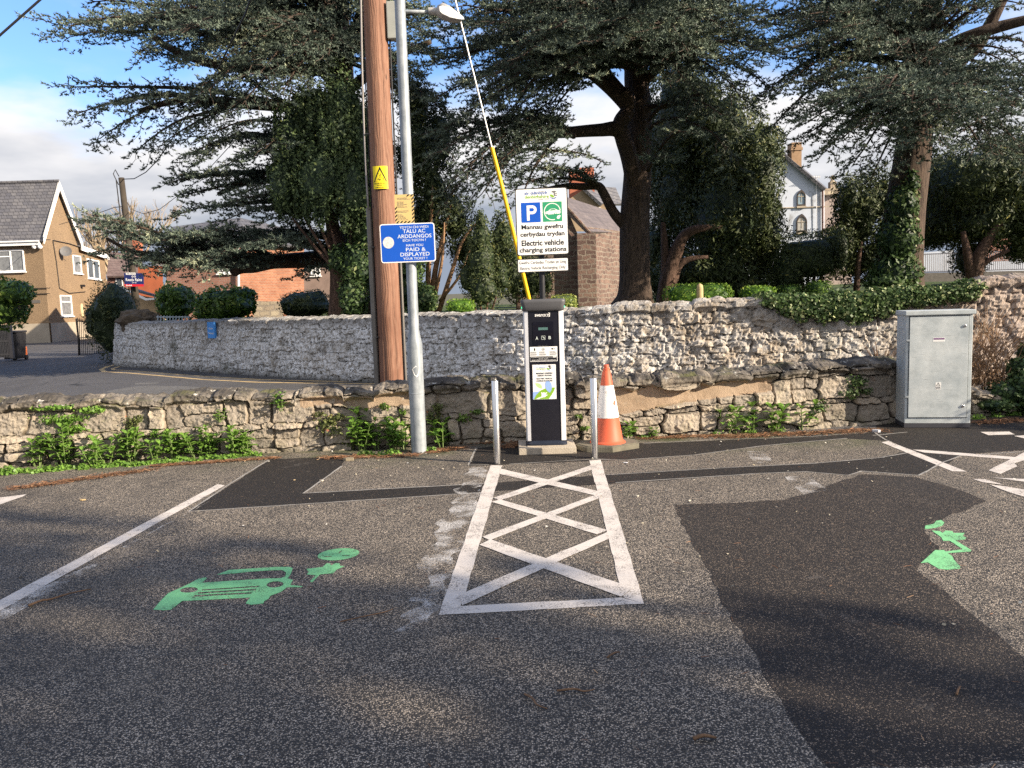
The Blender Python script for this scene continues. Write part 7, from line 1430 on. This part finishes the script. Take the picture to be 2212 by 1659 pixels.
# ---- brick building
K = P(517, 690, 38); K.z = 0; bb_ = thing('brick_building', 'red brick outbuilding with a barred window and white drainpipe behind the laurel hedges', 'building', K)
b_ = MB(); b_.add([lp3(360, 700, 38), lp3(517, 700, 38), lp3(517, 520, 38), lp3(360, 535, 38)], [[0, 1, 2, 3]]); b_.build('shaded_wall', M_BRICKD, bb_)
b_ = MB(); b_.add([lp3(517, 700, 38), lp3(657, 700, 41), lp3(657, 530, 41), lp3(517, 520, 38), lp3(657, 700, 44), lp3(657, 530, 44)], [[0, 1, 2, 3], [1, 4, 5, 2]]); b_.build('end_wall', M_BRICK, bb_)
b_ = MB(); quadprism(b_, [lp3(355, 537, 37.6), lp3(519, 521, 37.6), lp3(519, 470, 42), lp3(370, 490, 42)], .12); quadprism(b_, [lp3(517, 522, 37.6), lp3(662, 532, 40.7), lp3(650, 500, 44), lp3(517, 470, 42)], .12); b_.build('roof', M_SLATE, bb_)
MB().tube([lp3(516.5, 700, 37.85), lp3(514.5, 520, 37.85)], .055, 8).build('drainpipe', M_FASC, bb_)
Fb = Face(P(360, 700, 38), (1, 0, 0), K); window(Fb, 471, 500, 574, 591, bb_, 'bars', M_CURT)
K = P(600, 690, 36); K.z = 0; sw = thing('garden_wall', 'short pale rubble wall between the laurel hedge and the dark clipped hedge', 'stone wall', K); b_ = MB(); b_.add([lp3(548, 700, 36), lp3(612, 700, 36), lp3(612, 652, 36), lp3(548, 650, 36), lp3(612, 652, 36.5), lp3(548, 650, 36.5)], [[0, 1, 2, 3], [3, 2, 4, 5]]); b_.build('wall', M_RUB, sw)
K = P(690, 640, 48); K.z = 0; h3 = thing('house', 'pale house glimpsed under the cedar limb right of the brick building', 'house', K)
b_ = MB(); b_.add([lp3(655, 690, 48), lp3(735, 690, 48), lp3(735, 560, 48), lp3(655, 560, 48)], [[0, 1, 2, 3]]); b_.build('wall', simple('dull_pink_render', (.28, .2, .17), .9, var=.35, scale=1.5), h3); Fh = Face(P(655, 690, 48), (1, 0, 0), K); window(Fh, 672, 692, 578, 596, h3, 'casement', M_CURT)
K = P(420, 520, 52); K.z = 0; h4 = thing('house', 'sunlit gable of a distant house peeping above the low cedar limb', 'house', K); b_ = MB(); b_.add([lp3(392, 560, 52), lp3(455, 560, 52), lp3(455, 528, 52), lp3(425, 508, 52), lp3(392, 535, 52)], [[0, 1, 2, 3, 4]]); b_.add([lp3(392, 720, 52), lp3(455, 720, 52), lp3(455, 560, 52), lp3(392, 560, 52)], [[0, 1, 2, 3]]); b_.build('gable_wall', simple('cream_render', (.62, .55, .42), .9), h4)
# ---- church
K = P(1270, 665, 30); K.z = 1.0; chx = thing('church', 'red sandstone church corner with slate roof seen between the sign and the cedar trunk', 'church', K)
b_ = MB(); b_.add([lp3(1130, 690, 30), lp3(1271, 690, 30), lp3(1271, 560, 30), lp3(1222, 445, 30), lp3(1180, 400, 30), lp3(1130, 440, 30)], [[0, 1, 2, 3, 4, 5]]); b_.build('gable_wall', M_SAND_, chx)
b_ = MB(); b_.add([lp3(1271, 690, 30), lp3(1345, 690, 33.5), lp3(1345, 500, 33.5), lp3(1271, 490, 30)], [[0, 1, 2, 3]]); b_.build('side_wall', M_SAND_, chx)
b_ = MB(); quadprism(b_, [lp3(1222, 447, 29.8), lp3(1275, 500, 29.8), lp3(1350, 502, 34), lp3(1345, 465, 36), lp3(1222, 425, 33)], .15); b_.build('roof', brickmat('purple_slates', (.11, .095, .10), (.16, .135, .135), (.1, .09, .09), .3, .2, .01), chx)
b_ = MB(); b_.tube([lp3(1221, 443, 29.7), lp3(1275, 503, 29.7)], .05, 6); b_.build('coping', M_SAND_, chx)
b_ = MB(); b_.box(tuple(Vector(lp3(1268, 640, 29.85))+Vector((0, 0, 0))), (.7, .5, 4.6), bev=.02); b_.build('buttress', M_SAND_, chx)
K = P(1245, 440, 42); K.z = 1; h5 = thing('house', 'tan gabled house with red chimney rising above the church roof', 'house', K)
b_ = MB(); b_.add([lp3(1215, 500, 42), lp3(1330, 500, 42), lp3(1330, 452, 42), lp3(1300, 438, 42), lp3(1262, 408, 42), lp3(1215, 440, 42)], [[0, 1, 2, 3, 4, 5]]); b_.build('wall', simple('tan_render', (.34, .25, .16), .9, var=.25, scale=2), h5)
b_ = MB(); quadprism(b_, [lp3(1258, 402, 41.7), lp3(1300, 440, 41.7), lp3(1345, 440, 46), lp3(1330, 405, 46)], .15); b_.build('roof', M_SLATE, h5); b_ = MB(); b_.box(lp3(1248, 403, 42.5), (.9, .6, 1.5)); b_.box(lp3(1267, 391, 43), (.75, .6, 1.3)); b_.build('chimney', M_RED_, h5); Fh = Face(P(1215, 500, 42), (1, 0, 0), K); window(Fh, 1283, 1297, 448, 462, h5, 'sash')
# ---- white gable house at the right
YW = 44; K = P(1730, 620, YW); K.z = 1.2; wh = thing('house', 'tall white gabled house with two pointed arch windows behind the churchyard trees', 'house', K)
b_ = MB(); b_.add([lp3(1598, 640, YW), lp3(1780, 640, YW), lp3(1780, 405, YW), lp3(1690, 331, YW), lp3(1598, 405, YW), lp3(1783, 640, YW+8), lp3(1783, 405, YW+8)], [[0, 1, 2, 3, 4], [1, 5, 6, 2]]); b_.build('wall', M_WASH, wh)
b_ = MB(); quadprism(b_, [lp3(1784, 407, YW-.35), lp3(1688, 326, YW-.35), lp3(1692, 326, YW+8), lp3(1788, 407, YW+8)], .16); quadprism(b_, [lp3(1594, 407, YW-.35), lp3(1692, 326, YW-.35), lp3(1692, 326, YW+8), lp3(1594, 407, YW+8)], .16); rfo = b_.build('roof', M_SLATE, wh)
b_ = MB(); b_.box(tuple(Vector(lp3(1716, 340, YW+1.5))), (.55, .7, 1.5)); b_.box(tuple(Vector(lp3(1716, 324, YW+1.5))), (.65, .8, .15)); b_.build('chimney', simple('buff_chimney', (.34, .22, .13), .9, var=.3), rfo)
Fw = Face(P(1598, 640, YW), (1, 0, 0), K)
def arch(u, v0, v1, w_, pane, name='arched_window'):
    X, z0 = Fw.at(u, v1); _, z1 = Fw.at(u, v0); hw = w_/2*YW/FPX; zs = z1-hw*1.55
    def al(h, zb, top): return [(X-h, zb), (X+h, zb)]+[(X+h*(1-(k/8)**1.7), zs+(top-zs)*(k/8)**.85) for k in range(0, 9)]+[(X-h*(1-(k/8)**1.7), zs+(top-zs)*(k/8)**.85) for k in range(7, -1, -1)]
    b_ = MB(); b_.shape([al(hw, z0, z1), al(hw*.84, z0+.08, z1-.14)], -.02, .09, 0, Fw.M()); o = b_.build(name, M_DARKW, wh)
    b_ = MB(); b_.shape([al(hw*.86, z0+.06, z1-.12)], .0, .03, 0, Fw.M()); b_.build('pane', pane, o); b_ = MB(); b_.box((X, z0+(z1-z0)*.5, .04), (.02, z1-z0-.4, .02), 0, Fw.M()); b_.box((X, zs, .045), (hw*1.6, .03, .03), 0, Fw.M()); b_.build('glazing_bar', M_STONEP, o)
    MB().box((X, z0-.06, .06), (hw*2.2, .1, .16), 0, Fw.M()).build('sill', M_STONEP, o)
arch(1730, 410, 445, 18, simple('blue_grey_glass', (.25, .33, .38), .15, var=.3)); arch(1731, 462, 501, 22, simple('curtained_glass', (.38, .37, .34), .3, var=.3))
MB().box(tuple(Vector(lp3(1690, 449, YW-.04))), (7.5, .05, .05)).build('string_course', M_STONEP, wh); MB().tube([lp3(1777, 640, YW-.08), lp3(1777, 410, YW-.08)], .05, 6).build('drainpipe', simple('rust_pipe', (.2, .12, .1), .8), wh)
b_ = MB(); b_.tube([lp3(1766, 640-45, YW-.1), lp3(1763, 395, YW-.1), lp3(1763, 380, YW-.1)], .02, 5); b_.tube([lp3(1752, 383, YW-.1), lp3(1772, 382, YW-.1)], .02, 5)
for k in range(5): b_.tube([lp3(1754+k*4, 379, YW-.5), lp3(1754+k*4, 386, YW+.3)], .012, 4)
b_.build('aerial', M_UPVC, wh)
K = P(1795, 520, 46); K.z = 1.2; ch2 = thing('stone_building', 'narrow stone chapel end with finial between the white house and the spiky yew', 'building', K); b_ = MB(); b_.add([lp3(1781, 640, 46), lp3(1840, 640, 46), lp3(1840, 480, 46), lp3(1807, 455, 46), lp3(1807, 417, 46), lp3(1781, 417, 46)], [[0, 1, 2, 3, 4, 5]]); b_.build('wall', simple('pinkish_stone', (.36, .29, .26), .9, var=.35, scale=2, bump=.5), ch2)
b_ = MB(); b_.box(lp3(1794, 415, 45.9), (.95, .5, .35)); b_.box(lp3(1798, 403, 46.2), (.35, .35, .5)); b_.lathe([(.22, 0), (.05, .35), (.0, .4)], 8, 0, Matrix.Translation(lp3(1798, 398, 46.2))); b_.box(lp3(1798, 384, 46.2), (.3, .1, .08)); b_.box(lp3(1798, 385, 46.2), (.08, .11, .32)); b_.build('parapet', M_RUB, ch2)
# ---- white railed yard far right
K = P(2090, 600, 30); K.z = 1.5; b_ = MB(); rl = thing('railings', 'thin grey upright railings with white boards beyond the dark yews at the right', 'railings', K)
for u in np.arange(1890, 2260, 4.2): b_.tube([lp3(u, 588-.03*(u-1978), 30), lp3(u, 548-.03*(u-1978), 30)], .014, 4, cap=False)
b_.tube([lp3(1890, 551+2, 30), lp3(2260, 551-11, 30)], .02, 4); b_.tube([lp3(1890, 588+3, 30), lp3(2260, 580, 30)], .02, 4); b_.build('bars', simple('grey_iron', (.16, .16, .18), .6), rl)
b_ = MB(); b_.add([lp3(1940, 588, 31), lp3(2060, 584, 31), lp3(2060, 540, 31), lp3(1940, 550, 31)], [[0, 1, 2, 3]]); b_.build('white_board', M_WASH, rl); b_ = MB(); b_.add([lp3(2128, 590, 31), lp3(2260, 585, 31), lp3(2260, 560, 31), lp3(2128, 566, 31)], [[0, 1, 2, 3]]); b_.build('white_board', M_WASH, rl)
b_ = MB(); b_.add([lp3(1900, 625, 29.5), lp3(2280, 615, 29.5), lp3(2280, 583, 29.5), lp3(1900, 592, 29.5)], [[0, 1, 2, 3]]); b_.build('base_wall', simple('dark_stone', (.12, .11, .1), .9, var=.4, bump=.5), rl)
K = P(2180, 560, 38); K.z = 1.5; rbx = thing('house', 'dark red brick house front with a porch just visible at the right edge', 'house', K); b_ = MB(); b_.add([lp3(2120, 600, 38), lp3(2320, 600, 38), lp3(2320, 420, 38), lp3(2120, 420, 38)], [[0, 1, 2, 3]]); b_.build('wall', M_BRICKD, rbx); Fh = Face(P(2120, 600, 38), (1, 0, 0), K); window(Fh, 2185, 2205, 545, 572, rbx, 'sash')
# ---- steps near the drum yew
# ---- small churchyard things
K = P(1513, 655, 16.5); K.z = yard_z(1513)-.15; hs_ = thing('headstone', 'small dark headstone in front of the brightest clipped hedge', 'headstone', K); b_ = MB(); y = 16.5
b_.prism([((u-1508)*y/FPX, 0) for u in (1496, 1521)][:1]+[((1521-1508)*y/FPX, 0), ((1521-1508)*y/FPX, .26), (.06, .27), (.03, .34), (-.05, .34), (-.08, .27), ((1496-1508)*y/FPX, .25)], -.05, .05, 0, frame((lp3(1508, 655, y)[0], 0, 0), (1, 0, 0), (0, 0, 1))); b_.build('slab', simple('black_slate', (.03, .03, .04), .5), hs_)
K = P(1512, 640, 17); K.z = yard_z(1512)-.15; ps_ = thing('stone_post', 'weathered tan stone post standing just behind the dark headstone', 'grave marker', K); b_ = MB(); b_.lathe([(.075, 0), (.07, P(1512, 622, 17).z-K.z), (.06, P(1512, 618, 17).z-K.z+.02), (.0, P(1512, 617, 17).z-K.z+.05)], 10, cap=False); b_.build('shaft', simple('tan_stone', (.5, .38, .2), .9, var=.3), ps_, smooth=True)
# ---- pole two with agency board
YQ = 30; K = P(298, 690, YQ); K.z = 0; p2 = thing('telegraph_pole', 'slim distant wooden telegraph pole rising above the low cedar limb', 'utility pole', K)
tq = P(262, 384, YQ)-K; bq = P(298, 690, YQ)-K; dq = (tq-bq)/(tq.z-bq.z); b0_ = bq-dq*bq.z
b_ = MB(); b_.tube([tuple(b0_), tuple(tq)], [.15, .10], 14); b_.build('pole_shaft', simple('dark_weathered_wood', (.06, .048, .036), .9, var=.4, scale=4), p2, smooth=True)
b_ = MB(); b_.tube([tuple(b0_+dq*z+Vector((-.15, -.1, 0))) for z in np.linspace(.5, tq.z-.1, 10)], .02, 5); b_.tube([tuple(tq+Vector((-.12, 0, -.25))), tuple(tq+Vector((-.28, 0, .15))), tuple(tq+Vector((-.2, 0, .3))), tuple(tq+Vector((-.08, 0, .05)))], .018, 5); b_.build('cable', M_BCABLE, p2)
F6, w, h = sign_frame(c1(1008, 985), c1(1165, 988), c1(1022, 1096), c1(1179, 1094), 29.7); K6 = Vector(F6.translation); ab = thing('agency_board', 'navy estate agency board with a red sold strip fixed to the distant pole', 'sign', K6); F6 = in_parent(F6, ab)
b_ = MB(); b_.prism([(-w/2, -h/2), (w/2, -h/2), (w/2, h/2), (-w/2, h/2)], -.02, 0, 0, F6); b_.prism([(-w/2, -h/2), (w/2, -h/2), (w/2, -h*.33), (-w/2, -h*.33)], 0, .004, 1, F6); b_.prism([(-w*.40, h*.38), (w*.1, h*.38), (w*.1, h*.54), (-w*.40, h*.54)], 0, .004, 2, F6)
pb_ = b_.build('board', [simple('navy_board', (.012, .022, .12), .5), simple('red_strip', (.6, .02, .03), .5), M_SIGNW], ab); b_ = MB(); b_.text('Reeds Rains', -w*.42, w*.42, -h*.10, h*.12, .003, 0, F6, .01); b_.text('Since 1868', -w*.1, w*.12, -h*.25, -h*.17, .003, 0, F6); b_.text('Sold', -w*.42, -w*.12, -h*.47, -h*.36, .006, 0, F6, .02); b_.text('THE COACH', -w*.37, w*.07, h*.41, h*.51, .006, 1, F6, .01); b_.shape([[(x, y) for x, y in ell(-w*.06, h*.25, w*.05, w*.05, n=16)], [(x, y) for x, y in ell(-w*.06, h*.25, w*.03, w*.03, n=16)]], .001, .003, 0, F6); b_.shape([[(x, y) for x, y in ell(w*.06, h*.25, w*.05, w*.05, n=16)], [(x, y) for x, y in ell(w*.06, h*.25, w*.03, w*.03, n=16)]], .001, .003, 0, F6); b_.build('lettering', [M_SIGNW, M_INK], pb_)
wire('overhead_wire', [P(265, 387, 30), P(290, 386, 29), P(315, 372, 27.5), P(340, 347, 26), P(365, 310, 24), P(470, 150, 18), P(530, 30, 14), P(560, -60, 12)], .016, 'dark twisted cable sagging from the slim pole up past the left cedar')
wire('overhead_wire', [P(283, 452, 30), P(310, 462, 28.5), P(345, 452, 27), P(430, 388, 24), P(520, 290, 20)], .010, 'thin wire looping from the slim pole into the cedar foliage')
wire('overhead_wire', [P(128, 447+38, 44.5), P(200, 465, 38), P(247, 448, 32), P(268, 446, 30)], .014, 'thin service wire running from the house gable to the slim pole')
# ---- wall end: rubble heap, railing, notice
K = Vector(P(300, 699, 23.0)); hp = MB(); rng = np.random.default_rng(3); bm = bmesh.new(); bmesh.ops.create_icosphere(bm, subdivisions=4, radius=1); a = np.array([v.co[:] for v in bm.verts]); nz = fbm(a[:, 0]*2.5+3, a[:, 1]*2.5, a[:, 2]*2.5, 4, 5)
hp.add(a*np.array((.62, .35, .34))*(.55+.9*nz)[:, None], [[v.index for v in q.verts] for q in bm.faces]); bm.free(); o_ = hp.build('rubble_heap', simple('earthy_rubble', (.14, .11, .08), .95, var=.5, scale=6, bump=.8)); o_.location = P(300, 694, 23.2); tag(o_, 'brown heap of earth and rubble on the end of the churchyard wall', 'rubble')
K = P(372, 703, 22.3); rl2 = thing('railings', 'short pale blue railing standing behind the wall in front of the laurel hedge', 'railings', K); b_ = MB()
for i in range(11): u = 341+i*6.6; b_.tube([lp3(u, 703, 22.4), lp3(u, 681.5+.12*i, 22.4)], .018, 5)
b_.tube([lp3(338, 685, 22.4), lp3(410, 685, 22.4)], .016, 5); b_.tube([lp3(338, 699, 22.4), lp3(410, 699, 22.4)], .016, 5); b_.build('bars', simple('pale_blue_paint', (.45, .52, .56), .6), rl2)
a = P(458, 713, 20); s_n = CX(458); x, y = CWXY(s_n+.0); x2, y2 = CWXY(s_n+.4); F7 = frame((0, 0, 0), (x2-x, y2-y, 0), (0, 0, 1)); yy_ = y-.36; loc = P(458, 713, yy_+.12); nt = thing('wall_notice', 'small bright blue notice fixed to the churchyard wall near its left end', 'sign', loc)
b_ = MB(); b_.prism([(-.17, -.20), (.17, -.20), (.17, .20), (-.17, .20)], -.02, .03, 0, F7); pn = b_.build('sign_plate', simple('sky_blue_notice', (.06, .28, .72), .5, var=.08), nt); b_ = MB(); b_.text('Croeso', -.10, .10, .02, .07, .032, 0, F7, .01); b_.text('Welcome', -.12, .12, -.10, -.05, .032, 0, F7, .01); b_.build('lettering', M_SIGNW, pn)
# ---- gate, trellis fence, bin and mower at the left
YG = 30; K = P(175, 768, YG); K.z = 0; gt_ = thing('iron_gate', 'open black wrought iron garden gate with curved top beside the yew bush', 'gate', K); b_ = MB()
L = lambda x, y: lp3(*e5(x, y), YG+ (x-720)*.004)
b_.tube([L(715, 130), L(735, 310), L(745, 478)], .035, 6)
for i in range(15):
    x = 735+i*17; top = 150+max(0, (x-735)*.28)+ (max(0, x-840)*.35); b_.tube([L(x, 478-(i*1.2)), L(x-8, top)], .014, 4); 
    if i < 7: b_.lathe([(.0, 0), (.03, .05), (.0, .14)], 6, 0, Matrix.Translation(L(x-8, top)))
b_.tube([L(713, 152), L(760, 155), L(800, 165), L(850, 185), L(900, 230), L(990, 330)], .022, 5); b_.tube([L(730, 312), L(980, 300)], .018, 5); b_.tube([L(745, 475), L(985, 455)], .022, 5); b_.build('gate_frame', simple('black_iron', (.02, .018, .018), .5), gt_)
YT = 27; K = P(10, 775, YT); K.z = 0; tf = thing('trellis_fence', 'grey weathered picket fence panel at the left edge beside the wheelie bin', 'fence', K); b_ = MB()
for u in np.arange(-40, 22, 3.4): b_.box(tuple((Vector(lp3(u, 772, YT))+Vector(lp3(u, 702, YT)))/2), (.035, .03, 1.1))
for v in (712, 737, 766): b_.box(tuple((Vector(lp3(-40, v+1, YT))+Vector(lp3(23, v, YT)))/2), (1.0, .05, .06))
b_.build('pickets', simple('silvered_timber', (.22, .19, .16), .9, var=.3), tf); MB().box(tuple((Vector(lp3(24, 772, YT))+Vector(lp3(24, 702, YT)))/2), (.10, .1, 1.15)).build('fence_post', simple('silvered_timber_post', (.2, .17, .15), .9, var=.3), tf)
K = P(32, 766, 28); K.z = 0; wb = thing('wheelie_bin', 'black wheelie bin between the picket fence and the orange mower', 'bin', K); b_ = MB(); hb = P(32, 716, 28).z; vs = []
for z, s_ in ((0.06, .23), (hb-.05, .29)): vs += [(-s_, -s_, z), (s_, -s_, z), (s_, s_, z), (-s_, s_, z)]
b_.add(vs, [[0, 1, 5, 4], [1, 2, 6, 5], [2, 3, 7, 6], [3, 0, 4, 7], [4, 5, 6, 7], [3, 2, 1, 0]]); b_.build('bin_body', M_BLACK, wb); MB().box((0, -.02, hb-.01), (.64, .66, .07), bev=.02).build('lid', M_BLACK, wb); MB().lathe([(.09, -.03), (.09, .03)], 14, 0, Matrix.Translation((.24, .25, .09)) @ Matrix.Rotation(R(90), 4, 'Y')).build('wheel', M_BLACK, wb)
K = P(44, 765, 28.3); K.z = 0; mwv = thing('lawn_mower', 'small orange mower parked right of the black wheelie bin', 'mower', K); b_ = MB(); b_.box((0, 0, .26), (.30, .4, .42), bev=.05); b_.build('mower_body', simple('mower_orange', (.65, .16, .05), .5), mwv); b_ = MB(); b_.tube([(-.1, .1, .45), (-.12, .2, .85), (.12, .2, .9), (.13, .1, .45)], .018, 6); b_.build('handle', M_BLACK, mwv); MB().lathe([(.10, -.03), (.10, .03)], 14, 0, Matrix.Translation((-.1, -.18, .1)) @ Matrix.Rotation(R(90), 4, 'X')).build('wheel', M_BLACK, mwv)
# ---- bare winter trees on the slope
def bare(seed, h=9.0):
    r = random.Random(seed); mb = MB(); tw_ = MB()
    def br(p, d, l, rad, k):
        q = p+d*l+Vector((r.uniform(-.1, .1), r.uniform(-.1, .1), 0))*l; (mb if k < 3 else tw_).tube([tuple(p), tuple(p+d*l*.5+Vector((r.uniform(-1, 1), r.uniform(-1, 1), 0))*l*.05), tuple(q)], [rad, rad*.85, rad*.65], 5 if k < 3 else 3, cap=False)
        if k >= 6: return
        for i in range(3 if k < 5 else 3):
            a = r.uniform(0, 6.28); sp_ = r.uniform(.25, .6); nd = (d+Vector((math.cos(a)*sp_, math.sin(a)*sp_, .25))).normalized(); br(p+(q-p)*r.uniform(.65, 1) if i else q, nd, l*r.uniform(.62, .82), rad*.62, k+1)
    br(Vector((0, 0, 0)), Vector((0, 0, 1)), h*.27, .22, 0); return mb, tw_
t0 = thing('bare_tree', 'x', 'tree', (0, 0, 0), group='bare winter trees on the slope'); a, b_ = bare(3); a.build('trunk', B_BARE, t0); b_.build('twigs', B_BARE, t0)
for k, (u, v, y, s_, lab) in enumerate(((245, 545, 80, 1.0, 'sunlit bare tree just left of the slim telegraph pole'), (300, 545, 82, 1.05, 'tallest pale bare tree just right of the slim telegraph pole'), (345, 548, 84, .75, 'smaller bare tree nearest the cedar foliage'), (185, 550, 86, .85, 'bare tree showing above the roof of the rear wing'), (225, 550, 90, .8, 'reddish bare tree behind the service wire'), (1825, 520, 70, .8, 'bare tree tops behind the chapel finial'))):
    L_ = P(u, v, y); z0 = 0.5 if u < 1000 else 1.5; s2 = s_*(P(u, v-120*s_, y).z-z0)/8.6
    if k == 0: o = t0; o.location = (L_.x, y, z0); o.scale = (s2,)*3; o['label'] = lab
    else: dup(t0, (L_.x, y, z0), k*1.3, lab, s2)
# ---- tree line and an added hedge beyond the picture that shade the car park
def shade_tree(name, label, x, y, h, w_, seed):
    rng = np.random.default_rng(seed); t = thing(name, label, 'tree', (x, y, 0)); MB().tube([(0, 0, 0), (.1, 0, h*.5)], [.3, .2], 8).build('trunk', B_YEW, t)
    E = [((rng.uniform(-w_, w_)*.5, rng.uniform(-w_, w_)*.5, h*(.35+.13*k)), (w_*rng.uniform(.5, .8), w_*rng.uniform(.5, .8), h*.2)) for k in range(5)]
    V, T = blob_leaves(E, 11, rng, .4, noise=.4, nseed=seed); tri_mesh('crown', V, T, [L_YEW], t)
# ------------------------------------------------------------------ beyond the right edge of the picture: what shades the car park
shade_tree('evergreen_tree', 'dark evergreen beyond the right side of the car park', 18.5, -6.2, 12.0, 2.5, 51)
shade_tree('evergreen_tree', 'taller dark evergreen further back beyond the right side of the car park', 21, -11.5, 14, 3.6, 52)
shade_tree('evergreen_tree', 'broad dark evergreen behind the photographer to the right', 15, -13.5, 12, 3.6, 53)
rng = np.random.default_rng(60); t = thing('hedge', 'unseen clipped hedge added for shade beyond the right end of the low wall', 'hedge', (8.6, 8.0, 0))  # unseen hedge added to throw shade on the foot of the cabinet
V, T = blob_leaves([((0, 0, 1.0), (.5, .95, 1.18)), ((.6, 1.6, 1.0), (.5, .9, 1.18))], 900, rng, .07, box=True, noise=.06, shell=(.7, 1.0)); tri_mesh('leaves', V, T, [L_LAUREL], t)
